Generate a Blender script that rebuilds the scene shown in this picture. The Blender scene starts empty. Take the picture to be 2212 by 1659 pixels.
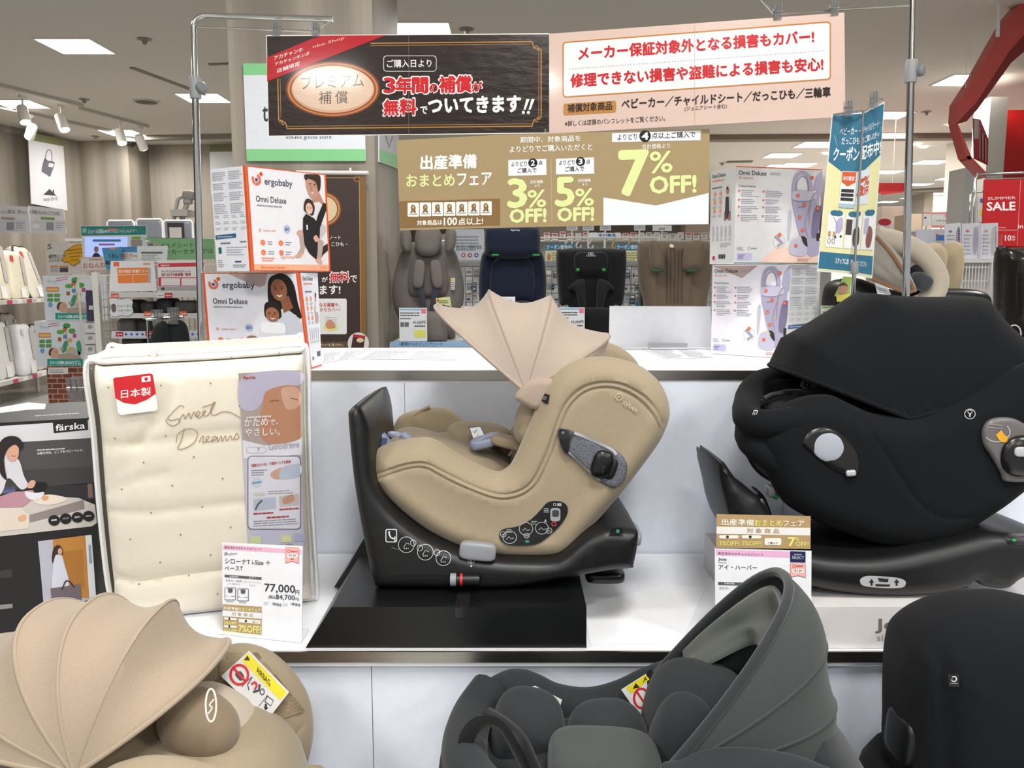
import bpy, math, random
import numpy as np
from mathutils import Vector, Matrix
from mathutils.geometry import delaunay_2d_cdt

# ------------------------------------------------------------------ camera, world, light, exposure
SC = bpy.context.scene
COL = SC.collection
W, H, FPX = 2212, 1659, 1790.0
PITCH = math.radians(7.3)
CAM = Vector((0.0, 0.0, 1.5))
cd = bpy.data.cameras.new('camera')
cam = bpy.data.objects.new('camera', cd)
COL.objects.link(cam)
cam.location = CAM
cam.rotation_euler = (math.radians(90) - PITCH, 0, 0)
cd.sensor_fit = 'HORIZONTAL'
cd.sensor_width = 36.0
cd.lens = 36.0 * FPX / W
cd.clip_start = 0.05
cd.clip_end = 200
SC.camera = cam
SC.view_settings.view_transform = 'Standard'
SC.view_settings.look = 'None'
SC.view_settings.gamma = 1.0
SC.view_settings.use_curve_mapping = False
SC.view_settings.exposure = 0.2

CEIL_Z = 3.5
world = bpy.data.worlds.new('store_surroundings')
SC.world = world
world.use_nodes = True
bgn = world.node_tree.nodes['Background']
bgn.inputs[0].default_value = (0.93, 0.96, 1.0, 1)
bgn.inputs[1].default_value = 0.5

def area(name, loc, size, power, color=(1.0, 0.985, 0.97)):
    l = bpy.data.lights.new(name, 'AREA')
    l.energy = power; l.size = size; l.shape = 'SQUARE'; l.color = color
    o = bpy.data.objects.new(name, l); COL.objects.link(o)
    o.location = loc
    return o
# recessed ceiling panels over and behind the photographer (outside the frame)
for (x, y, p) in ((-1.80, -4.05, 54), (0.3, -1.9, 46), (2.5, -3.6, 56), (-2.2, -0.6, 42), (0.35, 0.3, 42), (2.4, -0.2, 42),
                  (-3.3, 3.4, 38), (-0.3, 3.4, 30), (3.2, 3.2, 38)):
    area('ceiling_panel_lamp', (x, y, CEIL_Z - 0.04), 0.55, p * 1.15)

# ------------------------------------------------------------------ pixel -> world helpers (2212 x 1659 photograph frame)
_cp, _sp = math.cos(PITCH), math.sin(PITCH)
def ray(px, py):
    x = (px - W / 2) / FPX; y = -(py - H / 2) / FPX
    return Vector((x, _cp + y * _sp, -_sp + y * _cp))
def P(px, py, Y):
    d = ray(px, py); return CAM + d * ((Y - CAM.y) / d.y)
def PZ(px, py, Z):
    d = ray(px, py); return CAM + d * ((Z - CAM.z) / d.z)
class Plane:
    def __init__(s, a, b, c):
        s.o = Vector(a); n = (Vector(b) - s.o).cross(Vector(c) - s.o).normalized()
        if n.dot(CAM - s.o) < 0: n = -n
        s.n = n
    def at(s, px, py, off=0.0):
        d = ray(px, py); o = s.o + s.n * off
        return CAM + d * ((o - CAM).dot(s.n) / d.dot(s.n))
def frontal(Y):
    return Plane((0, Y, 0), (1, Y, 0), (0, Y, 1))

# ------------------------------------------------------------------ materials
def lin(h):
    if isinstance(h, str):
        h = h.lstrip('#'); h = ''.join(q * 2 for q in h) if len(h) == 3 else h; c = [int(h[i:i + 2], 16) / 255 for i in (0, 2, 4)]
    else:
        c = [v / 255 for v in h]
    return tuple(v / 12.92 if v <= 0.04045 else ((v + 0.055) / 1.055) ** 2.4 for v in c) + (1.0,)
_M = {}
def mat(col, rough=0.6, metal=0.0, kind='plain', **k):
    key = (col, rough, metal, kind, tuple(sorted(k.items())))
    if key in _M: return _M[key]
    m = bpy.data.materials.new('%s_%s' % (kind, str(col).lstrip('#')))
    m.use_nodes = True
    nt = m.node_tree; b = nt.nodes['Principled BSDF']
    c = lin(col)
    b.inputs['Base Color'].default_value = c
    b.inputs['Roughness'].default_value = rough
    b.inputs['Metallic'].default_value = metal
    N, L = nt.nodes.new, nt.links.new
    def coords(scale):
        t = N('ShaderNodeTexCoord'); mp = N('ShaderNodeMapping'); L(t.outputs['Object'], mp.inputs['Vector'])
        mp.inputs['Scale'].default_value = scale if isinstance(scale, tuple) else (scale,) * 3
        return mp.outputs[0]
    def noise(scale, sc=1.0, det=2.0):
        n = N('ShaderNodeTexNoise'); n.inputs['Scale'].default_value = scale; n.inputs['Detail'].default_value = det
        L(coords(sc), n.inputs['Vector']); return n.outputs['Fac']
    def bump(src, strength, dist):
        bp = N('ShaderNodeBump'); bp.inputs['Strength'].default_value = strength; bp.inputs['Distance'].default_value = dist
        L(src, bp.inputs['Height']); L(bp.outputs[0], b.inputs['Normal'])
    def two(src, c1, c2, lo=0.35, hi=0.65):
        r = N('ShaderNodeValToRGB'); r.color_ramp.elements[0].position = lo; r.color_ramp.elements[1].position = hi
        r.color_ramp.elements[0].color = c1; r.color_ramp.elements[1].color = c2
        L(src, r.inputs[0]); L(r.outputs[0], b.inputs['Base Color']); return r
    def sc(c, f): return (c[0] * f, c[1] * f, c[2] * f, 1)
    if kind == 'fabric':
        f = noise(k.get('scale', 900)); two(f, sc(c, 0.90), sc(c, 1.08)); bump(f, 0.25, 0.0006); b.inputs['Specular IOR Level'].default_value = 0.2
        b.inputs['Sheen Weight'].default_value = k.get('sheen', 0.25); b.inputs['Sheen Roughness'].default_value = 0.5
    elif kind == 'mesh_fabric':
        v = N('ShaderNodeTexVoronoi'); v.inputs['Scale'].default_value = k.get('scale', 420); L(coords(1.0), v.inputs['Vector'])
        two(v.outputs['Distance'], sc(c, 0.55), sc(c, 1.1), 0.1, 0.5); bump(v.outputs['Distance'], 0.5, 0.001)
    elif kind == 'quilt':
        f = noise(14, det=3); bump(f, 0.35, 0.012)
    elif kind == 'plastic':
        f = noise(1400); bump(f, 0.12, 0.0004)
    elif kind == 'laminate':
        f = noise(16, (1.0, 1.0, 2.6), 4); bump(f, k.get('st', 0.07), 0.012)
        b.inputs['Coat Weight'].default_value = 0.45; b.inputs['Coat Roughness'].default_value = 0.08; b.inputs['Specular IOR Level'].default_value = 0.25
    elif kind == 'brushed':
        f = noise(60, (0.15, 40, 40)); two(f, sc(c, 0.85), sc(c, 1.1)); bump(f, 0.08, 0.0004)
    elif kind == 'wood':
        f = noise(1.0, (3.4, 3.4, 0.02), 1.0); g = noise(1.0, (50, 50, 0.9), 3.0)
        r = two(f, sc(c, 0.66), sc(c, 1.12), 0.36, 0.64)
        mx = N('ShaderNodeMixRGB'); mx.blend_type = 'MULTIPLY'; mx.inputs[0].default_value = 0.28
        r2 = N('ShaderNodeValToRGB'); r2.color_ramp.elements[0].color = (0.55, 0.52, 0.48, 1); r2.color_ramp.elements[1].color = (1, 1, 1, 1)
        r2.color_ramp.elements[0].position = 0.3; r2.color_ramp.elements[1].position = 0.62
        L(g, r2.inputs[0]); L(r.outputs[0], mx.inputs[1]); L(r2.outputs[0], mx.inputs[2]); L(mx.outputs[0], b.inputs['Base Color'])
    elif kind == 'brick':
        t = N('ShaderNodeTexBrick'); t.inputs['Scale'].default_value = 1.0
        t.inputs['Brick Width'].default_value = 0.085; t.inputs['Row Height'].default_value = 0.042; t.inputs['Mortar Size'].default_value = 0.004
        t.inputs['Color1'].default_value = c; t.inputs['Color2'].default_value = sc(c, 0.6); t.inputs['Mortar'].default_value = lin('#b59d8c')
        tc = N('ShaderNodeTexCoord'); mp = N('ShaderNodeMapping'); L(tc.outputs['Object'], mp.inputs[0]); mp.inputs['Rotation'].default_value = (math.radians(-90), 0, 0)
        L(mp.outputs[0], t.inputs['Vector']); L(t.outputs[0], b.inputs['Base Color'])
    elif kind == 'floor':
        f = noise(3.0, 1.0, 4); two(f, sc(c, 0.9), sc(c, 1.08))
    elif kind == 'glass':
        b.inputs['Transmission Weight'].default_value = 1.0; b.inputs['IOR'].default_value = 1.45
    elif kind == 'vinyl':
        # thin clear film: mostly see-through with sharp glints
        tr = N('ShaderNodeBsdfTransparent'); gl = N('ShaderNodeBsdfGlossy'); gl.inputs['Roughness'].default_value = 0.08
        fr = N('ShaderNodeFresnel'); fr.inputs['IOR'].default_value = 1.45; mxs = N('ShaderNodeMixShader')
        f = noise(11, 1.0, 3); bp = N('ShaderNodeBump'); bp.inputs['Strength'].default_value = k.get('st', 0.35); bp.inputs['Distance'].default_value = 0.012
        L(f, bp.inputs['Height']); L(bp.outputs[0], gl.inputs['Normal']); L(bp.outputs[0], fr.inputs['Normal'])
        hm = N('ShaderNodeMath'); hm.operation = 'MULTIPLY'; hm.inputs[1].default_value = 0.55; L(fr.outputs[0], hm.inputs[0]); L(hm.outputs[0], mxs.inputs[0]); L(tr.outputs[0], mxs.inputs[1]); L(gl.outputs[0], mxs.inputs[2])
        L(mxs.outputs[0], nt.nodes['Material Output'].inputs['Surface'])
    elif kind == 'emit':
        b.inputs['Emission Color'].default_value = c; b.inputs['Emission Strength'].default_value = k.get('power', 5.0)
    else:
        f = noise(40); r = two(f, sc(c, 0.985), sc(c, 1.015))
    _M[key] = m
    return m
CHROME = lambda: mat('#c9c9c6', 0.12, 1.0)
STEEL = lambda: mat('#b3aea6', 0.28, 1.0, 'brushed')

# ------------------------------------------------------------------ mesh builder
def base_of(vs):
    a = np.array(vs); lo, hi = a.min(0), a.max(0)
    return Vector(((lo[0] + hi[0]) / 2, (lo[1] + hi[1]) / 2, lo[2]))
class MB:
    def __init__(s): s.v = []; s.f = []; s.mi = []; s.mats = []
    def m(s, material):
        if material not in s.mats: s.mats.append(material)
        return s.mats.index(material)
    def add(s, vs, fs, material):
        o = len(s.v); i = s.m(material)
        s.v.extend([tuple(v) for v in vs])
        for f in fs: s.f.append(tuple(o + j for j in f)); s.mi.append(i)
        return s
    def hexa(s, b, t, material):   # bottom 4, top 4 (same winding)
        n = len(b)
        fs = [tuple(range(n))[::-1], tuple(range(n, 2 * n))] + [(i, (i + 1) % n, n + (i + 1) % n, n + i) for i in range(n)]
        return s.add(list(b) + list(t), fs, material)
    def box(s, x0, x1, y0, y1, z0, z1, material):
        q = lambda z: [(x0, y0, z), (x1, y0, z), (x1, y1, z), (x0, y1, z)]
        return s.hexa(q(z0), q(z1), material)
    def slab(s, pts, off, material):     # polygon + extrusion vector
        off = Vector(off); return s.hexa([Vector(p) for p in pts], [Vector(p) + off for p in pts], material)
    def tube(s, pts, r, material, n=8, closed=False, flat=1.0):
        pts = [Vector(p) for p in pts]; k = len(pts); vs = []; fs = []
        rr = r if isinstance(r, (list, tuple)) else [r] * k
        up = None
        for i, p in enumerate(pts):
            a = pts[i - 1] if (i > 0 or closed) else p; b = pts[(i + 1) % k] if (i < k - 1 or closed) else p
            t = (b - a)
            t = t.normalized() if t.length > 1e-9 else Vector((0, 0, 1))
            if up is None:
                up = Vector((0, 0, 1)) if abs(t.z) < 0.9 else Vector((0, 1, 0))
            u = (up - t * up.dot(t))
            u = u.normalized() if u.length > 1e-6 else t.orthogonal().normalized()
            up = u; w = t.cross(u)
            for j in range(n):
                g = 2 * math.pi * j / n
                vs.append(p + (u * math.cos(g) * flat + w * math.sin(g)) * rr[i])
        for i in range(k if closed else k - 1):
            for j in range(n):
                fs.append((i * n + j, i * n + (j + 1) % n, ((i + 1) % k) * n + (j + 1) % n, ((i + 1) % k) * n + j))
        if not closed:
            fs.append(tuple(range(n))[::-1]); fs.append(tuple((k - 1) * n + j for j in range(n)))
        return s.add(vs, fs, material)
    def lathe(s, prof, c, material, n=24, axis=(0, 0, 1)):
        ax = Vector(axis).normalized(); u = ax.orthogonal().normalized(); w = ax.cross(u); c = Vector(c); vs = []; fs = []
        for (r, z) in prof:
            for j in range(n):
                g = 2 * math.pi * j / n; vs.append(c + ax * z + (u * math.cos(g) + w * math.sin(g)) * r)
        for i in range(len(prof) - 1):
            for j in range(n):
                fs.append((i * n + j, i * n + (j + 1) % n, (i + 1) * n + (j + 1) % n, (i + 1) * n + j))
        fs.append(tuple(range(n))[::-1]); fs.append(tuple((len(prof) - 1) * n + j for j in range(n)))
        return s.add(vs, fs, material)
    def pad(s, c, size, material, e=0.6, rot=None, nu=28, nv=16):    # soft cushion: superellipsoid
        R = rot.to_matrix() if rot is not None and hasattr(rot, 'to_matrix') else (rot or Matrix.Identity(3))
        sg = lambda x, p: math.copysign(abs(x) ** p, x); vs = []; fs = []; c = Vector(c)
        for i in range(nv + 1):
            ph = -math.pi / 2 + math.pi * i / nv
            for j in range(nu):
                th = 2 * math.pi * j / nu
                q = Vector((sg(math.cos(ph), e) * sg(math.cos(th), e) * size[0], sg(math.cos(ph), e) * sg(math.sin(th), e) * size[1], sg(math.sin(ph), e) * size[2]))
                vs.append(c + R @ q)
        for i in range(nv):
            for j in range(nu):
                fs.append((i * nu + j, i * nu + (j + 1) % nu, (i + 1) * nu + (j + 1) % nu, (i + 1) * nu + j))
        return s.add(vs, fs, material)
    def grid(s, rows, material, close_u=False):      # rows of equal length
        n = len(rows[0]); vs = [p for r in rows for p in r]; fs = []
        for i in range(len(rows) - 1):
            for j in range(n if close_u else n - 1):
                fs.append((i * n + j, i * n + (j + 1) % n, (i + 1) * n + (j + 1) % n, (i + 1) * n + j))
        return s.add(vs, fs, material)
    def build(s, name, parent=None, smooth=None, loc=None, solid=None):
        off = Vector(parent['_o']) if parent is not None else (Vector(loc) if loc is not None else base_of(s.v))
        me = bpy.data.meshes.new(name)
        me.from_pydata([tuple(Vector(v) - off) for v in s.v], [], s.f)
        for m_ in s.mats: me.materials.append(m_)
        me.polygons.foreach_set('material_index', s.mi)
        if smooth is not None:
            me.polygons.foreach_set('use_smooth', [True] * len(me.polygons))
            me.set_sharp_from_angle(angle=math.radians(smooth))
        me.update()
        o = bpy.data.objects.new(name, me); COL.objects.link(o)
        o['_o'] = tuple(off)
        if parent is not None:
            o.parent = parent; o['_o'] = parent['_o']
        else:
            o.location = off
        if solid:
            md = o.modifiers.new('thickness', 'SOLIDIFY'); md.thickness = solid; md.offset = 0
        return o
def thing(name, label, cat, loc, group=None):
    o = bpy.data.objects.new(name, None); COL.objects.link(o)
    o.location = loc; o.empty_display_size = 0.05; o['_o'] = tuple(loc)
    return tag(o, label, cat, group)
def tag(o, label, cat, group=None, kind=None):
    o['label'] = label; o['category'] = cat
    if group: o['group'] = group
    if kind: o['kind'] = kind
    return o
def struct(o): o['kind'] = 'structure'; return o
def dup(root, loc, label=None):
    def cp(o, par):
        c = o.copy(); COL.objects.link(c)
        if par is not None: c.parent = par
        for ch in o.children: cp(ch, c)
        return c
    r = cp(root, None); r.location = loc; r['_o'] = tuple(loc)
    if label: r['label'] = label
    return r

# ------------------------------------------------------------------ curves and soft shells
def spline(pts, n=8, closed=True):
    """Catmull-Rom; a third entry marks a corner."""
    k = len(pts); out = []; q = [np.array(p[:2], float) for p in pts]; cr = [len(p) > 2 for p in pts]
    def tan(i):
        if cr[i]: return np.zeros(2)
        a = q[(i - 1) % k] if (closed or i > 0) else q[i]; b = q[(i + 1) % k] if (closed or i < k - 1) else q[i]
        return (b - a) / 2
    for i in range(k if closed else k - 1):
        j = (i + 1) % k
        for t in np.arange(n) / n:
            h = (2 * t**3 - 3 * t**2 + 1, t**3 - 2 * t**2 + t, -2 * t**3 + 3 * t**2, t**3 - t**2)
            out.append(tuple(h[0] * q[i] + h[1] * tan(i) + h[2] * q[j] + h[3] * tan(j)))
    if not closed: out.append(tuple(q[-1]))
    return out
def spline3(pts, n=6, closed=False):
    k = len(pts); q = [Vector(p) for p in pts]; out = []
    for i in range(k if closed else k - 1):
        g = lambda m: q[m % k] if closed else q[min(max(m, 0), k - 1)]
        p0, p1, p2, p3 = g(i - 1), g(i), g(i + 1), g(i + 2)
        for t in [x / n for x in range(n)]:
            out.append(0.5 * (2 * p1 + (p2 - p0) * t + (2 * p0 - 5 * p1 + 4 * p2 - p3) * t * t + (3 * p1 - p0 - 3 * p2 + p3) * t**3))
    if not closed: out.append(q[-1])
    return out
def segdist(pts, poly, closed=True):
    pts = np.asarray(pts, float); a = np.asarray(poly, float)
    b = np.roll(a, -1, 0) if closed else a[1:]
    if not closed: a = a[:-1]
    d = b - a; l2 = np.maximum((d**2).sum(1), 1e-12)
    best = np.full(len(pts), 1e9)
    for i in range(0, len(pts), 800):
        p = pts[i:i + 800, None, :]
        t = np.clip(((p - a) * d).sum(2) / l2, 0, 1)
        best[i:i + 800] = np.sqrt((((a + t[..., None] * d) - p)**2).sum(2)).min(1)
    return best
def inside(pts, poly):
    pts = np.asarray(pts, float); a = np.asarray(poly, float); b = np.roll(a, -1, 0)
    r = np.zeros(len(pts), bool)
    for (x1, y1), (x2, y2) in zip(a, b):
        c = ((y1 > pts[:, 1]) != (y2 > pts[:, 1]))
        with np.errstate(divide='ignore', invalid='ignore'):
            r ^= c & (pts[:, 0] < (x2 - x1) * (pts[:, 1] - y1) / (y2 - y1) + x1)
    return r
def inflate(mb, outline, f, hf, hb, R, material, step=0.02, seams=(), dome=0.0, domeR=0.12, backR=None, extra=None):
    """Soft solid from a closed 2D outline (metres). f(a, b, h) -> world; front at h = +hf, back at h = -hb, edges rounded over R.
    seams: (polyline, half width, depth) grooves on the front. Returns height(pts)."""
    ol = np.asarray(outline, float)
    if np.cross(ol, np.roll(ol, -1, 0)).sum() < 0: ol = ol[::-1]
    def hgt(p):
        d = segdist(p, ol); t = np.clip(d / R, 0, 1)
        h = hf * np.sqrt(1 - (1 - t)**2)
        if dome: h = h + dome * (1 - (1 - np.clip(d / domeR, 0, 1))**2)
        for (pl, w, dep) in seams:
            ds = segdist(p, pl, False); h = h - dep * np.exp(-(ds / w)**2) * np.clip(d / (0.3 * R), 0, 1)
        if extra is not None: h = h + extra(np.asarray(p), d)
        return h
    nx = np.roll(ol, -1, 0) - np.roll(ol, 1, 0); nrm = np.stack([-nx[:, 1], nx[:, 0]], 1); nrm /= np.maximum(np.linalg.norm(nrm, axis=1), 1e-9)[:, None]
    cand = []
    for k in (0.05, 0.16, 0.34, 0.6, 0.95):
        c = ol + nrm * R * k; c = c[inside(c, ol)]
        if len(c): cand.append(c[segdist(c, ol) > R * k * 0.9])
    lo, hi = ol.min(0), ol.max(0)
    gx, gy = np.meshgrid(np.arange(lo[0], hi[0], step), np.arange(lo[1], hi[1], step * 0.866))
    gx[1::2] += step / 2
    g = np.stack([gx.ravel(), gy.ravel()], 1); g = g[inside(g, ol)]; g = g[segdist(g, ol) > max(R, step * 0.5)]
    if len(seams):
        for (pl, w, dep) in seams:
            a = np.asarray(pl); tn = np.gradient(a, axis=0); nn = np.stack([-tn[:, 1], tn[:, 0]], 1); nn /= np.maximum(np.linalg.norm(nn, axis=1), 1e-9)[:, None]
            ss = [a + nn * w * q for q in (-1.6, -0.8, 0, 0.8, 1.6)]
            g = g[segdist(g, a, False) > w * 2.2] if len(g) else g
            for c in ss:
                c = c[inside(c, ol)]
                if len(c): cand.append(c[segdist(c, ol) > R * 0.1])
    cand = np.concatenate(cand + [g]) if cand else g
    n = len(ol)
    vv = [Vector(p) for p in ol] + [Vector(p) for p in cand]
    r = delaunay_2d_cdt(vv, [(i, (i + 1) % n) for i in range(n)], [], 1, 1e-6)
    p2 = np.array([tuple(v) for v in r[0]]); fc = r[2]
    d = segdist(p2, ol); h = hgt(p2); h[d < 1e-6] = 0.0
    Rb = backR or R; tb = np.clip(d / Rb, 0, 1); hb_ = hb * np.sqrt(1 - (1 - tb)**2)
    vs = [f(p[0], p[1], q) for p, q in zip(p2, h)]
    edge = d < 1e-6; idx = {}
    for i, p in enumerate(p2):
        if edge[i]: idx[i] = i
        else: idx[i] = len(vs); vs.append(f(p[0], p[1], -hb_[i]))
    fs = [tuple(t) for t in fc] + [tuple(idx[i] for i in reversed(t)) for t in fc]
    mb.add(vs, fs, material)
    return hgt
def sideways(Y, sgn=1.0):        # outline in the X-Z plane at depth Y, front towards the camera
    return lambda a, b, h: Vector((a, Y - sgn * h, b))
def pxs(pts, Y):                 # photo pixels -> X,Z on the frontal plane at Y
    out = []
    for p in pts:
        q = P(p[0], p[1], Y); out.append((q.x, q.z) + tuple(p[2:]))
    return out

# ------------------------------------------------------------------ flat print on a plane (signs, box faces, labels)
_T = {}
def textmesh(s, bold):
    key = (s, bold)
    if key not in _T:
        c = bpy.data.curves.new('t', 'FONT'); c.body = s; c.offset = bold; c.resolution_u = 2
        o = bpy.data.objects.new('t', c)
        m = bpy.data.meshes.new_from_object(o)
        v = np.array([tuple(x.co)[:2] for x in m.vertices]) if len(m.vertices) else np.zeros((0, 2))
        _T[key] = (v, [tuple(p.vertices) for p in m.polygons])
        bpy.data.objects.remove(o); bpy.data.curves.remove(c); bpy.data.meshes.remove(m)
    return _T[key]
class Print:
    """Draws on a plane; coordinates are photo pixels, or sheet units when quad=(TL,TR,BR,BL) pixels and size=(w,h) are given."""
    def __init__(s, plane, mb=None, quad=None, size=None, eps=0.0004, rough=0.45, kind='plain', map3=None):
        s.pl = plane; s.mb = mb or MB(); s.q = quad; s.sz = size; s.eps = eps; s.rough = rough; s.kind = kind; s.map3 = map3
    def px(s, x, y):
        if s.q is None: return x, y
        u, v = x / s.sz[0], y / s.sz[1]; a, b, c, d = s.q
        return tuple((a[i] * (1 - u) + b[i] * u) * (1 - v) + (d[i] * (1 - u) + c[i] * u) * v for i in (0, 1))
    def at(s, x, y, layer=0):
        if s.map3: return s.map3(x, y, layer * s.eps)
        return s.pl.at(*s.px(x, y), layer * s.eps)
    def mt(s, col): return col if not isinstance(col, (str, tuple)) else mat(col, s.rough, 0.0, s.kind)
    def poly(s, pts, col, layer=1):
        v = [s.at(x, y, layer) for x, y in pts]
        if len(v) <= 4: s.mb.add(v, [tuple(range(len(v)))], s.mt(col)); return s
        r = delaunay_2d_cdt([Vector(p[:2]) for p in pts], [(i, (i + 1) % len(pts)) for i in range(len(pts))], [], 1, 1e-6)
        s.mb.add([s.at(p[0], p[1], layer) for p in r[0]], [tuple(t) for t in r[2]], s.mt(col)); return s
    def blob(s, pts, col, layer=1, n=6): return s.poly(spline(pts, n), col, layer)
    def rect(s, x0, y0, x1, y1, col, layer=1): return s.poly([(x0, y0), (x1, y0), (x1, y1), (x0, y1)], col, layer)
    def rrect(s, x0, y0, x1, y1, r, col, layer=1):
        pts = []
        for cx, cy, a in ((x1 - r, y0 + r, -90), (x1 - r, y1 - r, 0), (x0 + r, y1 - r, 90), (x0 + r, y0 + r, 180)):
            for k in range(5):
                g = math.radians(a + 22.5 * k); pts.append((cx + r * math.cos(g), cy + r * math.sin(g)))
        return s.poly(pts, col, layer)
    def ell(s, cx, cy, rx, ry, col, layer=1, n=24):
        return s.poly([(cx + rx * math.cos(2 * math.pi * k / n), cy + ry * math.sin(2 * math.pi * k / n)) for k in range(n)], col, layer)
    def ring(s, cx, cy, rx, ry, w, col, layer=1, n=24, a0=0, a1=360):
        return s.line([(cx + rx * math.cos(math.radians(a0 + (a1 - a0) * k / n)), cy + ry * math.sin(math.radians(a0 + (a1 - a0) * k / n))) for k in range(n + 1)], w, col, layer)
    def line(s, pts, w, col, layer=1, closed=False):
        p = np.array(pts, float)
        if closed: p = np.vstack([p, p[:1]])
        t = np.gradient(p, axis=0); n = np.stack([-t[:, 1], t[:, 0]], 1); n /= np.maximum(np.linalg.norm(n, axis=1), 1e-9)[:, None]
        a, b = p + n * w / 2, p - n * w / 2
        vs = [s.at(x, y, layer) for x, y in np.vstack([a, b])]; k = len(p)
        s.mb.add(vs, [(i, i + 1, k + i + 1, k + i) for i in range(k - 1)], s.mt(col)); return s
    def text(s, t, x0, y0, x1, y1, h, col, bold=0.012, layer=2, slant=0.0):
        """bounding box of the lettering: bottom-left (x0,y0), bottom-right (x1,y1), height h; bold by overprinting."""
        v, f = textmesh(t, 0.0)
        if not len(v): return s
        lo, hi = v.min(0), v.max(0); u = (v - lo) / np.maximum(hi - lo, 1e-6)
        sx = 1 if s.q is None else None
        r = bold * h; n = 1 if bold < 0.008 else (5 if bold < 0.05 else 9)
        ax = math.hypot(x1 - x0, y1 - y0) / max((hi[0] - lo[0]) / max(hi[1] - lo[1], 1e-6) * h, 1e-6)
        for k in range(n):
            dx = dy = 0.0
            if k: g = 2 * math.pi * (k - 1) / (n - 1); dx = r * math.cos(g) * min(ax, 1.5); dy = r * math.sin(g)
            vs = []
            for a, b in u:
                x = x0 + (x1 - x0) * a + slant * h * b + dx; y = y0 + (y1 - y0) * a - h * b + dy
                vs.append(s.at(x, y, layer + 0.02 * k))
            s.mb.add(vs, f, s.mt(col))
        return s
    def bars(s, x0, y0, x1, n, dy, th, col, layer=1, seed=1, slope=0.0, short=0.35):
        """lines of print too small to read"""
        r = random.Random(seed)
        for i in range(n):
            x = x0; e = x1 - (x1 - x0) * (r.random() * short)
            while x < e:
                w = (x1 - x0) * (0.06 + 0.16 * r.random()); xe = min(x + w, e)
                yy = y0 + i * dy
                s.poly([(x, yy + slope * (x - x0)), (xe, yy + slope * (xe - x0)), (xe, yy + th + slope * (xe - x0)), (x, yy + th + slope * (x - x0))], col, layer)
                x = xe + (x1 - x0) * 0.018
        return s
def lerp(a, b, t): return a + (b - a) * t

# ------------------------------------------------------------------ hooded canopy on fanned hoops
def canopy_surface(pivot, half, tips, sag=0.1, nphi=28, nt=8, power=0.8, axis=(0, 1, 0), foot=1.0, sags=None):
    """pivot: centre of the hinge axis; half: half width; tips: hoop apex points. Returns rows (hoop curves) and hoop row indices."""
    pivot = Vector(pivot); ax = Vector(axis).normalized(); rows = []; hoops = []
    hw = half if isinstance(half, (list, tuple)) else [half] * len(tips)
    ds = [Vector(t) - pivot for t in tips]
    def hoop(d, w, k=0.0):
        r = []
        for i in range(nphi + 1):
            a = math.pi * i / nphi; c, sn = math.cos(a), math.sin(a)
            c_ = math.copysign(abs(c)**power, c); s_ = abs(sn)**power
            r.append(pivot + ax * (-c_ * w) * (1 - (1 - foot) * (1 - s_)) + d * (s_ * (1 - k * s_**0.2)))
        return r
    for j in range(len(ds) - 1):
        sg = sags[j] if sags else sag
        for t in [x / nt for x in range(nt)]:
            if t == 0: hoops.append(len(rows))
            rows.append(hoop(ds[j].lerp(ds[j + 1], t), lerp(hw[j], hw[j + 1], t), sg * 4 * t * (1 - t)))
    hoops.append(len(rows)); rows.append(hoop(ds[-1], hw[-1]))
    return rows, hoops
# ================================================================== the setting
WOOD = mat('#a39a8c', 0.62, 0, 'wood')
def wallpoly(name, pts, z0, z1, material, th=0.12):
    mb = MB(); n = len(pts)
    for i in range(n - 1):
        a, b = Vector((pts[i][0], pts[i][1], 0)), Vector((pts[i + 1][0], pts[i + 1][1], 0))
        d = (b - a).normalized(); nb = Vector((-d.y, d.x, 0)) * th
        if nb.y < 0 and abs(nb.y) > abs(nb.x): nb = -nb
        q = [a, b, b + nb, a + nb]
        mb.hexa([p + Vector((0, 0, z0)) for p in q], [p + Vector((0, 0, z1)) for p in q], material)
    return struct(mb.build(name))
m = MB(); m.box(-16, 18, -7, 36, -0.1, 0.0, mat('#a3a29d', 0.22, 0, 'floor')); struct(m.build('floor'))
m = MB(); m.box(-16, 18, -7, 36, CEIL_Z, CEIL_Z + 0.1, mat('#e2dbd0', 0.8)); struct(m.build('ceiling'))
c = [PZ(px, py, CEIL_Z) for px, py in ((-260, 234), (0, 268), (170, 305), (275, 302), (320, 313), (640, 309))]
wallpoly('wall_left', [(-15.0, -6.5), (-14.6, 4.0)] + [(p.x, p.y) for p in c], 0, CEIL_Z, WOOD)
m = MB(); m.box(-16, 18, 33.0, 33.2, 0, CEIL_Z, mat('#a89c89', 0.7)); struct(m.build('wall_back'))
m = MB(); a = P(2150, 400, 9.0)
m.box(a.x, a.x + 4, 9.0, 9.2, 0, CEIL_Z - 0.25, mat('#b3100d', 0.5)); struct(m.build('wall_right'))
# wood clad pillar
PFY = 4.6
x0, x1 = P(488, 0, PFY).x, P(803, 0, PFY).x
m = MB(); m.box(x0, x1, PFY, PFY + 1.02, 0, CEIL_Z, WOOD); struct(m.build('wall_pillar'))
PRX = x1
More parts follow.
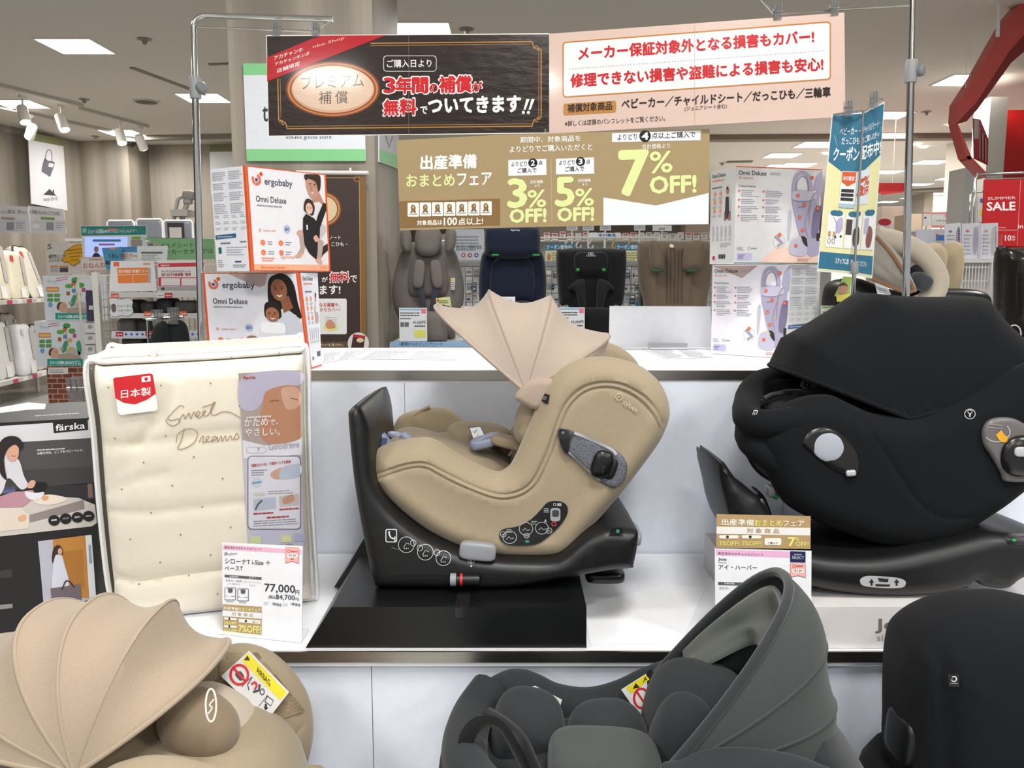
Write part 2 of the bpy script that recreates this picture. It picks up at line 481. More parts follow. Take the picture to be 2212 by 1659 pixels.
# dark shadow gaps / trims in the ceiling
def ceil_strip(name, a, b, w, h, col):
    A, B = PZ(a[0], a[1], CEIL_Z), PZ(b[0], b[1], CEIL_Z); d = (B - A).normalized(); s = Vector((-d.y, d.x, 0)) * w / 2
    mb = MB(); q = [A - s, B - s, B + s, A + s]
    mb.hexa([p + Vector((0, 0, -h)) for p in q], q, mat(col, 0.7)); return mb.build(name)
struct(ceil_strip('trim_1', (1100, 296), (2130, 290), 0.22, 0.07, '#857c6f'))
struct(ceil_strip('trim_2', (300, 294), (540, 289), 0.12, 0.06, '#8a8478'))
struct(ceil_strip('trim_3', (1960, 410), (2130, 402), 0.3, 0.08, '#857c6f'))
tag(ceil_strip('ceiling_slot', (285, 145), (445, 204), 0.055, 0.012, '#8f897f'), 'long grey linear slot in the ceiling left of the tall chrome pole', 'vent')
tag(ceil_strip('ceiling_slot', (452, 138), (498, 136), 0.05, 0.012, '#8f897f'), 'short grey ceiling slot between the left pole and the wood pillar', 'vent')
tag(ceil_strip('ceiling_slot', (1570, 349), (1625, 348), 0.2, 0.012, '#6f675c'), 'thin dark ceiling slot above the right stack of boxes', 'vent')
# far columns
for i, (xa, xb, Y, col) in enumerate(((1993, 2012, 20, '#b8ae9e'), (2012, 2060, 20.6, '#a89d8c'), (2086, 2128, 12.2, '#c9c1b4'))):
    m = MB(); a, b = P(xa, 500, Y).x, P(xb, 500, Y).x
    m.box(a, b, Y, Y + 0.7, 0, CEIL_Z, mat(col, 0.7)); struct(m.build('wall_column'))

# ------------------------------------------------------------------ ceiling lights
EM = mat('#fff8ef', 0.5, 0, 'emit', power=9.0)
WFRAME = mat('#e8e6e0', 0.5)
def ceiling_light(px, py, label, group=None, sx=0.46, sy=0.46, ang=0, power=32):
    c = PZ(px, py, CEIL_Z)
    if power: area('ceiling_panel_lamp', (c.x, c.y, CEIL_Z - 0.02), sx * 0.96, power)
    t = thing('ceiling_light', label, 'ceiling light', (c.x, c.y, CEIL_Z), group)
    a, b = sx / 2, sy / 2; w = 0.018; e = MB()
    rot = Matrix.Rotation(ang, 3, 'Z'); cc = Vector((c.x, c.y, CEIL_Z))
    e.hexa([cc + rot @ Vector(p) for p in ((-a, -b, -.006), (a, -b, -.006), (a, b, -.006), (-a, b, -.006))], [cc + rot @ Vector(p) for p in ((-a, -b, -.001), (a, -b, -.001), (a, b, -.001), (-a, b, -.001))], EM)
    e.build('diffuser', t)
    f = MB()
    for (p, q, r, s_) in ((-a - w, a + w, -b - w, -b), (-a - w, a + w, b, b + w), (-a - w, -a, -b, b), (a, a + w, -b, b)):
        f.hexa([cc + rot @ Vector(v) for v in ((p, r, -.01), (q, r, -.01), (q, s_, -.01), (p, s_, -.01))], [cc + rot @ Vector(v) for v in ((p, r, 0), (q, r, 0), (q, s_, 0), (p, s_, 0))], WFRAME)
    f.build('frame', t)
ceiling_light(164, 99, 'square ceiling light nearest the top left corner, left of the chrome pole')
ceiling_light(42, 224, 'square ceiling light behind the first track spotlights at the left edge')
ceiling_light(440, 211, 'square ceiling light just behind the left chrome pole')
ceiling_light(264, 286, 'small square ceiling light behind the dome camera near the left wall')
ceiling_light(912, 66, 'square ceiling light just above the dark brown banner')
ceiling_light(2086, 172, 'square ceiling light partly behind the red arch at upper right')
ceiling_light(1918, 248, 'square ceiling light beside the top right corner of the blue coupon sign')
ceiling_light(1918, 293, 'square ceiling light lower beside the coupon sign, just past the ceiling seam')
for px, py, sx in ((2010, 350, .5), (1765, 312, .55), (1690, 335, .5), (1722, 356, .55), (1678, 357, .3), (1915, 371, .5), (2058, 385, .5), (1985, 398, .45), (2030, 418, .5), (1915, 436, .45),
                   (1955, 428, .2), (1970, 428, .25), (1972, 440, .2), (1988, 439, .2), (2032, 433, .25), (2068, 432, .22), (2070, 426, .2)):
    ceiling_light(px, py, 'small bright light panel in the far ceiling between coupon sign and red arch', 'far ceiling light panels', sx, sx, 0, 80 if sx > .4 else 0)
for px, py in ((1786, 330), (2058, 268), (1980, 310), (1995, 316)):
    c = PZ(px, py, CEIL_Z); m = MB(); m.lathe([(0.05, 0), (0.06, -0.012), (0.055, -0.02)], (c.x, c.y, CEIL_Z), mat('#fff3e2', 0.5, 0, 'emit', power=12.0), 16)
    tag(m.build('downlight'), 'tiny round downlight in the ceiling between coupon sign and red arch', 'ceiling light', 'round downlights')
# small ceiling fittings
def sprinkler(px, py, label):
    c = PZ(px, py, CEIL_Z); m = MB(); m.lathe([(0.055, 0), (0.06, -0.006), (0.025, -0.012), (0.022, -0.03), (0.012, -0.045)], (c.x, c.y, CEIL_Z), mat('#8d8880', 0.5), 18)
    tag(m.build('sprinkler', smooth=30), label, 'sprinkler')
sprinkler(312, 84, 'small round ceiling sprinkler right of the nearest left light panel')
sprinkler(182, 214, 'small ceiling sprinkler above the track spotlights')
sprinkler(1008, 62, 'small ceiling sprinkler above the right end of the brown banner')
sprinkler(206, 294, 'tiny ceiling sprinkler over the left wall corner')
sprinkler(1560, 352, 'tiny ceiling sprinkler left of the upper right box')
sprinkler(2001, 241, 'tiny ceiling sprinkler right of the right chrome pole')
c = PZ(316, 219, CEIL_Z); t = thing('ceiling_speaker', 'round grey ceiling speaker between track rail and left pole', 'speaker', (c.x, c.y, CEIL_Z))
m = MB(); m.lathe([(0.145, 0), (0.15, -0.008), (0.118, -0.01)], (c.x, c.y, CEIL_Z), mat('#d0cabf', 0.5), 28); m.build('rim', t, 30)
m = MB(); m.lathe([(0.118, -0.002), (0.118, -0.013)], (c.x, c.y, CEIL_Z), mat('#6e6a62', 0.7), 28); m.build('grille', t)
c = PZ(282, 297, CEIL_Z); t = thing('dome_camera', 'white dome security camera under the ceiling by the left wall', 'camera', (c.x, c.y, CEIL_Z))
m = MB(); m.lathe([(0.09, 0), (0.1, -0.02), (0.1, -0.06), (0.075, -0.07)], (c.x, c.y, CEIL_Z), mat('#e9e7e2', 0.4), 24); m.build('housing', t, 40)
m = MB(); m.lathe([(0.07, -0.068), (0.068, -0.09), (0.05, -0.12), (0.02, -0.135)], (c.x, c.y, CEIL_Z), mat('#15130f', 0.08), 24); m.build('dome', t, 60)
RZ = CEIL_Z - 0.05
def rail(a, b, label):
    A, B = PZ(a[0], a[1], CEIL_Z), PZ(b[0], b[1], CEIL_Z); d = (B - A).normalized(); s = Vector((-d.y, d.x, 0)) * 0.018
    mb = MB(); q = [A - s, B - s, B + s, A + s]; mb.hexa([p - Vector((0, 0, .035)) for p in q], [p - Vector((0, 0, .0)) for p in q], mat('#bab5ab', 0.4))
    tag(mb.build('track_rail'), label, 'track rail'); return A, B
rail((-30, 172), (178, 224), 'grey lighting track on the ceiling, nearer of two end to end')
rail((172, 230), (320, 270), 'grey lighting track behind the nearer one, ending by the dome camera')
rail((-10, 226), (305, 294), 'grey lighting track closest to the wood wall')
def spot(px, py, aim, label):
    c = PZ(px, py, CEIL_Z); t = thing('track_spotlight', label, 'spotlight', (c.x, c.y, CEIL_Z - 0.035))
    z = CEIL_Z - 0.035; m = MB(); m.box(c.x - .015, c.x + .015, c.y - .05, c.y + .05, z - .03, z, mat('#dcd8cf', 0.4))
    m.tube([(c.x, c.y, z - .02), (c.x, c.y, z - .15)], 0.011, mat('#dcd8cf', 0.4)); m.build('mount', t, 40)
    ax = Vector(aim).normalized(); h = Vector((c.x, c.y, z - .2)) - ax * 0.1
    m = MB(); m.lathe([(0.045, 0), (0.055, 0.015), (0.058, 0.2), (0.05, 0.2)], h, mat('#e6e2d9', 0.35), 20, ax); m.build('head', t, 40)
    m = MB(); m.lathe([(0.048, 0.19), (0.048, 0.204)], h, mat('#fff4e4', 0.5, 0, 'emit', power=10.0), 20, ax); m.build('lens', t)
spot(47, 199, (.35, -.3, -.9), 'white track spotlight nearest the left edge, tilted right')
spot(131, 219, (.4, -.25, -.85), 'white track spotlight second from the left edge')
spot(258, 253, (.3, -.3, -.9), 'white track spotlight just left of the dome camera')
spot(303, 267, (.1, .5, -.85), 'white track spotlight at the rail end beside the dome camera')
spot(64, 241, (-.6, .6, -.6), 'white track spotlight hanging on the far rail, aimed at the wall')
# ================================================================== tiered white display counter
HL, HU = 0.80, 1.27          # deck heights
YF, YB = 1.49, 2.056         # lower deck front edge, upper riser
YR = 2.74
XL, XR = -0.84, 1.75
WHITE = mat('#f4f6fa', 0.28)
WP = mat('#e3e9f4', 0.22)
t = thing('display_counter', 'taller rear tier of the white display counter, with a steel edge strip', 'display counter', (0.4, 2.4, 0))
m = MB(); m.box(XL, XR, YB, YR, HU - 0.03, HU, WHITE); m.build('deck', t)
m = MB()
for a, b in ((XL, -0.27), (-0.2685, 0.69), (0.6915, XR)): m.box(a, b, YB, YB + .02, 0, HU - 0.03, WP)
m.build('front_panel', t)
m = MB(); m.box(XL, XR, YB - .006, YB - .0005, HU - 0.022, HU + .001, STEEL()); m.build('edge_strip', t)
m = MB(); m.box(XL, XL + .02, YB + .02, YR, 0, HU - .03, WP); m.box(XR - .02, XR, YB + .02, YR, 0, HU - .03, WP); m.build('side_panel', t)
t = thing('display_counter', 'lower front tier of the white display counter, with a steel edge strip', 'display counter', (0.4, 1.8, 0))
m = MB(); m.box(XL, XR, YF, YB - .008, HL - 0.03, HL, WHITE); m.build('deck', t)
m = MB()
for a, b in ((XL, -0.27), (-0.2685, 0.72), (0.7215, XR)): m.box(a, b, YF + .015, YF + .035, 0, HL - 0.03, WP)
m.build('front_panel', t)
m = MB(); m.box(XL, XR, YF - .006, YF - .0005, HL - 0.02, HL + .001, STEEL()); m.build('edge_strip', t)
m = MB(); m.box(XL, XL + .02, YF + .035, YB - .008, 0, HL - .03, WP); m.box(XR - .02, XR, YF + .035, YB - .008, 0, HL - .03, WP); m.build('side_panel', t)
t = thing('display_platform', 'low white platform along the counter front, under the front car seats', 'platform', (0.4, 1.1, 0))
m = MB(); m.box(-1.1, XR, 0.72, YF + .012, 0.28, 0.31, WHITE); m.build('deck', t)
m = MB(); m.box(-1.1, XR, 0.74, 0.76, 0.0, 0.28, WP); m.build('front_panel', t)

# loose printed sheets and a white sheet on the decks
def sheet(pts, Z, label, col='#e8e9ee', lines=True, name='paper_sheet', rise=0.0):
    mb = MB(); q = [PZ(x, y, Z) for x, y in pts]; q = [p + Vector((0, 0, .0008)) for p in q]
    mb.hexa(q, [p + Vector((0, 0, .0006)) for p in q], mat(col, 0.6))
    if lines:
        pr = Print(Plane((0, 0, Z + .0016), (1, 0, Z + .0016), (0, 1, Z + .0016)), mb, quad=pts, size=(100, 60), eps=.0003)
        for k in range(2): pr.bars(6 + 47 * k, 7, 47 + 47 * k, 9, 5.4, 1.6, '#a9abb6', 1, 3 + k)
    tag(mb.build(name), label, 'paper')
sheet([(694, 760), (800, 753), (752, 776), (694, 786)], HU, 'printed sheet on the upper deck right beside the left boxes')
sheet([(806, 755), (985, 757), (985, 778), (762, 776)], HU, 'wide printed sheet on the upper deck behind the beige canopy')
sheet([(1385, 752), (1520, 750), (1540, 772), (1440, 776)], HU, 'printed sheet on the upper deck under the blank white board')
sheet([(1262, 1306), (1440, 1264), (1525, 1268), (1470, 1394), (1274, 1390)], HL, 'white paper sheet on the lower deck right of the black plinth', '#fbfcfe', False)

# chrome banner stands
def stand(name, label, pole, r, arm, wire, collar, Y, zbase=HU + .0015):
    A, B = P(*pole[0], Y), P(*pole[1], Y)
    t = thing(name, label, 'banner stand', (B.x, Y, zbase))
    x = lambda z: A.x + (B.x - A.x) * (A.z - z) / (A.z - B.z)
    top = P(*arm[0], Y); e = P(*arm[1], arm[2]); rb = 0.028
    path = [Vector((x(zbase), Y, zbase)), Vector((x(A.z - rb), Y, A.z - rb))]
    c = Vector((A.x, Y, A.z)); dv = (e - c).normalized()
    for k in range(1, 6):
        g = math.pi / 2 * k / 5; path.append(c + Vector((0, 0, -rb)) * (1 - math.sin(g)) + dv * rb * (1 - math.cos(g)))
    path += [c + dv * rb * 1.3, e]
    m = MB(); zc = P(*collar, Y)
    m.tube(path, r * 0.8, CHROME(), 14); m.tube([(x(zbase), Y, zbase), (x(zc.z), Y, zc.z)], r, CHROME(), 14); m.build('pole', t, 40)
    m = MB(); m.tube([Vector((P(*wire[0], Y).x, Y, P(*wire[0], Y).z)), P(*wire[1], arm[2])], 0.0028, CHROME(), 8); a = P(*wire[1], arm[2]); m.tube([a, a + (e - a) * 1.0], 0.0028, CHROME(), 8); m.build('wire', t, 40)
    m = MB(); m.lathe([(r * 1.5, -.027), (r * 1.6, -.02), (r * 1.6, .02), (r * 1.4, .027)], (x(zc.z), Y, zc.z), mat('#8e9092', 0.45), 16)
    m.lathe([(.014, 0), (.014, .016), (.01, .02)], (x(zc.z) + r * 1.2, Y, zc.z), mat('#77797c', 0.45), 16, (.7, -.7, 0)); m.build('collar', t, 40)
    m = MB(); m.lathe([(.05, 0), (.05, .004), (.02, .008), (.016, .02)], (x(zbase), Y, zbase), CHROME(), 24); m.build('foot', t, 40)
stand('banner_stand', 'tall chrome pole stand at left carrying the dark brown banner', ((418, 33), (436, 770)), .0092, ((418, 33), (719, 41), 2.26), ((420, 58), (680, 68)), (419, 190), 2.22)
stand('banner_stand', 'tall chrome pole stand at right carrying the pink banner', ((1972, -25), (1955, 700)), .0092, ((1972, -25), (1640, -6), 2.17), ((1968, 11), (1672, 30)), (1969, 154), 2.11)

# ------------------------------------------------------------------ clips
def clip(px, py, Y, label, s=.85, group=None):
    c = P(px, py, Y); t = thing('plastic_clip', label, 'clip', (c.x, c.y, c.z - .02 * s), group)
    G = mat('#d9dbdc', 0.12, 0, 'plain', clear=1); b = G.node_tree.nodes['Principled BSDF']; b.inputs['Transmission Weight'].default_value = 0.92; b.inputs['Roughness'].default_value = 0.04
    q = lambda x, y, z: c + Vector((x, y, z)) * s
    m = MB()
    for sg in (-1, 1):
        m.hexa([q(-.011, sg * .003 - .001, -.02), q(.011, sg * .003 - .001, -.02), q(.011, sg * .003 + .001, -.02), q(-.011, sg * .003 + .001, -.02)],
               [q(-.011, sg * .009 - .001, .022), q(.011, sg * .009 - .001, .022), q(.011, sg * .009 + .001, .022), q(-.011, sg * .009 + .001, .022)], G)
    m.build('jaw', t)
    m = MB(); m.tube([q(-.014, 0, .004), q(.014, 0, .004)], .0035 * s, CHROME(), 10); m.tube([q(-.004, -.006, .0), q(-.004, -.008, .02), q(.004, -.008, .02), q(.004, -.006, 0)], .0012 * s, CHROME(), 6); m.build('spring', t, 40)

# ------------------------------------------------------------------ hanging banners
BROWN = '#25160f'; GOLD = '#b9853f'
def sheet_body(mb, plane, corners, material, th=0.0012):
    f = [plane.at(x, y) for x, y in corners]; bk = [p - plane.n * th for p in f]
    mb.hexa(bk, f, material)
YB1 = 2.215
pl = Plane(P(576, 77, YB1), P(1187, 72, YB1 - .0), P(590, 295, YB1))
LAM = lambda c: mat(c, 0.3, 0, 'laminate')
LAMW = lambda c: mat(c, 0.3, 0, 'laminate', st=.18)
mb = MB(); sheet_body(mb, pl, [(575, 76), (1187, 72), (1187, 288), (580, 295)], LAM('#efe9e2'))
pr = Print(pl, mb, rough=0.3, kind='laminate'); pr.mt = lambda col: LAMW(col)
pr.poly([(576.5, 78), (1186, 74), (1186, 286), (581, 293)], BROWN, 1)
# gold double border with scrolled corners
for w, o in ((2.2, 0), (1.0, 5)):
    pr.line([(600 + o, 170), (602 + o, 258 - o)], w, GOLD, 2); pr.line([(620, 278 - o), (1150, 272.5 - o)], w, GOLD, 2)
    pr.line([(1169 - o, 106), (1169 - o, 252)], w, GOLD, 2); pr.line([(800, 93.5 + o), (1148, 90 + o)], w, GOLD, 2)
def scroll(cx, cy, sx, sy):
    pr.ring(cx, cy, 19 * sx, 19 * sy, 2.2, GOLD, 2, 10, 0, 90)
    pr.line([(cx + sx * (11 + 5.5 * (1 - k / 14) * math.cos(k * .55)), cy + sy * (11 + 5.5 * (1 - k / 14) * math.sin(k * .55))) for k in range(14)], 1.6, GOLD, 2)
    pr.line([(cx + sx * (5 + 4 * (1 - k / 12) * math.cos(2 + k * .5)), cy + sy * (16 + 4 * (1 - k / 12) * math.sin(2 + k * .5))) for k in range(12)], 1.3, GOLD, 2)
scroll(1169, 90, -1, 1); scroll(1169, 272, -1, -1); scroll(601, 278, 1, -1)
# red corner ribbon
pr.poly([(577, 124), (690, 77), (833, 76), (577, 176)], '#b5121f', 3)
pr.text('アカチャンホ', 592, 131, 654, 111, 9, '#f6ece8', .01, 4); pr.text('nbo Shop', 676, 106, 744, 86, 8, '#e9b9b4', .01, 4)
pr.text('アカチャンホンポ', 594, 143, 668, 119, 8, '#f6ece8', .01, 4); pr.text('店舗限定', 598, 158, 648, 141, 9, '#f6ece8', .01, 4)
# oval medallion
for k, cc in enumerate(('#7a3a15', '#c9824a', '#93481c', '#d2a583')): pr.ell(719, 193, 102 - 4.2 * k, 60.5 - 3.2 * k, cc, 4 + k, 44)
pr.ell(719, 191, 87, 48, '#dcbfa6', 8, 44)
pr.text('プレミアム', 651, 193, 786, 187, 29, '#5a4a3d', .0, 9); pr.text('補', 689, 225, 716, 224, 28, '#5a4a3d', 0, 9); pr.text('償', 724, 224, 751, 223, 28, '#5a4a3d', 0, 9)
pr.rrect(828, 120, 943, 154.5, 7, '#e9e4df', 3); pr.rrect(829.2, 121.2, 941.8, 153.3, 6.4, BROWN, 4)
pr.text('ご購入日より', 836, 146, 932, 145, 17, '#f4efe9', .012, 5)
for s_, x0, x1, y, h in (('3', 830, 853, 200.5, 32), ('年', 856, 889, 202, 35), ('間', 891, 924, 201, 33), ('の', 928, 945, 199.5, 18), ('補', 949, 983, 200, 35), ('償', 984, 1018, 199, 35), ('が', 1020, 1041, 197.5, 20),
                         ('無', 829, 861, 249, 33), ('料', 864, 899, 248, 34)):
    pr.text(s_, x0 - 1.5, y + 1.5, x1 + 1.5, y + 1.2, h + 3, '#f7efec', .07, 5); pr.text(s_, x0, y, x1, y - .3, h, '#c8161f', .045, 6)
pr.text('で', 908, 246, 923, 246, 16, '#f7f3ef', .03, 5); pr.text('ついてきます', 926, 245, 1124, 241, 34, '#f7f3ef', .05, 5)
for xx in (1129, 1140): pr.poly([(xx + 8, 214), (xx + 15, 214), (xx + 6, 237), (xx + 2, 237)], '#f7f3ef', 5); pr.ell(xx + 1.5, 243, 3.4, 3.6, '#f7f3ef', 5, 12)
pr.text('A', 1175, 286, 1181, 286, 8, '#a79a8e', .0, 3)
pr.rect(882.6, 76, 883.4, 291, '#7d7068', 7)
t = mb.build('hanging_banner'); tag(t, 'dark brown laminated banner with gold frame, oval medallion and red corner ribbon', 'banner')
clip(597, 66, YB1 + .0, 'clear clip at the far left corner of the brown banner'); clip(682, 66, YB1 + .0, 'clear clip right of the first, on the brown banner')

YP0, YP1 = 2.21, 2.10
pk = Plane(P(1187, 74, YP0), P(1824, 27, YP1), P(1187, 289, YP0))
mb = MB(); sheet_body(mb, pk, [(1186, 73), (1824, 27), (1826, 252), (1187, 289)], LAM('#d8bdb0'))
pr = Print(pk, mb, rough=0.3, kind='laminate')
s = lambda x: -(x - 1216) * .0725          # the sheet hangs at a slight angle
def tilt(x0, y0, x1, y1, y2, y3, r, col, lay):
    pts = []
    for cx, cy, a in ((x1 - r, y1 + r, -90), (x1 - r, y2 - r, 0), (x0 + r, y3 - r, 90), (x0 + r, y0 + r, 180)):
        for k in range(5):
            g = math.radians(a + 22.5 * k); pts.append((cx + r * math.cos(g), cy + r * math.sin(g)))
    pr.poly(pts, col, lay)
tilt(1215, 90, 1795, 46, 173, 211, 8, '#bd7b35', 1); tilt(1218, 93, 1792, 49.5, 170, 208, 6, '#eeeaea', 2)
pr.text('メーカー保証対象外となる損害もカバー!', 1250, 130, 1758, 92.5, 28, '#c4161f', .045, 3, -.02)
for k in range(92): x = 1231 + k * 6.0; pr.ell(x, 149 - (x - 1231) * .0715, 1.3, 1.3, '#a8a2a2', 3, 8)
pr.text('修理できない損害や盗難による損害も安心!', 1233, 189, 1778, 152, 28.5, '#c4161f', .045, 3, -.02)
tilt(1217, 224, 1331, 217.5, 243, 249, 5, '#b9803c', 2); pr.text('補償対象商品', 1226, 243, 1322, 237, 18, '#2c201a', .03, 3)
pr.text('ベビーカー／チャイルドシート／だっこひも／三輪車', 1343, 236, 1794, 209, 22, '#231b19', .03, 3)
pr.text('(ジュニアシート含む)', 1479, 241, 1570, 235, 11, '#4b403d', .008, 3); pr.text('※詳しくは店頭のパンフレットをご覧ください。', 1220, 273, 1437, 261, 12, '#4b403d', .01, 3)
pr.rect(1500.5, 52, 1501.3, 269, '#c8aa9e', 4)
t = mb.build('hanging_banner'); tag(t, 'pale pink laminated banner with two lines of red Japanese lettering', 'banner')
clip(1680, 26, 2.122, 'clear clip at the top of the pink banner, left of two'); clip(1802, 18, 2.104, 'clear clip at the top right corner of the pink banner')

# gold discount sheets taped below the banners
YG = 2.22
pg = Plane(P(860, 303, YG), P(1533, 280, YG - .05), P(865, 495, YG))
GC = '#a59068'; LG = '#dfe9a0'; DG = '#86673a'
def goldsheet(c, label):
    mb = MB(); sheet_body(mb, pg, c, LAM(GC)); return mb, Print(pg, mb, rough=0.3, kind='laminate')
mb, pr = goldsheet([(857, 303), (1082, 291), (1085, 492), (864, 497.5)], '')
pr.poly([(862, 435), (1080, 429), (1080.5, 487), (864.5, 493)], DG, 1)
pr.text('出産準備', 909, 366.5, 1029, 363, 30, '#f5f4ef', .04, 2)
pr.text('おまとめ', 878, 403.5, 982, 402, 26, LG, .03, 2); pr.text('フェア', 988, 401, 1062, 399, 26, '#f5f4ef', .03, 2)
for k in range(7):
    x = 880.5 + 26.2 * k; y = 438 - .55 * k; pr.rrect(x, y, x + 24.5, y + 30, 2, '#f3f1ec', 2)
    for a in range(3): pr.blob([(x + 7, y + 8 + a), (x + 12 + (k % 3), y + 4), (x + 17, y + 9), (x + 16 - k % 2, y + 19), (x + 9, y + 19)], '#8c6b3c', 3) if a == 0 else None
    pr.rect(x + 10 + k % 3, y + 7, x + 14, y + 12, '#c9b48c', 4); pr.rect(x + 3, y + 23.5, x + 21, y + 25.5, '#9b948a', 3); pr.ell(x + 8, y + 20, 2, 2, '#5a4a35', 4, 8); pr.ell(x + 16, y + 20, 2, 2, '#5a4a35', 4, 8)
pr.text('対象商品は', 901, 487, 955, 485.5, 11, '#f7f5ef', .02, 2); pr.text('100', 959, 487, 987, 486, 16.5, '#f7f5ef', .03, 2); pr.text('点以上!', 990, 486.5, 1043, 484.5, 15, '#f7f5ef', .02, 2)
tag(mb.build('discount_sheet'), 'gold sheet with white fair title and row of small product icons', 'sign')
mb, pr = goldsheet([(1082, 291), (1307, 285), (1303, 487), (1085, 492)], '')
pr.text('期間中、対象商品を', 1124, 309, 1254, 305, 13, '#f5f4ef', .012, 2); pr.text('よりどりでご購入いただくと', 1101, 330, 1279, 324, 14, '#f5f4ef', .014, 2)
for x, n_, y in ((1098, '2', 344), (1201, '3', 341)):
    pr.poly([(x, y + 2), (x + 82, y - 1), (x + 82.5, y + 34), (x, y + 36)], '#eceef1', 2)
    pr.text('よりどり', x + 6.5, y + 15.5, x + 40, y + 14, 10, '#2b2724', .012, 3); pr.ell(x + 53, y + 8, 10, 10, '#161412', 3); pr.text(n_, x + 49, y + 13.5, x + 57, y + 13.3, 11.5, '#fff', .04, 4)
    pr.text('点', x + 65, y + 13, x + 74, y + 13, 10, '#2b2724', .01, 3); pr.text('ご購入で', x + 20, y + 30, x + 61, y + 29, 11, '#2b2724', .012, 3)
    pr.text('3' if n_ == '2' else '5', x + .5, y + 104, x + 38, y + 103, 60, LG, .045, 2); pr.text('%', x + 42, y + 104, x + 81, y + 103, 37, LG, .025, 2)
    pr.text('合計価格', x + 47, y + 53, x + 75, y + 52, 7.5, '#f1eee4', .02, 2); pr.text('より', x + 57, y + 60, x + 68, y + 60, 6, '#f1eee4', .02, 2)
    pr.text('OFF!', x + 4, y + 137, x + 81, y + 135, 28, LG, .06, 2)
for k in range(36): pr.ell(1190.5 + k * .05, 343 + k * 3.8, .7, .9, '#e6dcc4', 2, 6)
tag(mb.build('discount_sheet'), 'gold sheet offering 3% and 5% off, middle of the three', 'sign')
mb, pr = goldsheet([(1307, 285), (1533, 279), (1531, 485), (1303, 487)], '')
pr.poly([(1303.5, 426.5), (1417, 444), (1531, 417), (1530.5, 484), (1303.5, 486.5)], '#e9eef5', 1)
pr.poly([(1322, 288), (1514, 281.5), (1513, 303), (1322, 307)], '#eceef1', 2)
pr.text('よりどり', 1334, 303, 1376, 301, 13, '#2b2724', .012, 3); pr.ell(1393.5, 294, 12.5, 12.8, '#161412', 3); pr.text('4', 1387, 301.5, 1400, 301, 15, '#fff', .05, 4)
pr.text('点以上ご購入で', 1408, 300, 1502, 297, 13.5, '#2b2724', .012, 3); pr.text('合計価格より', 1387, 322.5, 1447, 320, 11, '#f1eee4', .012, 2)
pr.text('7', 1340, 421, 1398, 419, 92, LG, .05, 2); pr.text('%', 1404, 374, 1452, 372, 46, LG, .02, 2); pr.text('OFF!', 1405, 418, 1503, 415, 36, LG, .05, 2)
tag(mb.build('discount_sheet'), 'gold and white sheet with a large 7% off', 'sign')

# ------------------------------------------------------------------ blue and yellow coupon sign, creased down the middle, on its own pole
YC = 1.99
fa, fb = P(1866, 242, YC), P(1832, 592, YC + .022)
lp = Plane(fa, fb, P(1797, 252, YC + .03)); rp = Plane(fa, fb, P(1912, 222, YC + .06))
def cmap(x, y, off):                                   # sheet units 0..100 x 0..300
    v = y / 300; fold = fa.lerp(fb, v)
    if x <= 58:
        e = lp.at(*(lerp(1797, 1765, v), lerp(247, 586, v)), 0); return e.lerp(fold, x / 58) + lp.n * off
    e = rp.at(*(lerp(1911, 1884, v), lerp(219, 602, v)), 0); return fold.lerp(e, (x - 58) / 42) + rp.n * off
t = thing('coupon_sign', 'tall creased blue and yellow coupon sign on a thin chrome pole', 'sign', tuple(P(1812, 1180, 2.02).xy) + (HL,))
mb = MB(); pr = Print(None, mb, map3=cmap, eps=.0005)
for off in (0, -.0012): pass
q = [(0, 0), (58, 0), (100, 0), (100, 300), (58, 300), (0, 300)]
mb.hexa([cmap(x, y, -.0012) for x, y in q], [cmap(x, y, 0) for x, y in q], mat('#eff0ee', 0.45))
BL = '#2f7390'; YE = '#efeab0'
def split(pts_l, pts_r, col, lay): pr.poly(pts_l, col, lay); pr.poly(pts_r, col, lay)
split([(2, 3), (58, 3), (58, 297), (2, 297)], [(58, 3), (98, 3), (98, 297), (58, 297)], YE, 1)
split([(2, 3), (58, 3), (58, 122), (50, 124), (2, 90)], [(58, 3), (98, 3), (98, 90), (58, 118)], BL, 2)
split([(2, 262), (58, 262), (58, 294), (2, 294)], [(58, 262), (98, 262), (98, 294), (58, 294)], BL, 2)
pr.text('ベビーカー・', 18, 40, 55, 40, 13, '#eef4f5', .02, 3); pr.text('チャイルドシート・', 59, 40, 92, 40, 13, '#eef4f5', .02, 3)
pr.text('だっこひも', 23, 58, 55, 58, 13, '#eef4f5', .02, 3); pr.text('をご購入の方へ', 59, 58, 92, 58, 12, '#eef4f5', .02, 3)
pr.text('クーポン', 10, 88, 57, 88, 25, '#f7fafa', .03, 3); pr.text('配布中!', 59, 88, 97, 88, 25, '#f7fafa', .03, 3)
for k in range(6): pr.ell(9 + k * 1.1, 42 + k * 3.4, .6, .9, '#eef4f5', 3, 6); pr.ell(95 - k * .9, 42 + k * 3.4, .5, .9, '#eef4f5', 3, 6)
pr.rect(29, 108, 57.5, 176, '#f2f3f2', 4); pr.rect(58, 108, 80, 170, '#dfe9ee', 4)
pr.poly([(30, 109), (55, 109), (55, 128), (42, 136), (30, 128)], '#d95a26', 5); pr.text('本日限定', 32, 125, 53, 125, 8, '#fff', .02, 6)
for k in range(3): pr.rect(31, 141 + k * 8, 54, 147 + k * 8, '#2c2c2c', 5)
pr.rect(29, 168, 57.5, 176, '#aac6d2', 5)
pr.text('5', 59, 154, 69, 154, 30, '#d9501e', .05, 5); pr.text('%', 69, 136, 79, 136, 16, '#d9501e', .03, 5); pr.text('OFF', 68, 154, 79, 154, 15, '#d9501e', .03, 5)
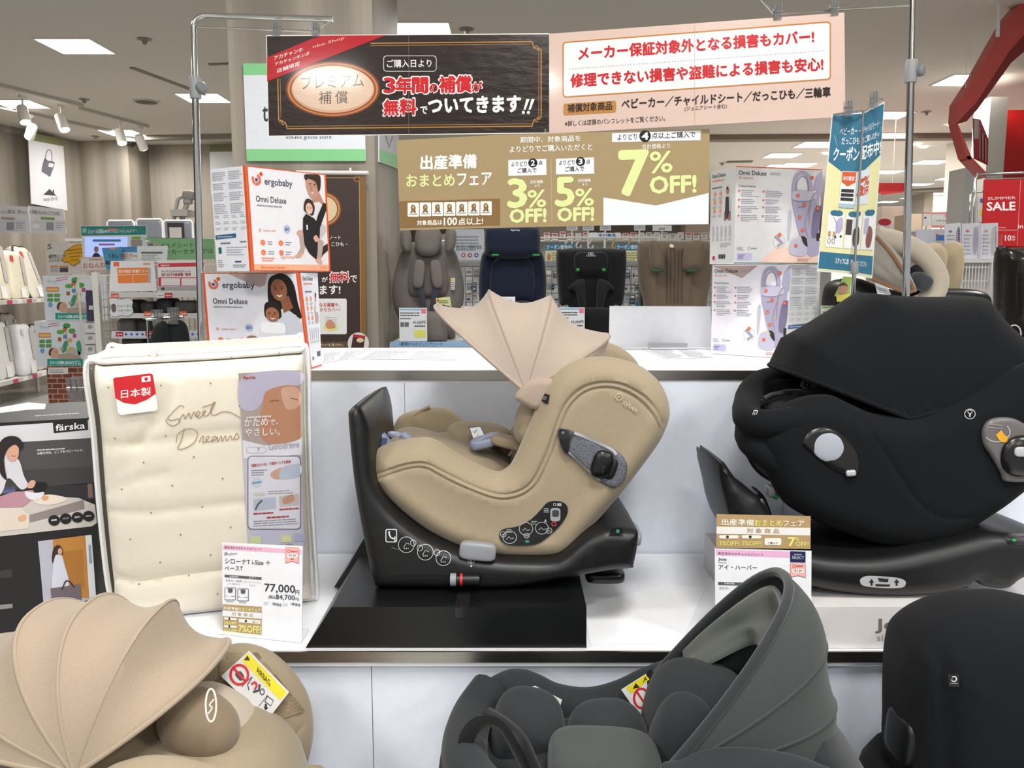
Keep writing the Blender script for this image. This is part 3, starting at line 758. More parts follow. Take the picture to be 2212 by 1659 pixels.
for x0, x1 in ((11, 42), (45, 72), (74, 97)):
    cx = (x0 + x1) / 2
    if x0 < 58 < x1: pr.rect(x0, 187, 58, 252, '#f4f4f2', 3); pr.rect(58, 187, x1, 252, '#f4f4f2', 3)
    else: pr.rect(x0, 187, x1, 252, '#f4f4f2', 3)
    for sg in (-1, 1):
        pr.ell(cx + sg * (x1 - x0) * .12 * (cx != 0), 187, (x1 - x0) * .26, 5.4, BL, 4 + (sg > 0))
pr.blob([(29, 200), (38, 195), (40, 215), (33, 225), (27, 215)], '#b9b3d6', 4); pr.line([(22, 195), (30, 210), (28, 232)], .9, '#555', 4); pr.ell(28, 232, 2, 2.4, '#333', 5, 10); pr.ell(38, 230, 2, 2.4, '#333', 5, 10)
pr.ring(17, 240, 2.6, 5, 1, '#7d7f83', 4, 12); pr.ring(25, 240, 2.6, 5, 1, '#7d7f83', 4, 12); pr.rect(14, 222, 19, 232, '#c69c6d', 4); pr.rect(23, 222, 27, 232, '#c69c6d', 4)
pr.rect(46, 197, 57, 226, '#4a3d3d', 4); pr.blob([(60, 215), (68, 212), (70, 240), (63, 248), (59, 235)], '#5a3f3a', 4); pr.blob([(86, 210), (93, 220), (91, 245), (84, 247), (82, 230)], '#8b5a4a', 4); pr.rect(77, 196, 85, 224, '#bcb9cf', 4)
pr.text('スタッフにお', 32, 282, 57, 282, 11, '#eef4f5', .03, 3); pr.text('声がけください', 59, 282, 88, 282, 10, '#eef4f5', .02, 3)
mb.build('sign_sheet', t)
m = MB(); p0 = P(1865, 240, YC - .03); p1 = P(1812, 1180, 2.02); p1.z = HL + .001
m.tube([p0, p1], .0028, CHROME(), 10); m.tube([p0.lerp(p1, .33), p1], .0048, CHROME(), 12)
m.tube([P(1800, 248, YC + .02), P(1840, 242, YC - .01), P(1872, 239, YC - .01), P(1878, 226, YC - .005), P(1906, 214, YC + .04)], .0026, CHROME(), 8); m.build('pole', t, 40)
m = MB(); kk = p0.lerp(p1, .33); m.lathe([(.008, -.014), (.009, -.01), (.009, .01), (.008, .014)], kk, mat('#8e9092', .45), 14); m.build('collar', t, 40)
m = MB(); m.lathe([(.03, 0), (.03, .004), (.012, .01)], (p1.x, p1.y, HL + .001), CHROME(), 24); m.build('foot', t, 40)
clip(1833, 236, YC - .012, 'clear clip left on top of the blue coupon sign', .85); clip(1888, 216, YC + .01, 'clear clip right on top of the blue coupon sign', .85)

# blank white board in an acrylic stand on the upper deck
t = thing('acrylic_board', 'blank white board standing in a clear foot on the upper deck', 'sign board', tuple(PZ(1425, 752, HU)))
Yb = 2.70
m = MB(); pl = frontal(Yb); sheet_body(m, pl, [(1317, 661), (1535, 662), (1538, 750), (1315, 750)], mat('#eef1f6', 0.35), .003); m.build('board', t)
m = MB(); a, b = P(1402, 748, Yb - .03), P(1482, 737, Yb - .03); m.box(a.x, b.x, Yb - .05, Yb - .003, HU, HU + .022, mat('#ffffff', 0.05, 0, 'glass')); m.build('foot', t)
# ================================================================== carrier boxes on the upper deck
OR = '#e2581f'; INK = '#4a5060'; SALM = '#f0946f'
def carton(name, label, near, right, left, white='#eceef3', zfix=None, group=None):
    """near/right/left: (x_top, y_top, x_bot, y_bot, Y) of three vertical edges; the fourth follows."""
    E = []
    for e in (near, right, left):
        b, t_ = P(e[2], e[3], e[4]), P(e[0], e[1], e[4]); E.append([b, t_])
    zb = zfix if zfix is not None else min(E[i][0].z for i in range(3)); 
    zt = sum(E[i][1].z for i in range(3)) / 3
    for i in range(3):
        E[i][0].z = zb; E[i][1].z = zt
    D = [E[1][k] + E[2][k] - E[0][k] for k in (0, 1)]
    t = thing(name, label, 'box', tuple((E[0][0] + D[0]) / 2), group)
    m = MB(); wm = mat(white, 0.4); A_, B_, C_2 = E
    m.add([A_[0], B_[0], D[0], C_2[0], A_[1], B_[1], D[1], C_2[1]], [(3, 2, 1, 0), (4, 5, 6, 7), (1, 2, 6, 5), (2, 3, 7, 6)], wm)
    for i in (1, 2): m.grid([[A_[0].lerp(E[i][0], u / 6).lerp(A_[1].lerp(E[i][1], u / 6), v / 6) for u in range(7)] for v in range(7)], wm)
    fr = Plane(E[0][0], E[0][1], E[1][0]); sd = Plane(E[0][0], E[0][1], E[2][0])
    return t, m, fr, sd, E
def f3(E, i, eps=.0005, W_=100, H_=110):
    """map 0..W_ x 0..H_ on the face between the near edge and edge i (left to right as seen)"""
    A, B = (E[0], E[i]) if i == 1 else (E[i], E[0])
    n = (B[0] - A[0]).cross(A[1] - A[0]).normalized()
    if n.dot(CAM - A[0]) < 0: n = -n
    def f(x, y, off):
        u, v = x / W_, y / H_
        return A[1].lerp(B[1], u).lerp(A[0].lerp(B[0], u), v) + n * off
    return f
class BoxPrint(Print):
    def rect(s, x0, y0, x1, y1, col, layer=1):
        if (x1 - x0) * (y1 - y0) < 1500: return Print.rect(s, x0, y0, x1, y1, col, layer)
        s.mb.grid([[s.at(lerp(x0, x1, u / 6), lerp(y0, y1, v / 6), layer) for u in range(7)] for v in range(7)], s.mt(col)); return s
def face_(pr, cx, cy, rx, ry, skin, L, smile=True, s=1.0):
    pr.ell(cx, cy, rx, ry, skin, L)
    for sg in (-1, 1): pr.ell(cx + sg * rx * .4, cy - ry * .08, rx * .13, ry * .07, '#2a1d18', L + 1, 10); pr.line([(cx + sg * rx * .62, cy - ry * .24), (cx + sg * rx * .22, cy - ry * .28)], ry * .06, '#2a1d18', L + 1)
    pr.line([(cx, cy - ry * .05), (cx + rx * .1, cy + ry * .22), (cx - rx * .06, cy + ry * .24)], ry * .045, '#7a4a38', L + 1)
    pr.blob([(cx - rx * .38, cy + ry * .45), (cx, cy + ry * .52), (cx + rx * .38, cy + ry * .45), (cx, cy + ry * .68)], '#f2e6e0' if smile else '#a65a50', L + 1, 4)
def swirl(pr, cx, cy, r, L):
    for k in range(11):
        a = math.radians(-75 + 27 * k); b = a + math.radians(20)
        pr.poly([(cx + r * .48 * math.cos(a), cy + r * .52 * math.sin(a)), (cx + r * math.cos(a), cy + r * 1.1 * math.sin(a)), (cx + r * math.cos(b), cy + r * 1.1 * math.sin(b)), (cx + r * .48 * math.cos(b), cy + r * .52 * math.sin(b))], OR, L)
    pr.ell(cx, cy, r * .3, r * .33, '#44507c', L); pr.ell(cx + r * 1.05, cy - r * 1.15, r * .36, r * .4, OR, L)
def small_icons(pr, x0, y0, dx, dy, r, n=2):
    for i in range(2):
        for j in range(n):
            pr.ell(x0 + dx * i, y0 + dy * j, r, r * 1.05, SALM, 2, 14); pr.ring(x0 + dx * i, y0 + dy * j, r * .55, r * .6, r * .16, '#e4683a', 3, 10)
            pr.bars(x0 + dx * i + r * 1.8, y0 + dy * j - r * .5, x0 + dx * i + dx * .62, 2, r * .8, r * .35, '#8a8d99', 2, i + j * 3)
def side_text(pr, s0=3):
    for c_ in range(2):
        x = 5 + 46 * c_; y = 4
        for k, n in enumerate((5, 4, 5, 6)):
            pr.bars(x, y, x + 41, n, 1.9, .75, '#a4a8b4', 2, s0 + k + 7 * c_); y += n * 1.9 + 2.4
    for j in range(3):
        for c_ in range(4): pr.bars(5 + 24 * c_, 50 + j * 6.5, 22 + 24 * c_, 2, 1.8, .7, '#aeb1bb', 2, 20 + j * 4 + c_)
    pr.poly([(3, 71), (62, 69.5), (62, 74), (3, 75.5)], '#3d6189', 2); pr.bars(8, 72.3, 56, 1, 1, 1.1, '#b6c8dc', 3, 4)
    pr.bars(16, 79, 50, 1, 1, 1.6, '#6b6f7b', 2, 9); pr.bars(72, 78, 94, 1, 1, 1.4, '#6b6f7b', 2, 10)
    pr.rrect(9, 84, 18, 91, 1.5, '#2f6e63', 2); pr.bars(32, 84, 92, 4, 2.6, .9, '#a4a8b4', 2, 14); pr.bars(5, 98, 25, 4, 2.2, .8, '#8d909c', 2, 15); pr.bars(48, 103, 90, 2, 2.0, .9, '#8d909c', 2, 16)
    pr.rect(54, 99, 72, 100.6, '#4a4f7d', 2)
def carrier_front(pr):
    pr.text('ergobaby', 21, 20, 55, 20, 9.5, INK, .015, 3); swirl(pr, 11.5, 13.5, 5.6, 3)
    pr.text('Omni Deluxe', 9.5, 36.5, 46, 36.5, 6.5, '#33363d', .012, 3); pr.bars(10, 39.5, 42, 1, 2, 1.5, '#9599a4', 3, 2, 0, .05)
    pr.ring(12, 66.5, 1.2, 1.3, .5, OR, 3, 10); pr.text('SoftFlex MESH', 16, 67.5, 31, 67.5, 1.9, '#e2683a', .0, 3)
    pr.ell(45, 64, 4.2, 4.6, '#b9c4e4', 3); pr.text('#1', 42.5, 66, 47.5, 66, 4, '#39456e', .02, 4)
    small_icons(pr, 14.5, 79.5, 22, 10.5, 3.1)

# upper left box: man with baby
t, m, fr, sd, E = carton('carrier_box', 'white and orange box with a man and baby, on top of the left stack',
    (530, 359, 545, 584, 2.0), (704, 375, 714, 583, 2.17), (454, 367, 469, 586, 2.07))
pr = BoxPrint(None, m, map3=f3(E, 1)); pr.rect(0, 0, 100, 110, OR, .4); pr.rect(2.5, 1, 97.5, 109, '#eceaef', 1)
carrier_front(pr); pr.rect(2.5, 102.5, 97.5, 109, '#f4b08c', 2); pr.text('All-in-one Carrier', 10, 107.6, 40, 107.6, 3.4, '#e2682f', .01, 3); pr.text('0-4 Years', 86, 106.6, 95, 106.6, 2.2, '#e2682f', 0, 3)
pr.bars(12, 95.5, 32, 2, 2.6, 1.3, '#e58b64', 3, 5); pr.text('ErgoPromise', 35, 97.5, 52, 97, 4.6, '#e06a4a', 0, 3, .15)
pr.blob([(71, 3), (80, 1.6), (90, 1.5), (92, 6), (91, 16), (88, 20), (85, 10), (76, 7), (72, 9)], '#3a2a20', 5)
pr.blob([(73, 6), (80, 3), (88, 6), (90, 14), (87, 24), (82, 29), (77, 27), (73, 19), (72, 12)], '#c49580', 4); pr.poly([(79, 25), (89, 20), (95, 32), (88, 40), (80, 33)], '#bd8c76', 3)
for x in (76, 82): pr.line([(x, 12.5), (x + 3, 12)], .7, '#3a2a20', 6); pr.ell(x + 1.6, 14, .8, .5, '#2a1d18', 6, 8)
pr.poly([(79, 14), (77.5, 19), (80, 19.5)], '#b07e6a', 6); pr.poly([(77, 22), (82, 21.3), (80.5, 23.5)], '#f0e2da', 6)
pr.poly([(80, 33), (89, 31), (97.5, 35), (97.5, 102.5), (64, 102.5), (66, 66), (74, 45)], '#e7e3e3', 3)
pr.poly([(86, 54), (96, 58), (97, 64), (88, 74)], '#c9c2c0', 4)
pr.blob([(69, 33), (73, 29), (79, 31), (82, 38), (80, 46), (76, 47), (68, 42)], '#3a2a24', 6); face_(pr, 74.5, 40, 4.6, 6.4, '#e2bba4', 7)
pr.poly([(60, 68), (66, 62), (69, 78), (64, 90), (57, 94), (56, 91), (61, 84)], '#b7a297', 5); pr.blob([(53, 93), (58, 90), (62, 88), (62, 93), (56, 95)], '#d9a691', 6)
pr.poly([(84, 72), (92, 76), (88, 92), (86, 100), (81, 96), (83, 86)], '#b7a297', 7); pr.blob([(80, 97), (86, 95), (88, 101), (84, 101)], '#d9a691', 8)
pr.poly([(66, 51), (70, 46), (80, 50), (88, 58), (86, 78), (92, 88), (88, 94), (80, 96), (72, 90), (66, 80), (65, 64)], '#1d1b1d', 6)
pr.poly([(94, 32), (97.5, 33), (97.5, 40), (88, 60), (82, 56), (86, 46)], '#1d1b1d', 6); pr.poly([(86, 84), (97, 78), (97, 86), (86, 94)], '#232124', 6)
pr.rect(69.5, 58, 71.5, 63.5, '#e8dfe0', 7); pr.blob([(57, 67), (61, 64), (64, 68), (60, 71)], '#d9a691', 7); pr.blob([(78, 72), (82, 69), (85, 74), (81, 77)], '#d9a691', 8)
pr = BoxPrint(None, m, map3=f3(E, 2)); pr.rect(0, 0, 100, 110, '#e9ebf1', .4); side_text(pr); pr.rect(93, 0, 100, 110, OR, 1.2)
m.build('carton', t)

# lower left box: woman with baby
t, m, fr, sd, E = carton('carrier_box', 'white and orange box with a woman and baby, bottom of the left stack',
    (642, 589, 670, 799, 2.085), (686, 588, 695, 793, 2.17), (437, 591, 452, 790, 2.2), zfix=HU + .001)
pr = BoxPrint(None, m, map3=f3(E, 2)); pr.rect(0, 0, 100, 110, OR, .4); pr.rect(2.5, 1, 98.5, 109, '#e8e9f1', 1)
pr.poly([(28, 1), (70, 1), (66, 14), (60, 17)], '#bfa9a6', 1.5); carrier_front(pr)
pr.blob([(70, 10), (78, 2), (88, 2), (95, 12), (97, 34), (98, 52), (84, 40), (76, 44), (68, 36)], '#17120f', 4)
face_(pr, 80, 19.5, 8.2, 12.5, '#9b6447', 6); pr.poly([(80, 30), (89, 26), (92, 40), (82, 46)], '#8d583d', 5)
pr.poly([(66, 60), (84, 42), (94, 48), (98.5, 60), (98.5, 109), (56, 109)], '#d0d3de', 4)
pr.blob([(63, 40), (66, 34), (74, 33), (79, 40), (78, 52), (64, 52)], '#241a15', 6); face_(pr, 70.5, 48, 6.8, 8.4, '#a06a4c', 7)
pr.rrect(57, 57, 82, 70, 4, '#f3f4f7', 8); pr.poly([(57, 66), (82, 66), (84, 109), (52, 109)], '#dfe1e9', 7); pr.ell(66, 76, 1.5, 2.2, '#e3a5a9', 9, 10)
pr.blob([(42, 76), (48, 73), (54, 76), (54, 82), (48, 81)], '#a06a4c', 8); pr.blob([(76, 86), (82, 83), (86, 88), (80, 93)], '#a06a4c', 9)
pr = BoxPrint(None, m, map3=f3(E, 1)); pr.rect(0, 0, 100, 110, '#e6e7ee', .4); pr.rect(0, 0, 14, 110, OR, 1)
pr.text('Omni Deluxe', 20, 9, 72, 9, 5, '#33363d', .01, 2); pr.bars(22, 12, 70, 1, 2, 1.2, '#e2785a', 2, 4); pr.bars(26, 21, 74, 1, 2, 1.6, '#70747f', 2, 6)
for i in range(2):
    for j in range(3): pr.ell(32 + 22 * i, 30 + 11 * j, 5, 3, SALM, 2, 12); pr.bars(26 + 22 * i, 34.5 + 11 * j, 42 + 22 * i, 2, 1.6, .7, '#a0a4af', 2, i + j)
pr.blob([(78, 24), (82, 23), (84, 28), (86, 40), (92, 50), (88, 58), (72, 58), (70, 44), (76, 34)], '#b9a4a4', 2); pr.ell(80, 26, 4, 3, '#5b4036', 3); pr.poly([(76, 33), (86, 33), (88, 46), (74, 46)], '#e3e4ea', 3)
for k in range(5): pr.blob([(28 + 14 * k, 64), (34 + 14 * k, 66), (33 + 14 * k, 76), (28 + 14 * k, 77)], '#c3c6d2', 2); pr.bars(24 + 14 * k, 79, 36 + 14 * k, 2, 1.6, .7, '#a0a4af', 2, k)
for k in range(8): pr.rect(66 + 3.4 * k, 92, 68 + 3.4 * k + (k % 2), 98, '#4b4e57', 2)
for k in range(4): pr.rect(26 + 4 * k, 97, 28 + 4 * k, 101, '#4b4e57', 2)
pr.rect(0, 108.5, 100, 110, OR, 2)
m.build('carton', t)

def features(pr, lower=False):
    """product feature face with the lavender carrier, units 0..100 x 0..110"""
    LV, LD, LL = '#aaa5bd', '#8b86a3', '#c2bed2'
    pr.text('Omni Deluxe', 3, 9.5, 34.5, 9.5, 5, '#33363d', .012, 3); pr.bars(39, 6, 52, 2, 1.8, .7, '#9b9ea8', 3, 3)
    pr.ring(5, 12.8, 1, 1.1, .4, OR, 3, 10); pr.text('SoftFlex MESH', 8, 13.8, 20, 13.8, 1.8, '#e2683a', 0, 3); pr.text('Product Features', 3.5, 23, 23, 23, 2.3, '#5b5e68', .01, 3)
    for c_ in range(2):
        for j, n in enumerate((4, 3, 4, 4)):
            x, y = 4 + 28 * c_, 26.5 + 10 * j - (2 * (j > 1)); pr.ell(x, y + 1, 1.1, 1.2, OR, 3, 10); pr.bars(x + 2.5, y, x + 23, n, 2.1, .85, '#9a9da8', 3, 5 + j + 4 * c_, 0, .45)
    pr.bars(3, 91, 12, 3, 1.6, .6, '#9a9da8', 3, 5); pr.ring(17, 92.5, 1.8, 1.8, .5, '#9a9da8', 3, 10); pr.bars(19.5, 92, 28, 1, 1, 1.2, '#9a9da8', 3, 5)
    pr.rrect(3, 98, 21, 106, 1.5, '#c4bfe0', 3); pr.bars(4.5, 100, 13, 3, 1.8, .8, '#6f6b95', 4, 4)
    pr.ring(52, 84, 7, 8.2, .4, '#b8b6c0', 3, 24); pr.poly([(46, 79), (49, 77.5), (58, 86), (51, 91), (49.5, 88.5), (54, 86)], '#a39dae', 4)
    pr.blob([(62, 52), (65, 48), (66, 60), (64, 82), (62, 80)], '#bfbfca', 3)
    pr.line(spline([(68, 34), (67, 20), (70, 8), (77, 4.5), (84, 9), (87, 20), (86, 30)], 6, False), 4.4, LV, 4); pr.line(spline([(71, 30), (70, 18), (74, 10), (79, 9), (83, 15), (85, 28)], 6, False), 1, LD, 5)
    pr.blob([(91, 30), (92, 12), (97, 4), (100, 4), (100, 30)], LV, 4)
    pr.blob([(66, 26), (80, 25), (90, 26), (98, 32), (95, 60), (92, 78), (84, 80), (76, 76), (70, 56), (66, 40)], LV, 5)
    pr.blob([(66, 27), (80, 25.5), (92, 27), (94, 34), (82, 37), (67, 36)], LL, 6); pr.line(spline([(67, 36.5), (80, 38), (93, 34.5)], 5, False), .9, LD, 7)
    pr.line(spline([(88, 38), (84, 52), (82, 66), (86, 78)], 5, False), .6, LD, 7); pr.blob([(92, 48), (99, 44), (100, 60), (97, 78), (90, 76)], '#77728f', 6); pr.rect(94, 42, 100, 50, '#6c6885', 7); pr.rect(96.5, 74, 100, 83, '#26242c', 8)
    pr.line(spline([(93, 26), (88, 36), (86.5, 50), (87, 60)], 5, False), .9, '#a58c72', 8); pr.ell(91.5, 26, 1.4, 1.4, '#e9e7ef', 8, 10); pr.ell(87, 63, 1, 2, '#c9a24f', 8, 10)
    pr.blob([(66, 84), (72, 80), (82, 82), (86, 92), (84, 100), (74, 101), (65, 97)], LL, 6); pr.blob([(84, 82), (100, 82), (100, 98), (88, 100)], LV, 5); pr.blob([(78, 78), (84, 80), (86, 90), (81, 86)], '#2b2830', 7); pr.blob([(72, 80), (77, 78), (80, 82), (74, 82)], '#d9c3b4', 7)
    pr.line([(73, 44.5), (81, 43.5)], .7, '#6d6985', 7); pr.bars(75, 104, 93, 3, 1.3, .6, '#c88a78', 3, 4)
    for x, y in ((88, 10), (72, 31), (80, 41.5), (75, 56), (79, 71), (96, 45), (72, 89), (52, 76.5)): pr.ell(x, y, 2, 2.2, OR, 9, 14); pr.ell(x, y, .5, .6, '#fbe3d8', 10, 8)
t, m, fr, sd, E = carton('carrier_box', 'pale carrier box with product feature text, on top of the right stack',
    (1590, 362, 1585, 569, 2.3), (1776, 362, 1766, 565, 2.37), (1536, 371, 1533, 570, 2.41))
pr = BoxPrint(None, m, map3=f3(E, 1)); pr.rect(0, 0, 100, 110, '#dfdfe0', .4); pr.blob([(30, 108), (50, 92), (70, 90), (98, 86), (99, 109), (40, 109.5)], '#f0cfc0', .8); features(pr)
pr.rect(0, 0, 100, .9, OR, 2); pr.rect(0, 109, 100, 110, '#3f6b60', 2)
pr = BoxPrint(None, m, map3=f3(E, 2)); pr.rect(0, 0, 100, 110, '#d3d5d6', .4)
pr.text('Omni Deluxe', 6, 9, 62, 9, 4.5, '#33363d', .01, 3); pr.bars(8, 12, 60, 1, 1, 1.3, '#e2785a', 3, 3); pr.bars(8, 20, 58, 1, 1, 1.5, '#6f727c', 3, 5)
for i in range(2):
    for j in range(3): pr.ell(18 + 24 * i, 28 + 10 * j, 4.5, 2.6, SALM, 3, 12); pr.bars(10 + 24 * i, 32.5 + 10 * j, 26 + 24 * i, 2, 1.4, .6, '#9a9da8', 3, i + j)
pr.ell(70, 26, 5, 4, '#b27f62', 4); pr.blob([(65, 25), (70, 21), (75, 25), (70, 24)], '#1f1815', 5); pr.poly([(60, 34), (66, 31), (76, 31), (84, 36), (84, 50), (60, 50)], '#c7c9cd', 3); pr.poly([(64, 33), (76, 33), (79, 50), (74, 58), (66, 58), (62, 50)], '#3a383c', 4); pr.poly([(58, 50), (64, 50), (66, 60), (58, 60)], '#8f6c66', 3); pr.poly([(76, 50), (84, 50), (84, 60), (75, 60)], '#8f6c66', 3)
for k in range(5): pr.blob([(10 + 17 * k, 66), (17 + 17 * k, 68), (16 + 17 * k, 79), (10 + 17 * k, 78)], '#b5b8c2', 3); pr.bars(9 + 17 * k, 81, 21 + 17 * k, 2, 1.4, .6, '#9a9da8', 3, k)
pr.bars(44, 86, 88, 3, 1.8, .7, '#a4a7b0', 3, 7)
for k in range(9): pr.rect(38 + 3.2 * k, 99, 40 + 3.2 * k + (k % 2), 104, '#3d4048', 3)
pr.ell(18, 103, 6, 2.6, '#c23a3a', 3, 12)
m.build('carton', t)
t, m, fr, sd, E = carton('carrier_box', 'white carrier box with a brown corner triangle, bottom of the right stack',
    (1708, 572, 1696, 777, 2.36), (1773, 571, 1764, 768, 2.43), (1539, 573, 1536, 763, 2.52), zfix=HU + .001)
pr = BoxPrint(None, m, map3=f3(E, 2)); pr.rect(0, 0, 100, 110, '#eceaef', .4); pr.poly([(0, 1), (60, 1), (40, 16)], '#bba29b', 1); features(pr, True)
pr = BoxPrint(None, m, map3=f3(E, 1)); pr.rect(0, 0, 100, 110, '#d2d3d3', .4); side_text(pr, 31)
m.build('carton', t)
# ================================================================== futon set in a clear zip bag
def crop(ox, oy, s): return dict(quad=((ox, oy), (ox + 1, oy), (ox + 1, oy + 1), (ox, oy + 1)), size=(s, s))
FY0, FY1 = 1.62, 1.735
A = P(242, 1347, FY0); B = P(681, 1302, FY1); A.z = B.z = HL + .007
fpl = Plane(A, B, P(185, 786, FY0 - .03))
U = (B - A).normalized(); V = U.cross(fpl.n); V = -V if V.z < 0 else V
def floc(px, py):
    q = fpl.at(px, py) - A; return (q.dot(U), max(q.dot(V), .0005 + (px % 97) * 1e-6))
def ff(a, b, h): return A + U * a + V * b + fpl.n * h
def fpr(mb, h, **k):
    p = Print(fpl, mb, **k); p.map3 = None; o = fpl.o.copy(); p.pl = Plane(A + fpl.n * h, B + fpl.n * h, A + V + fpl.n * h); p.pl.n = fpl.n.copy(); return p
t = thing('futon_bag', 'clear zip bag holding a folded cream baby futon set, standing on the lower deck', 'bedding', tuple((A + B) / 2))
DEP = 0.23
ol = [(186, 790), (230, 782), (330, 777), (450, 771), (570, 763), (645, 757), (664, 764), (667, 925), (673, 1089), (684, 1270), (680, 1300, 1), (560, 1322), (400, 1341), (250, 1348, 1), (232, 1253), (214, 1089), (201, 925)]
out2 = [floc(*p[:2]) + tuple(p[2:]) for p in ol]
inn = [(204, 800), (230, 792), (330, 786), (450, 780), (570, 772), (645, 767), (655, 774), (658, 925), (664, 1089), (672, 1270), (668, 1292), (560, 1314), (400, 1332), (262, 1340), (246, 1253), (230, 1089), (218, 925)]
in2 = spline([floc(*p) for p in inn], 8)
CR = mat('#fbf4e2', 0.75, 0, 'quilt')
def L2(pts): return spline([floc(*p) for p in pts], 6, False)
seams = [(L2([(222, 960), (330, 952), (430, 935), (523, 926)]), .012, .007), (L2([(228, 1102), (330, 1100), (430, 1088), (525, 1078)]), .01, .006), (L2([(241, 1242), (300, 1250), (360, 1240), (440, 1230), (520, 1222)]), .012, .012),
         (L2([(392, 780), (384, 820), (368, 860), (330, 920), (300, 955)]), .012, .009), (L2([(240, 1060), (300, 1030), (360, 1020)]), .012, .006), (L2([(520, 815), (560, 800), (600, 790)]), .01, .006), (L2([(300, 960), (280, 1000), (232, 1045)]), .012, .005)]
m = MB(); inflate(m, in2, ff, .016, DEP - .02, .028, CR, .022, seams, dome=.012, domeR=.1); m.build('futon', t, 60)
def fsurf(x, y, lift=0.0): return None
pr = fpr(MB(), .0300)      # stitched lettering and dots
for x, y in ((234, 837), (285, 785), (348, 833), (455, 828), (517, 877), (499, 772), (603, 763), (248, 947), (358, 942), (310, 999), (419, 987), (263, 1057), (372, 1049), (481, 1034), (326, 1108), (437, 1095), (281, 1165), (390, 1155), (498, 1139), (346, 1215), (455, 1199), (300, 1262), (408, 1243), (254, 1318), (362, 1303), (470, 1283)): pr.ell(x, y, 2.2, 2.2, '#a99f86', 1, 10)
C_ = '#b79c82'
def script(pts): pr.line(spline(pts, 7, False), 2.0, C_, 1)
script([(398, 880), (390, 876), (378, 885), (368, 896), (362, 905), (372, 908), (385, 905), (388, 912), (374, 920), (362, 915), (358, 906)])
script([(386, 910), (396, 895), (400, 905), (408, 892), (412, 904), (419, 890), (424, 900), (432, 893), (428, 888), (424, 896), (430, 903), (440, 894), (444, 887), (438, 890), (442, 899), (452, 893), (460, 872), (464, 870), (456, 892), (464, 897), (480, 890), (500, 892), (522, 905)])
script([(438, 880), (455, 874), (466, 871)])
script([(398, 925), (392, 950), (384, 968), (394, 970), (412, 962), (424, 948), (426, 934), (412, 926), (392, 932), (382, 942), (381, 956)])
script([(430, 955), (436, 944), (440, 943), (438, 956), (448, 950), (452, 943), (446, 945), (446, 954), (458, 952), (466, 943), (458, 945), (458, 954), (467, 948), (469, 943), (470, 954), (478, 942), (480, 953), (487, 941), (490, 952), (498, 941), (502, 950), (510, 938), (512, 936), (516, 946), (506, 950)])
pr.mb.build('embroidery', t)
# paper leaflet inside the bag
mb = MB(); pr = fpr(mb, .0305, **crop(160, 720, 2.44))
pr.poly([(866, 210), (1196, 195), (1202, 700), (1216, 1330), (930, 1330), (892, 700)], '#cfcfe0', 0)
pr.poly([(866, 210), (1196, 195), (1198, 560), (1100, 590), (1010, 595), (888, 560)], '#b9aaa2', 1)
pr.blob([(870, 260), (960, 205), (1190, 200), (1190, 270), (1050, 300), (960, 400), (880, 390)], '#c9c4d8', 2)
pr.blob([(992, 380), (1010, 310), (1080, 280), (1150, 275), (1190, 300), (1194, 480), (1190, 555), (1050, 585), (985, 540), (980, 450)], '#c6906f', 3); pr.blob([(1090, 300), (1140, 280), (1188, 300), (1190, 380), (1120, 400)], '#dbb095', 4)
pr.line([(1030, 362), (1055, 352), (1080, 356)], 4, '#8a5640', 5); pr.line([(1140, 340), (1160, 346), (1180, 350)], 4, '#8a5640', 5); pr.blob([(1090, 300), (1130, 296), (1120, 330), (1100, 330)], '#dcb39b', 5)
pr.text('Aprica', 890, 246, 956, 243, 21, '#c01c28', .02, 6); pr.bars(910, 440, 1050, 1, 1, 9, '#efe9e6', 6, 4, -.06)
for s_, x0, x1, y, h in (('かため', 897, 1022, 492, 42), ('で、', 1030, 1075, 486, 28), ('やさしい。', 902, 1085, 543, 40)): pr.text(s_, x0, y, x1, y - 6, h, '#f7f3f0', .02, 6)
pr.poly([(888, 562), (1010, 592), (1110, 570), (1198, 545), (1200, 640), (892, 660)], '#ececf3', 2); pr.text('Goodreve', 1025, 616, 1188, 600, 36, '#a9a7b8', .0, 6); pr.rrect(908, 600, 1014, 632, 15, '#a9a7b8', 3); pr.rrect(910, 602, 1012, 630, 14, '#ececf3', 4); pr.text('7', 966, 622, 978, 622, 18, '#77758a', .01, 6)
pr.rrect(914, 645, 1196, 1035, 22, '#8e6f80', 2); pr.rrect(919, 650, 1191, 1030, 20, '#e6e6ef', 3)
pr.text('「適度なかため」で窒息リスクを軽減', 932, 706, 1142, 683, 16, '#b8323c', .02, 6); pr.bars(934, 722, 1025, 3, 12, 5, '#8b8a9a', 4, 4, -.06); pr.blob([(1035, 740), (1070, 715), (1110, 712), (1090, 765), (1050, 765)], '#d4ab92', 4); pr.blob([(1095, 710), (1188, 690), (1190, 750), (1090, 768)], '#c3cbdc', 5)
pr.ell(963, 785, 28, 28, '#d4dbe6', 4); pr.poly([(938, 785), (988, 778), (988, 788), (938, 795)], '#7fa6cf', 5); pr.bars(1022, 832, 1180, 2, 12, 5, '#a9a8b4', 4, 6, -.05); pr.ell(978, 848, 36, 10, '#d8d2c6', 4)
pr.poly([(945, 875), (1062, 862), (1066, 922), (948, 938)], '#c2c9d8', 4); pr.line([(955, 930), (970, 900), (992, 880)], 9, '#55606f', 5); pr.poly([(1080, 860), (1182, 845), (1186, 905), (1084, 915)], '#cfc7c2', 4); pr.blob([(1100, 870), (1150, 850), (1160, 880), (1110, 900)], '#c89a82', 5)
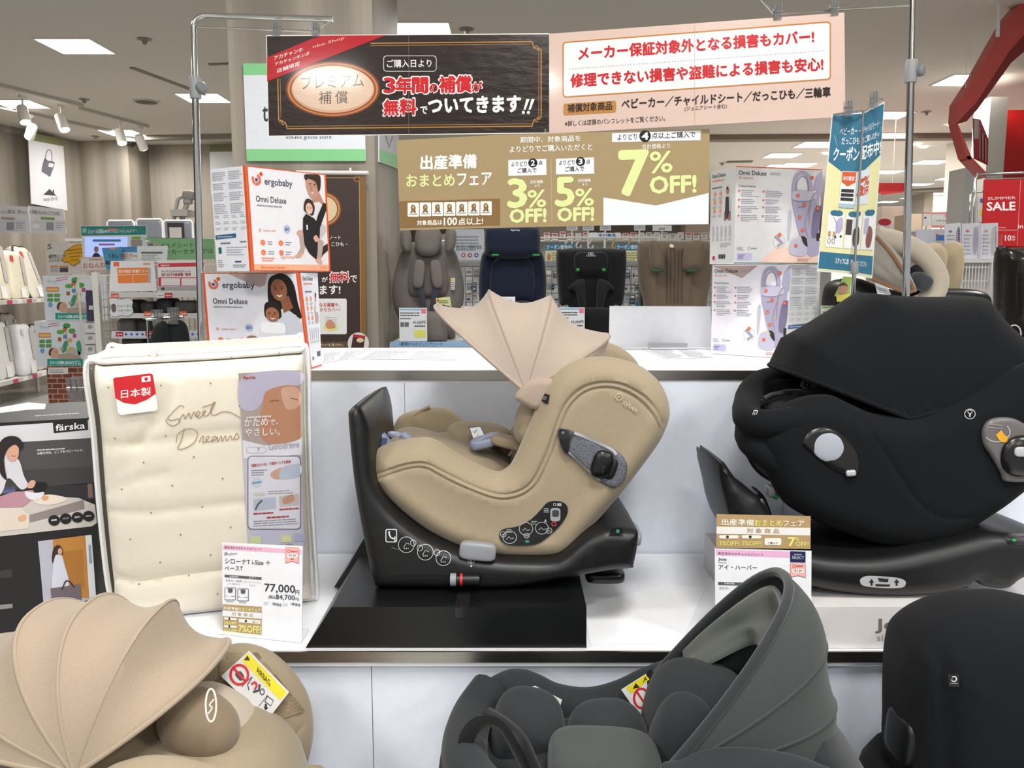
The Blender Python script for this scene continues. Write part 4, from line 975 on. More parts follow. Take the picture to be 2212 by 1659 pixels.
pr.bars(945, 948, 1060, 1, 1, 8, '#b8323c', 5, 2, -.06, .1); pr.bars(1082, 925, 1186, 1, 1, 8, '#b8323c', 5, 3, -.06, .1); pr.bars(1016, 968, 1140, 1, 1, 8, '#b8323c', 5, 5, -.06, .1); pr.bars(945, 990, 1190, 3, 12, 4, '#9a99a8', 5, 8, -.06)
for x, y, c_ in ((930, 1070, '#dfe3b0'), (1090, 1062, '#dfe3b0'), (1160, 1056, '#b9bfd4')): pr.rect(x, y, x + 55, y + 40, c_, 4)
for k in range(9): pr.bars(940, 1120 + k * 22, 1200, 1, 1, 7, '#9f9fb4', 3, 40 + k, -.05)
mb.build('leaflet', t)
# made-in sticker
mb = MB(); pr = fpr(mb, .0385, **crop(160, 720, 2.44))
pr.poly([(207, 240), (218, 234), (405, 212), (416, 220), (442, 395), (430, 408), (248, 430), (232, 420)], '#f2f0ef', 1)
pr.poly([(205, 240), (216, 233), (403, 211), (415, 219), (432, 318), (380, 352), (320, 375), (262, 366), (218, 342)], '#cf1f27', 2)
pr.poly([(355, 229), (402, 224), (404, 253), (357, 258)], '#f6f4f3', 3); pr.ell(380, 241, 9.5, 9.5, '#cf1f27', 4, 18); pr.text('日本製', 247, 343, 405, 326, 44, '#fbf7f6', .008, 3)
mb.build('sticker', t)
# clear film, white piping, white side and top bands
m = MB(); vo = spline(out2, 6); inflate(m, vo, ff, .0345, .001, .03, mat('#ffffff', 0.1, 0, 'vinyl'), .03); m.build('clear_film', t, 60)
PW = mat('#f1f1f0', 0.5)
m = MB(); m.tube([ff(a, b, .0) for a, b in vo], .0055, PW, 8, True)
bk = [ff(a * 1.0, b, -DEP) for a, b in vo]; m.tube(bk, .005, PW, 8, True); m.build('piping', t, 50)
m = MB(); k1 = [floc(*p) for p in ((186, 790), (201, 925), (214, 1089), (232, 1253), (248, 1347))]; lo = spline(k1, 6, False)
m.grid([[ff(a - .006 * math.sin(math.pi * j / 6), b, -DEP * j / 6) for j in range(7)] for a, b in lo], PW); m.build('side_band', t, 60)
m = MB(); k2 = spline([floc(*p) for p in ((186, 788), (230, 781), (330, 776), (450, 770), (570, 762), (645, 756), (664, 762))], 6, False)
m.grid([[ff(a, b + .012 * math.sin(math.pi * j / 6) * (.4 + .6 * math.sin(math.pi * i / (len(k2) - 1))), -DEP * j / 6) for j in range(7)] for i, (a, b) in enumerate(k2)], mat('#efeadd', .6)); m.build('top_panel', t, 60)
m = MB(); m.tube([ff(a, b + .008, -.028) for a, b in k2], .006, PW, 6); m.tube([ff(k2[12][0], k2[12][1] + .01, -.005), ff(k2[12][0] + .003, k2[12][1] + .018, -.03)], .007, PW, 8); m.build('zipper', t, 50)

# ================================================================== dark baby-bed box at the far left, on a low plinth
FE = [P(213, 1320, 1.70), P(190, 903, 1.70)]; GE = [P(-70, 1340, 1.62), P(-70, 915, 1.62)]
zb, zt = .69, FE[1].z
nB = Vector((-(FE[0] - GE[0]).y, (FE[0] - GE[0]).x, 0)).normalized() * .26
r0 = Vector((P(204, 1150, 1.70).x, 1.70, 0)); l0 = Vector((P(-70, 1100, 1.62).x, 1.62, 0))
q = lambda z: [l0 + Vector((0, 0, z)), r0 + Vector((0, 0, z)), r0 + nB + Vector((0, 0, z)), l0 + nB + Vector((0, 0, z))]
m = MB(); DK = mat('#1b1a1b', .45); m.hexa(q(zb), q(zt), DK)
bx = Plane(q(zb)[0], q(zb)[1], q(zt)[0]); pr = Print(bx, m, **crop(0, 840, 3.318))
L_ = -150
pr.poly([(L_, 276), (378, 243), (640, 222), (666, 350), (L_, 415)], '#d3d2d6', 1); pr.poly([(378, 240), (628, 222), (632, 294), (386, 318)], '#1a191a', 2)
pr.text('färska', 400, 302, 608, 284, 46, '#f3f1ef', .02, 3)
pr.poly([(L_, 398), (652, 352), (664, 560), (L_, 640)], '#4b4848', 2); pr.bars(265, 436, 470, 1, 1, 8, '#d4d0cf', 3, 3, -.06, .1); pr.text('お家の中は、どこでもベビーベッド。', 268, 473, 598, 448, 20, '#efecea', .015, 3)
pr.poly([(L_, 600), (668, 556), (680, 670), (L_, 740)], '#3d3b3c', 3); pr.poly([(L_, 720), (670, 680), (686, 790), (L_, 860)], '#2b2a2d', 2.5); pr.poly([(628, 680), (660, 678), (668, 780), (632, 782)], '#7c6757', 4); pr.poly([(20, 706), (110, 700), (110, 745), (20, 750)], '#56617f', 3)
pr.poly([(L_, 820), (300, 770), (560, 780), (680, 830), (694, 960), (660, 985), (L_, 1075)], '#c9c2ba', 4)
pr.poly([(210, 905), (600, 795), (606, 860), (214, 958)], '#8c827e', 5); pr.poly([(L_, 860), (150, 850), (210, 905), (205, 1000), (L_, 1040)], '#dcd0c0', 6); pr.blob([(130, 920), (180, 900), (185, 940), (140, 950)], '#d9a883', 7)
pr.blob([(235, 800), (320, 760), (420, 765), (485, 790), (400, 825), (300, 830)], '#e3d6c6', 6); pr.blob([(300, 770), (340, 765), (345, 790), (310, 800)], '#d9a06e', 7)
pr.blob([(L_, 800), (0, 770), (90, 740), (160, 735), (240, 730), (215, 800), (150, 845), (0, 845)], '#b98a96', 7); pr.blob([(180, 735), (250, 745), (315, 740), (300, 775), (250, 800), (195, 780)], '#dedbe2', 8); pr.blob([(235, 700), (280, 668), (335, 680), (320, 720), (270, 745)], '#120f10', 8)
pr.blob([(L_, 560), (-20, 480), (60, 460), (135, 510), (170, 620), (200, 690), (150, 720), (60, 640), (0, 760), (L_, 760)], '#d2d0d6', 6)
pr.blob([(40, 420), (70, 380), (120, 390), (135, 430), (128, 490), (95, 520), (55, 500)], '#d3a18a', 9); pr.blob([(8, 372), (60, 340), (130, 348), (165, 400), (150, 440), (110, 400), (60, 430), (30, 500), (40, 600), (50, 655), (0, 600), (-20, 450)], '#241a1a', 10); pr.blob([(192, 690), (225, 655), (255, 665), (240, 705), (205, 712)], '#d3a18a', 9); pr.line([(84, 478), (100, 484), (112, 480)], 5, '#a8534c', 10)
for k, (x, y) in enumerate(((388, 943), (471, 931), (555, 921), (635, 913))): pr.ell(x, y, 42, 38, '#161516', 8 + .2 * k, 24); pr.text(('睡眠', 'リビング', '里帰り', 'お出かけ')[k], x - 20, y + 6, x + 20, y + 2, 13, '#e6e2e0', .02, 10)
pr.poly([(272, 1092), (656, 1046), (690, 1500), (316, 1590)], '#b4b4c0', 2); pr.poly([(378, 1080), (612, 1050), (640, 1500), (400, 1490)], '#b97f3a', 3); pr.poly([(438, 1170), (590, 1150), (606, 1420), (470, 1430)], '#a8702f', 4); pr.poly([(612, 1050), (656, 1046), (688, 1480), (640, 1500)], '#d9dbe0', 3); pr.poly([(634, 1120), (652, 1118), (660, 1250), (640, 1255)], '#8f9dae', 4)
pr.blob([(385, 1220), (400, 1190), (440, 1190), (465, 1270), (495, 1400), (440, 1450), (375, 1430), (378, 1300)], '#cdd0dc', 5); pr.blob([(372, 1210), (385, 1140), (420, 1120), (448, 1150), (445, 1190), (400, 1190), (380, 1250)], '#33221e', 6); pr.ell(430, 1165, 16, 24, '#d1a089', 7, 16)
pr.poly([(362, 1430), (576, 1400), (584, 1515), (376, 1565)], '#6d6168', 7); pr.line(spline([(445, 1440), (470, 1380), (500, 1385), (535, 1425)], 6, False), 9, '#2c2429', 8)
pr.poly([(L_, 1330), (86, 1290), (90, 1350), (L_, 1370)], '#3a332f', 2); pr.poly([(L_, 1560), (90, 1540), (90, 1570), (L_, 1600)], '#8f8b88', 2)
tp = Plane(q(zt)[0], q(zt)[1], q(zt)[2]); pr2 = Print(tp, m, **crop(0, 840, 3.318)); pr2.poly([(L_, 160), (60, 122), (200, 97), (330, 107), (322, 145), (200, 150), (L_, 190)], '#dedfe4', 1); pr2.bars(250, 190, 570, 1, 1, 6, '#b9b7b6', 1, 3, -.06, .05)
tag(m.build('baby_bed_box'), 'dark box at the left edge with a photo of a mother and baby', 'box')
m = MB(); d3 = Vector((.004, .004, 0)); m.hexa(q(0.0), q(zb - .001), WP); tag(m.build('plinth'), 'low white plinth under the dark baby-bed box at the left edge', 'plinth')

# ================================================================== price cards
def card_body(mb, pl, c, th=.002, col='#eef0f4'):
    f = [pl.at(x, y) for x, y in c]; b = [p - pl.n * th for p in f]; mb.hexa(b, f, mat(col, .35))
a, b = P(652, 1386, 1.535), P(481, 1372, 1.575); a.z = b.z = HL + .003
t = thing('price_card', 'white price card reading 77,000 yen in front of the futon bag', 'price card', tuple((a + b) / 2))
pl = Plane(a, b, P(480, 1172, 1.60)); m = MB(); c = [(480, 1172), (653.5, 1180), (652, 1388), (481, 1374)]; card_body(m, pl, c)
pr = Print(pl, m, **crop(480, 1170, 7.54))
pr.poly([(14, 48), (1030, 118), (1030, 186), (10, 130)], '#edb8d2', 1); pr.poly([(1250, 128), (1290, 130), (1288, 210), (1250, 205)], '#edb8d2', 1)
pr.text('新生児からのチャイルドシート', 40, 112, 640, 145, 40, '#5d4a58', .012, 2)
pr.poly([(1030, 86), (1250, 98), (1255, 365), (1145, 325), (1030, 355)], '#b97f93', 2); pr.poly([(1036, 92), (1244, 104), (1248, 355), (1145, 315), (1036, 345)], '#f4b7ad', 3)
pr.ring(1083, 155, 22, 22, 10, '#e46a6a', 4, 14); pr.bars(1118, 148, 1225, 1, 1, 22, '#b9737a', 4, 3, .05, .05); pr.rrect(1058, 192, 1228, 262, 32, '#fbf3f1', 4); pr.text('R129', 1090, 242, 1196, 247, 38, '#5c4650', .01, 5); pr.text('適合', 1112, 296, 1168, 300, 26, '#8a4d55', .01, 4)
pr.ring(60, 198, 22, 24, 7, '#4a4d52', 2, 16); pr.line([(46, 214), (74, 182)], 7, '#4a4d52', 2); pr.text('cybex', 92, 232, 244, 222, 50, '#5a5d62', 0, 2)
pr.text('シローナT i-Size ＋', 44, 356, 778, 388, 84, '#46484e', .012, 2); pr.text('ベースT', 40, 470, 336, 472, 70, '#46484e', .012, 2)
pr.poly([(38, 536), (640, 580), (640, 622), (38, 578)], '#5d5f63', 2); pr.text('対象年齢', 120, 584, 262, 588, 30, '#e9eaec', .01, 3); pr.text('カラー', 438, 604, 552, 606, 28, '#e9eaec', .01, 3)
pr.text('新生児～4歳頃', 60, 650, 318, 664, 38, '#85878d', .006, 2); pr.text('(～105cm)', 92, 712, 288, 714, 38, '#85878d', .006, 2); pr.text('コージーベージュ', 356, 672, 626, 690, 38, '#85878d', .006, 2); pr.text('プラス', 440, 732, 542, 734, 34, '#85878d', .006, 2)
for x, y in ((38, 748), (246, 764)):
    pr.rrect(x, y, x + 184, y + 206, 16, '#54565b', 2); pr.rrect(x + 10, y + 10, x + 174, y + 196, 10, '#e9ebef', 3)
    pr.poly([(x + 52, y + 14), (x + 132, y + 14), (x + 132, y + 70), (x + 100, y + 92), (x + 60, y + 80)], '#5b5d63', 4); pr.poly([(x + 14, y + 130), (x + 170, y + 140), (x + 170, y + 150), (x + 14, y + 140)], '#8d8f95', 4); pr.blob([(x + 40, y + 90), (x + 60, y + 120), (x + 120, y + 126), (x + 150, y + 110), (x + 110, y + 140), (x + 50, y + 136)], '#fff', 5)
    pr.bars(x + 30, y + 216, x + 150, 1, 1, 18, '#a5a8ae', 2, 5, .06, .05)
pr.text('77,000', 690, 828, 1186, 858, 146, '#3b3d45', .02, 2); pr.text('円', 1190, 862, 1254, 866, 72, '#3b3d45', .012, 2)
pr.text('(税込', 752, 936, 866, 942, 66, '#4a4c54', .015, 2); pr.text('84,700', 874, 950, 1180, 966, 92, '#4a4c54', .02, 2); pr.text('円)', 1186, 968, 1252, 972, 56, '#4a4c54', .01, 2)
for x, w in ((812, 150), (1118, 150)):
    for k in range(9): pr.rect(x + k * w / 9, 988 + k * 3, x + k * w / 9 + 6 + 4 * (k % 3), 1032 + k * 3, '#6b6e76', 2)
pr.bars(676, 980, 780, 3, 20, 8, '#c3c6cd', 2, 4); pr.bars(985, 1000, 1090, 3, 20, 8, '#c3c6cd', 2, 6)
def fairtag(pr, o, s, LGc='#e6e58a'):
    k = lambda p: [(o[0] + x * s, o[1] + y * s) for x, y in p]; X = lambda x: o[0] + x * s; Y_ = lambda y: o[1] + y * s
    pr.poly(k([(0, 0), (634, 44), (632, 540), (0, 486)]), '#b39a6c', 2); pr.poly(k([(0, 100), (634, 144), (634, 240), (0, 196)]), '#e9e9ec', 3)
    pr.text('出産準備', X(18), Y_(84), X(252), Y_(108), 52 * s, '#f3eee2', .02, 4); pr.text('おまとめ', X(260), Y_(104), X(462), Y_(118), 52 * s, LGc, .02, 4); pr.text('フェア', X(470), Y_(118), X(618), Y_(126), 46 * s, '#f3eee2', .02, 4)
    pr.text('対 象 商 品', X(148), Y_(186), X(494), Y_(212), 56 * s, '#bfa888', .012, 4)
    pr.poly(k([(22, 212), (226, 228), (226, 264), (22, 248)]), '#efebe2', 4); pr.ell(X(106), Y_(238), 16 * s, 22 * s, '#453b2f', 5, 12); pr.text('3%OFF!', X(22), Y_(330), X(222), Y_(336), 48 * s, LGc, .03, 4)
    pr.poly(k([(22, 340), (226, 352), (226, 388), (22, 376)]), '#efebe2', 4); pr.ell(X(106), Y_(362), 16 * s, 22 * s, '#453b2f', 5, 12); pr.text('5%OFF!', X(22), Y_(452), X(222), Y_(462), 48 * s, LGc, .03, 4)
    pr.poly(k([(262, 238), (612, 262), (612, 322), (262, 296)]), '#efebe2', 4); pr.ell(X(376), Y_(276), 20 * s, 22 * s, '#453b2f', 5, 12); pr.text('ご購入で', X(470), Y_(302), X(578), Y_(308), 28 * s, '#6a6257', .01, 5)
    pr.text('7%OFF!', X(260), Y_(448), X(618), Y_(478), 112 * s, LGc, .03, 4)
fairtag(pr, (10, 1018), 1.0)
m.build('card', t)
m = MB(); m.hexa([a + Vector((.002, -.012, -.002)), b + Vector((-.002, -.012, -.002)), b + Vector((-.002, .05, -.002)), a + Vector((.002, .05, -.002))], [a + Vector((.002, -.012, .0)), b + Vector((-.002, -.012, 0)), b + Vector((-.002, .05, 0)), a + Vector((.002, .05, .0))], mat('#e9ebee', .12)); m.build('foot', t)

a, b = P(1752, 1400, 1.507), P(1546, 1400, 1.507); a.z = b.z = HL + .003; b.y = 1.513
t = thing('price_card', 'white price card with a gold fair strip on top, left of the black car seat', 'price card', tuple((a + b) / 2))
pl = Plane(a, b, P(1546, 1184, 1.525)); m = MB(); card_body(m, pl, [(1544, 1184), (1753, 1190), (1752, 1398), (1546, 1398)])
pr = Print(pl, m, **crop(1500, 1060, 2.77))
pr.poly([(128, 352), (575, 364), (575, 400), (128, 386)], '#eab4d6', 1); pr.text('新生児からのチャイルドシート', 142, 382, 412, 392, 16, '#6b4a63', .01, 2)
pr.poly([(573, 362), (665, 364), (665, 430), (573, 428)], '#1e2350', 2); pr.text('SELECT', 584, 408, 656, 410, 18, '#c8c9da', .01, 3); pr.bars(596, 378, 644, 1, 1, 8, '#9a9cba', 3, 2, 0, .05)
pr.poly([(573, 434), (666, 436), (668, 522), (620, 510), (573, 520)], '#b98a94', 2); pr.poly([(576, 437), (663, 439), (665, 518), (620, 506), (576, 516)], '#f3b6ab', 3); pr.ring(597, 452, 9, 9, 4, '#e0605f', 4, 12); pr.bars(610, 446, 652, 1, 1, 10, '#b9666b', 4, 3, 0, .05); pr.rrect(586, 468, 656, 492, 11, '#f9efed', 4); pr.text('R129', 600, 486, 644, 487, 14, '#5c4650', .01, 5)
pr.text('Joie', 143, 422, 192, 424, 22, '#45474c', .02, 2); pr.bars(143, 428, 192, 1, 1, 4, '#a2a4aa', 2, 3, 0, .05); pr.text('アイ・ハーバー', 145, 470, 375, 474, 28, '#3f4147', .012, 2)
pr.poly([(142, 545), (400, 552), (400, 570), (142, 564)], '#5d5f63', 2); pr.text('対象年齢', 178, 560, 240, 562, 12, '#e9eaec', .01, 3); pr.text('新生児～', 150, 590, 215, 592, 15, '#7b7d83', .006, 2)
pr.text('000', 560, 640, 632, 642, 40, '#3b3d45', .02, 2); pr.text('円', 638, 642, 664, 643, 24, '#3b3d45', .01, 2)
m.build('card', t)
m = MB(); c = [(1548, 1110.5), (1751, 1115), (1751, 1186), (1547, 1183)]; f = [pl.at(x, y, .002) for x, y in c]; m.hexa([p - pl.n * .001 for p in f], f, mat('#b3966a', .35))
pr = Print(Plane(f[0], f[1], f[2]), m, **crop(1500, 1060, 2.77)); pr.pl.n = pl.n
pr.poly([(133, 215), (694, 222), (694, 268), (132, 258)], '#e9e7e2', 1)
pr.text('出産準備', 164, 206, 356, 210, 38, '#f4f0e4', .015, 2); pr.text('おまとめ', 360, 210, 526, 212, 36, '#e6e27a', .02, 2); pr.text('フェア', 532, 212, 656, 214, 32, '#f4f0e4', .015, 2); pr.text('対 象 商 品', 314, 252, 508, 256, 28, '#b08f5c', .012, 2)
for x, s_ in ((148, '3%OFF!'), (284, '5%OFF!')): pr.rrect(x, 266, x + 116, 286, 9, '#f1ede4', 2); pr.ell(x + 50, 276, 9, 9, '#3d3428', 3, 12); pr.text(s_, x, 328, x + 116, 330, 26, '#e6e27a', .02, 2)
pr.rrect(420, 284, 520, 326, 9, '#f1ede4', 2); pr.text('ご購入で', 440, 320, 498, 321, 14, '#5d5140', .01, 3); pr.text('7', 562, 332, 602, 333, 52, '#e6e27a', .04, 2); pr.text('%', 602, 300, 626, 300, 20, '#e6e27a', .02, 2); pr.text('OFF!', 606, 333, 682, 335, 28, '#e6e27a', .02, 2)
m.build('fair_strip', t)

def tp(pts, Y): return [P(x, y, Y) for x, y in pts]
# ================================================================== plinth boxes under the two big seats
ZP = .883
f0, f1 = P(660, 1398, 1.497), P(1267, 1396, 1.497); g0, g1 = P(716, 1304, 1.5), P(1267, 1301, 1.5)
BP = mat('#121314', .3, 0, 'plain', gl=1)
m = MB(); yb = 1.96
m.hexa([Vector((f0.x, 1.497, HL + .003)), Vector((f1.x, 1.497, HL + .003)), Vector((f1.x, yb, HL + .003)), Vector((f0.x, yb, HL + .003))], [Vector((g0.x, 1.5, ZP)), Vector((g1.x, 1.5, ZP)), Vector((g1.x, yb, ZP)), Vector((g0.x, yb, ZP))], BP)
m.box(f0.x - .001, f1.x + .001, 1.4962, 1.515, HL + .0015, HL + .0032, mat('#d9d8d6', .5))
tx = P(999, 1350, 1.496).x; m.box(tx, tx + .0006, 1.4962, 1.4968, HL + .004, ZP, mat('#2c2e30', .2)); m.box(tx - .014, tx + .012, 1.4965, 1.4985, ZP - .02, ZP + .0002, mat('#202224', .12)); m.box(tx - .014, tx + .012, 1.4985, 1.58, ZP, ZP + .0003, mat('#202224', .12))
zc = HL + .006; m.slab([Vector((p.x, 1.80, max(p.z, zc + .0005 * i))) for i, p in enumerate(tp([(722, 1292), (752, 1222), (785, 1165), (812, 1165), (812, 1290)], 1.80))], (0, .15, 0), BP)
tag(m.build('plinth_box'), 'black sloped-end plinth box under the beige car seat', 'plinth')
f1x = P(1640, 1412, 1.50).x; m = MB()
m.hexa([Vector((f1x, 1.5, HL + .0015)), Vector((1.45, 1.5, HL + .0015)), Vector((1.45, 1.96, HL + .0015)), Vector((f1x, 1.96, HL + .0015))], [Vector((f1x, 1.5, ZP)), Vector((P(2150, 1305, 1.5).x, 1.5, ZP)), Vector((P(2168, 1296, 1.5).x, 1.96, ZP)), Vector((f1x, 1.96, ZP))], mat('#dcd8d6', .4))
pr = Print(frontal(1.5), m, **crop(1500, 1060, 2.77)); pr.text('Joie', 1084, 852, 1316, 852, 84, '#77716f', .03, 1); pr.blob([(1195, 768), (1215, 762), (1228, 778), (1208, 780)], '#77716f', 2); pr.blob([(1228, 776), (1232, 755), (1244, 748), (1242, 766)], '#77716f', 2); pr.text('signature', 1092, 912, 1360, 912, 50, '#9b9694', .0, 1)
m.box(f1x, 1.45, 1.494, 1.4995, HL - .012, HL, mat('#b9b4b0', .4)) if False else None
tag(m.build('plinth_box'), 'pale grey plinth box with a brand logo under the black car seat', 'plinth')
# ================================================================== child car seats
BEIGE = mat('#a09178', .85, 0, 'fabric'); BEIGE_D = mat('#94856c', .85, 0, 'fabric'); ROSE = mat('#b0a092', .85, 0, 'fabric')
BLACKF = mat('#101215', .9, 0, 'fabric', sheen=.03); GREYF = mat('#2b2e31', .9, 0, 'fabric', sheen=.1); GREYL = mat('#404443', .85, 0, 'fabric', sheen=.12)
PLAS = mat('#111214', .42, 0, 'plastic'); PLAS2 = mat('#0f1012', .3, 0, 'plastic'); GRAYP = mat('#8f9296', .4, 0, 'plastic'); BLUEG = mat('#878da3', .35, 0, 'plastic')
def surf(hg, Ym, lift=.0012):
    def f(x, y, off):
        q = P(x, y, Ym)
        for _ in range(3): h = float(hg(np.array([[q.x, q.z]]))[0]); q = P(x, y, Ym - h)
        return q + Vector((0, -off - lift, 0))
    return f
def padpx(mb, cx, cy, Y, rx, rz, ry, material, e=.7, tilt=0.0, yaw=0.0, nu=32, nv=18):
    c = P(cx, cy, Y); k = (P(cx + 1, cy, Y) - c).x
    R = Matrix.Rotation(math.radians(yaw), 3, 'Z') @ Matrix.Rotation(math.radians(tilt), 3, 'Y')
    return mb.pad(c, (rx * k, ry, rz * k), material, e, R, nu, nv)
def tp(pts, Y): return [P(x, y, Y) for x, y in pts]
def hood(t, pivot, half, tips, material, sag=.1, power=.8, edge_r=.004, seam_r=.0016, seam_m=None, foot=1.0, sags=None, axis=(0, 1, 0), edge_m=None, thick=.003, name='canopy'):
    rows, hp = canopy_surface(pivot, half, tips, sag, 36, 8, power, axis, foot, sags)
    m = MB(); m.grid(rows, material); o = m.build(name, t, 80, solid=thick)
    for i in hp[1:-1]: m = MB(); m.tube(rows[i], seam_r, seam_m or material, 6); m.build('rib', o, 60)
    m = MB(); m.tube(rows[hp[0]], edge_r, edge_m or material, 8); m.build('front_hem', o, 60)
    m = MB(); m.tube(rows[hp[-1]], edge_r, material, 8); m.build('rear_hem', o, 60)
    return rows, hp

# ------------------------------------------------------------------ beige seat on the black plinth, seen from its side
Ym, Yf = 1.665, 1.985
c0 = P(1060, 1262, 1.78); t = thing('child_car_seat', 'beige child car seat with an open rose-beige canopy on the black plinth', 'car seat', (c0.x, 1.79, ZP))
wing = [(797, 1032), (800, 1006), (816, 970), (858, 952), (915, 944), (946, 951), (980, 973), (1020, 996), (1071, 1017), (1095, 1009), (1110, 990), (1127, 953), (1150, 898), (1171, 841), (1203, 800), (1243, 778), (1288, 770), (1336, 774), (1384, 791), (1420, 820), (1440, 855), (1446, 890), (1437, 924), (1416, 964), (1350, 1052), (1293, 1118), (1262, 1154), (1238, 1182), (1194, 1201), (1080, 1201), (1004, 1183), (930, 1146), (858, 1092), (822, 1060)]
wo = spline(pxs(wing, Ym), 7)
def seamp(pts, Y=Ym): return spline(pxs(pts, Y - .05), 7, False)
s1 = [(800, 1031), (838, 1016), (888, 1002), (922, 1002), (952, 1016), (998, 1039), (1052, 1061), (1088, 1068), (1123, 1060), (1150, 1040), (1171, 1002), (1186, 967), (1203, 915), (1222, 873), (1256, 840), (1297, 827), (1342, 831), (1384, 852), (1416, 884), (1433, 916)]
s2 = [(803, 1040), (840, 1026), (888, 1012), (920, 1012), (948, 1026), (995, 1050), (1050, 1072), (1090, 1079), (1130, 1070), (1160, 1046), (1181, 1006), (1197, 968), (1213, 920), (1231, 881), (1261, 851), (1297, 839), (1338, 843), (1376, 862), (1406, 892), (1424, 924)]
def rimpuff(p, d): return .006 * np.exp(-((d - .035) / .02)**2)
m = MB(); hg = inflate(m, wo, sideways(Ym), .05, .03, .045, BEIGE, .014, [(seamp(s1), .0035, .004), (seamp(s2), .0035, .004)], extra=rimpuff)
wo2 = spline(pxs(wing, Ym), 5); inflate(m, [(a, b + .012) for a, b in wo2], sideways(Yf), .03, .05, .045, BEIGE, .03)
inner = [(800, 1035), (806, 1005), (826, 985), (870, 985), (930, 1008), (1000, 1042), (1062, 1056), (1100, 1040), (1128, 985), (1155, 925), (1185, 870), (1222, 826), (1270, 800), (1320, 796), (1372, 812), (1408, 850), (1414, 900), (1380, 975), (1290, 1095), (1225, 1160), (1190, 1180), (1090, 1182), (1010, 1165), (940, 1130), (868, 1076), (826, 1050)]
io = spline(pxs(inner, Ym), 5)
m.grid([[Vector((a, lerp(Ym + .01, Yf - .01, k / 6), b)) for a, b in io] for k in range(7)], BEIGE, True)
sh = m.build('seat_shell', t, 50)
mp = surf(hg, Ym)
# inlay cushion, headrest, shoulder pads
m = MB(); padpx(m, 1012, 990, 1.84, 100, 34, .13, BEIGE_D, .75, 18); padpx(m, 905, 962, 1.84, 62, 26, .12, BEIGE_D, .75, 14); padpx(m, 1035, 940, 1.90, 70, 28, .06, BEIGE, .8, 5); m.build('seat_cushion', t, 70)
m = MB(); padpx(m, 1180, 905, 1.83, 46, 118, .13, BEIGE, .7, 26); padpx(m, 1143, 912, 1.75, 32, 46, .08, BEIGE, .8, 14); m.build('headrest', t, 70)
m = MB()
for y in (1.755, 1.835): padpx(m, 1100, 955, y, 42, 13, .026, BEIGE_D, .6, 14)
m.build('shoulder_pad', t, 70)
m = MB(); padpx(m, 1045, 955, 1.77, 30, 13, .03, BLUEG, .6, -14); m.tube(spline3([P(1025, 966, 1.75), P(1045, 946, 1.75), P(1078, 938, 1.755)]), .006, BLUEG, 8); m.build('buckle', t, 60)
m = MB()
for (a, b, y) in (((822, 940), (845, 975), 1.74), ((868, 938), (890, 958), 1.78)): m.tube([P(*a, y), P((a[0] + b[0]) / 2, (a[1] + b[1]) / 2, y), P(*b, y)], [.011, .013, .009], BLUEG, 10)
padpx(m, 862, 942, 1.80, 26, 7, .014, BLUEG, .6, 12); m.build('belt_tongue', t, 60)
m = MB(); m.tube(spline3([P(828, 948, 1.73), P(812, 975, 1.70), P(803, 1004, 1.69), P(798, 1030, 1.69)]), .011, mat('#3b4660', .6, 0, 'fabric'), 8, flat=.3); m.build('strap', t, 60)
pl = Plane(P(1016, 925, 1.80), P(1043, 920, 1.80), P(1040, 955, 1.78)); m = MB(); pr = Print(pl, m, **crop(720, 600, 2.86)); c = [(835, 922), (912, 915), (946, 985), (870, 1018)]
f = [pl.at(*pr.px(*p)) for p in c]; m.hexa([p - pl.n * .001 for p in f], f, mat('#3a4a63', .5)); pr.poly([(842, 927), (908, 921), (938, 981), (872, 1010)], '#eef1f2', 1); pr.line([(864, 948), (872, 958), (886, 938)], 6, '#3f8f63', 2); pr.rect(889, 965, 893, 995, '#9aa2ad', 2); pr.ell(900, 992, 6, 5, '#b03540', 2, 8); m.build('label', t)
m = MB(); m.tube([P(893, 897, 1.975), P(910, 886, 1.98), P(928, 878, 1.98)], .012, BEIGE_D, 6, flat=.25); m.build('loop_tag', t)
# canopy
pv = P(1136, 848, 1.64); pv.y = 1.815
tips = [P(942, 660, 1.815), P(1056, 627, 1.815), P(1189, 639, 1.815), P(1314, 722, 1.815), P(1330, 800, 1.815)]
rows, hp = hood(t, pv, .165, tips, ROSE, .11, .72, .004, .0022, mat('#9c8b7c', .85, 0, 'fabric'), sags=(.12, .12, .13, .1))  # rib colour darker than the hood: crease shade painted in
m = MB(); inflate(m, spline(pxs([(1112, 858), (1128, 832), (1150, 818), (1184, 816), (1200, 826), (1178, 868), (1158, 884), (1130, 874)], 1.652), 5), sideways(1.652), .014, .01, .014, mat('#a99788', .85, 0, 'fabric'), .02); m.build('canopy_flap', t, 70)
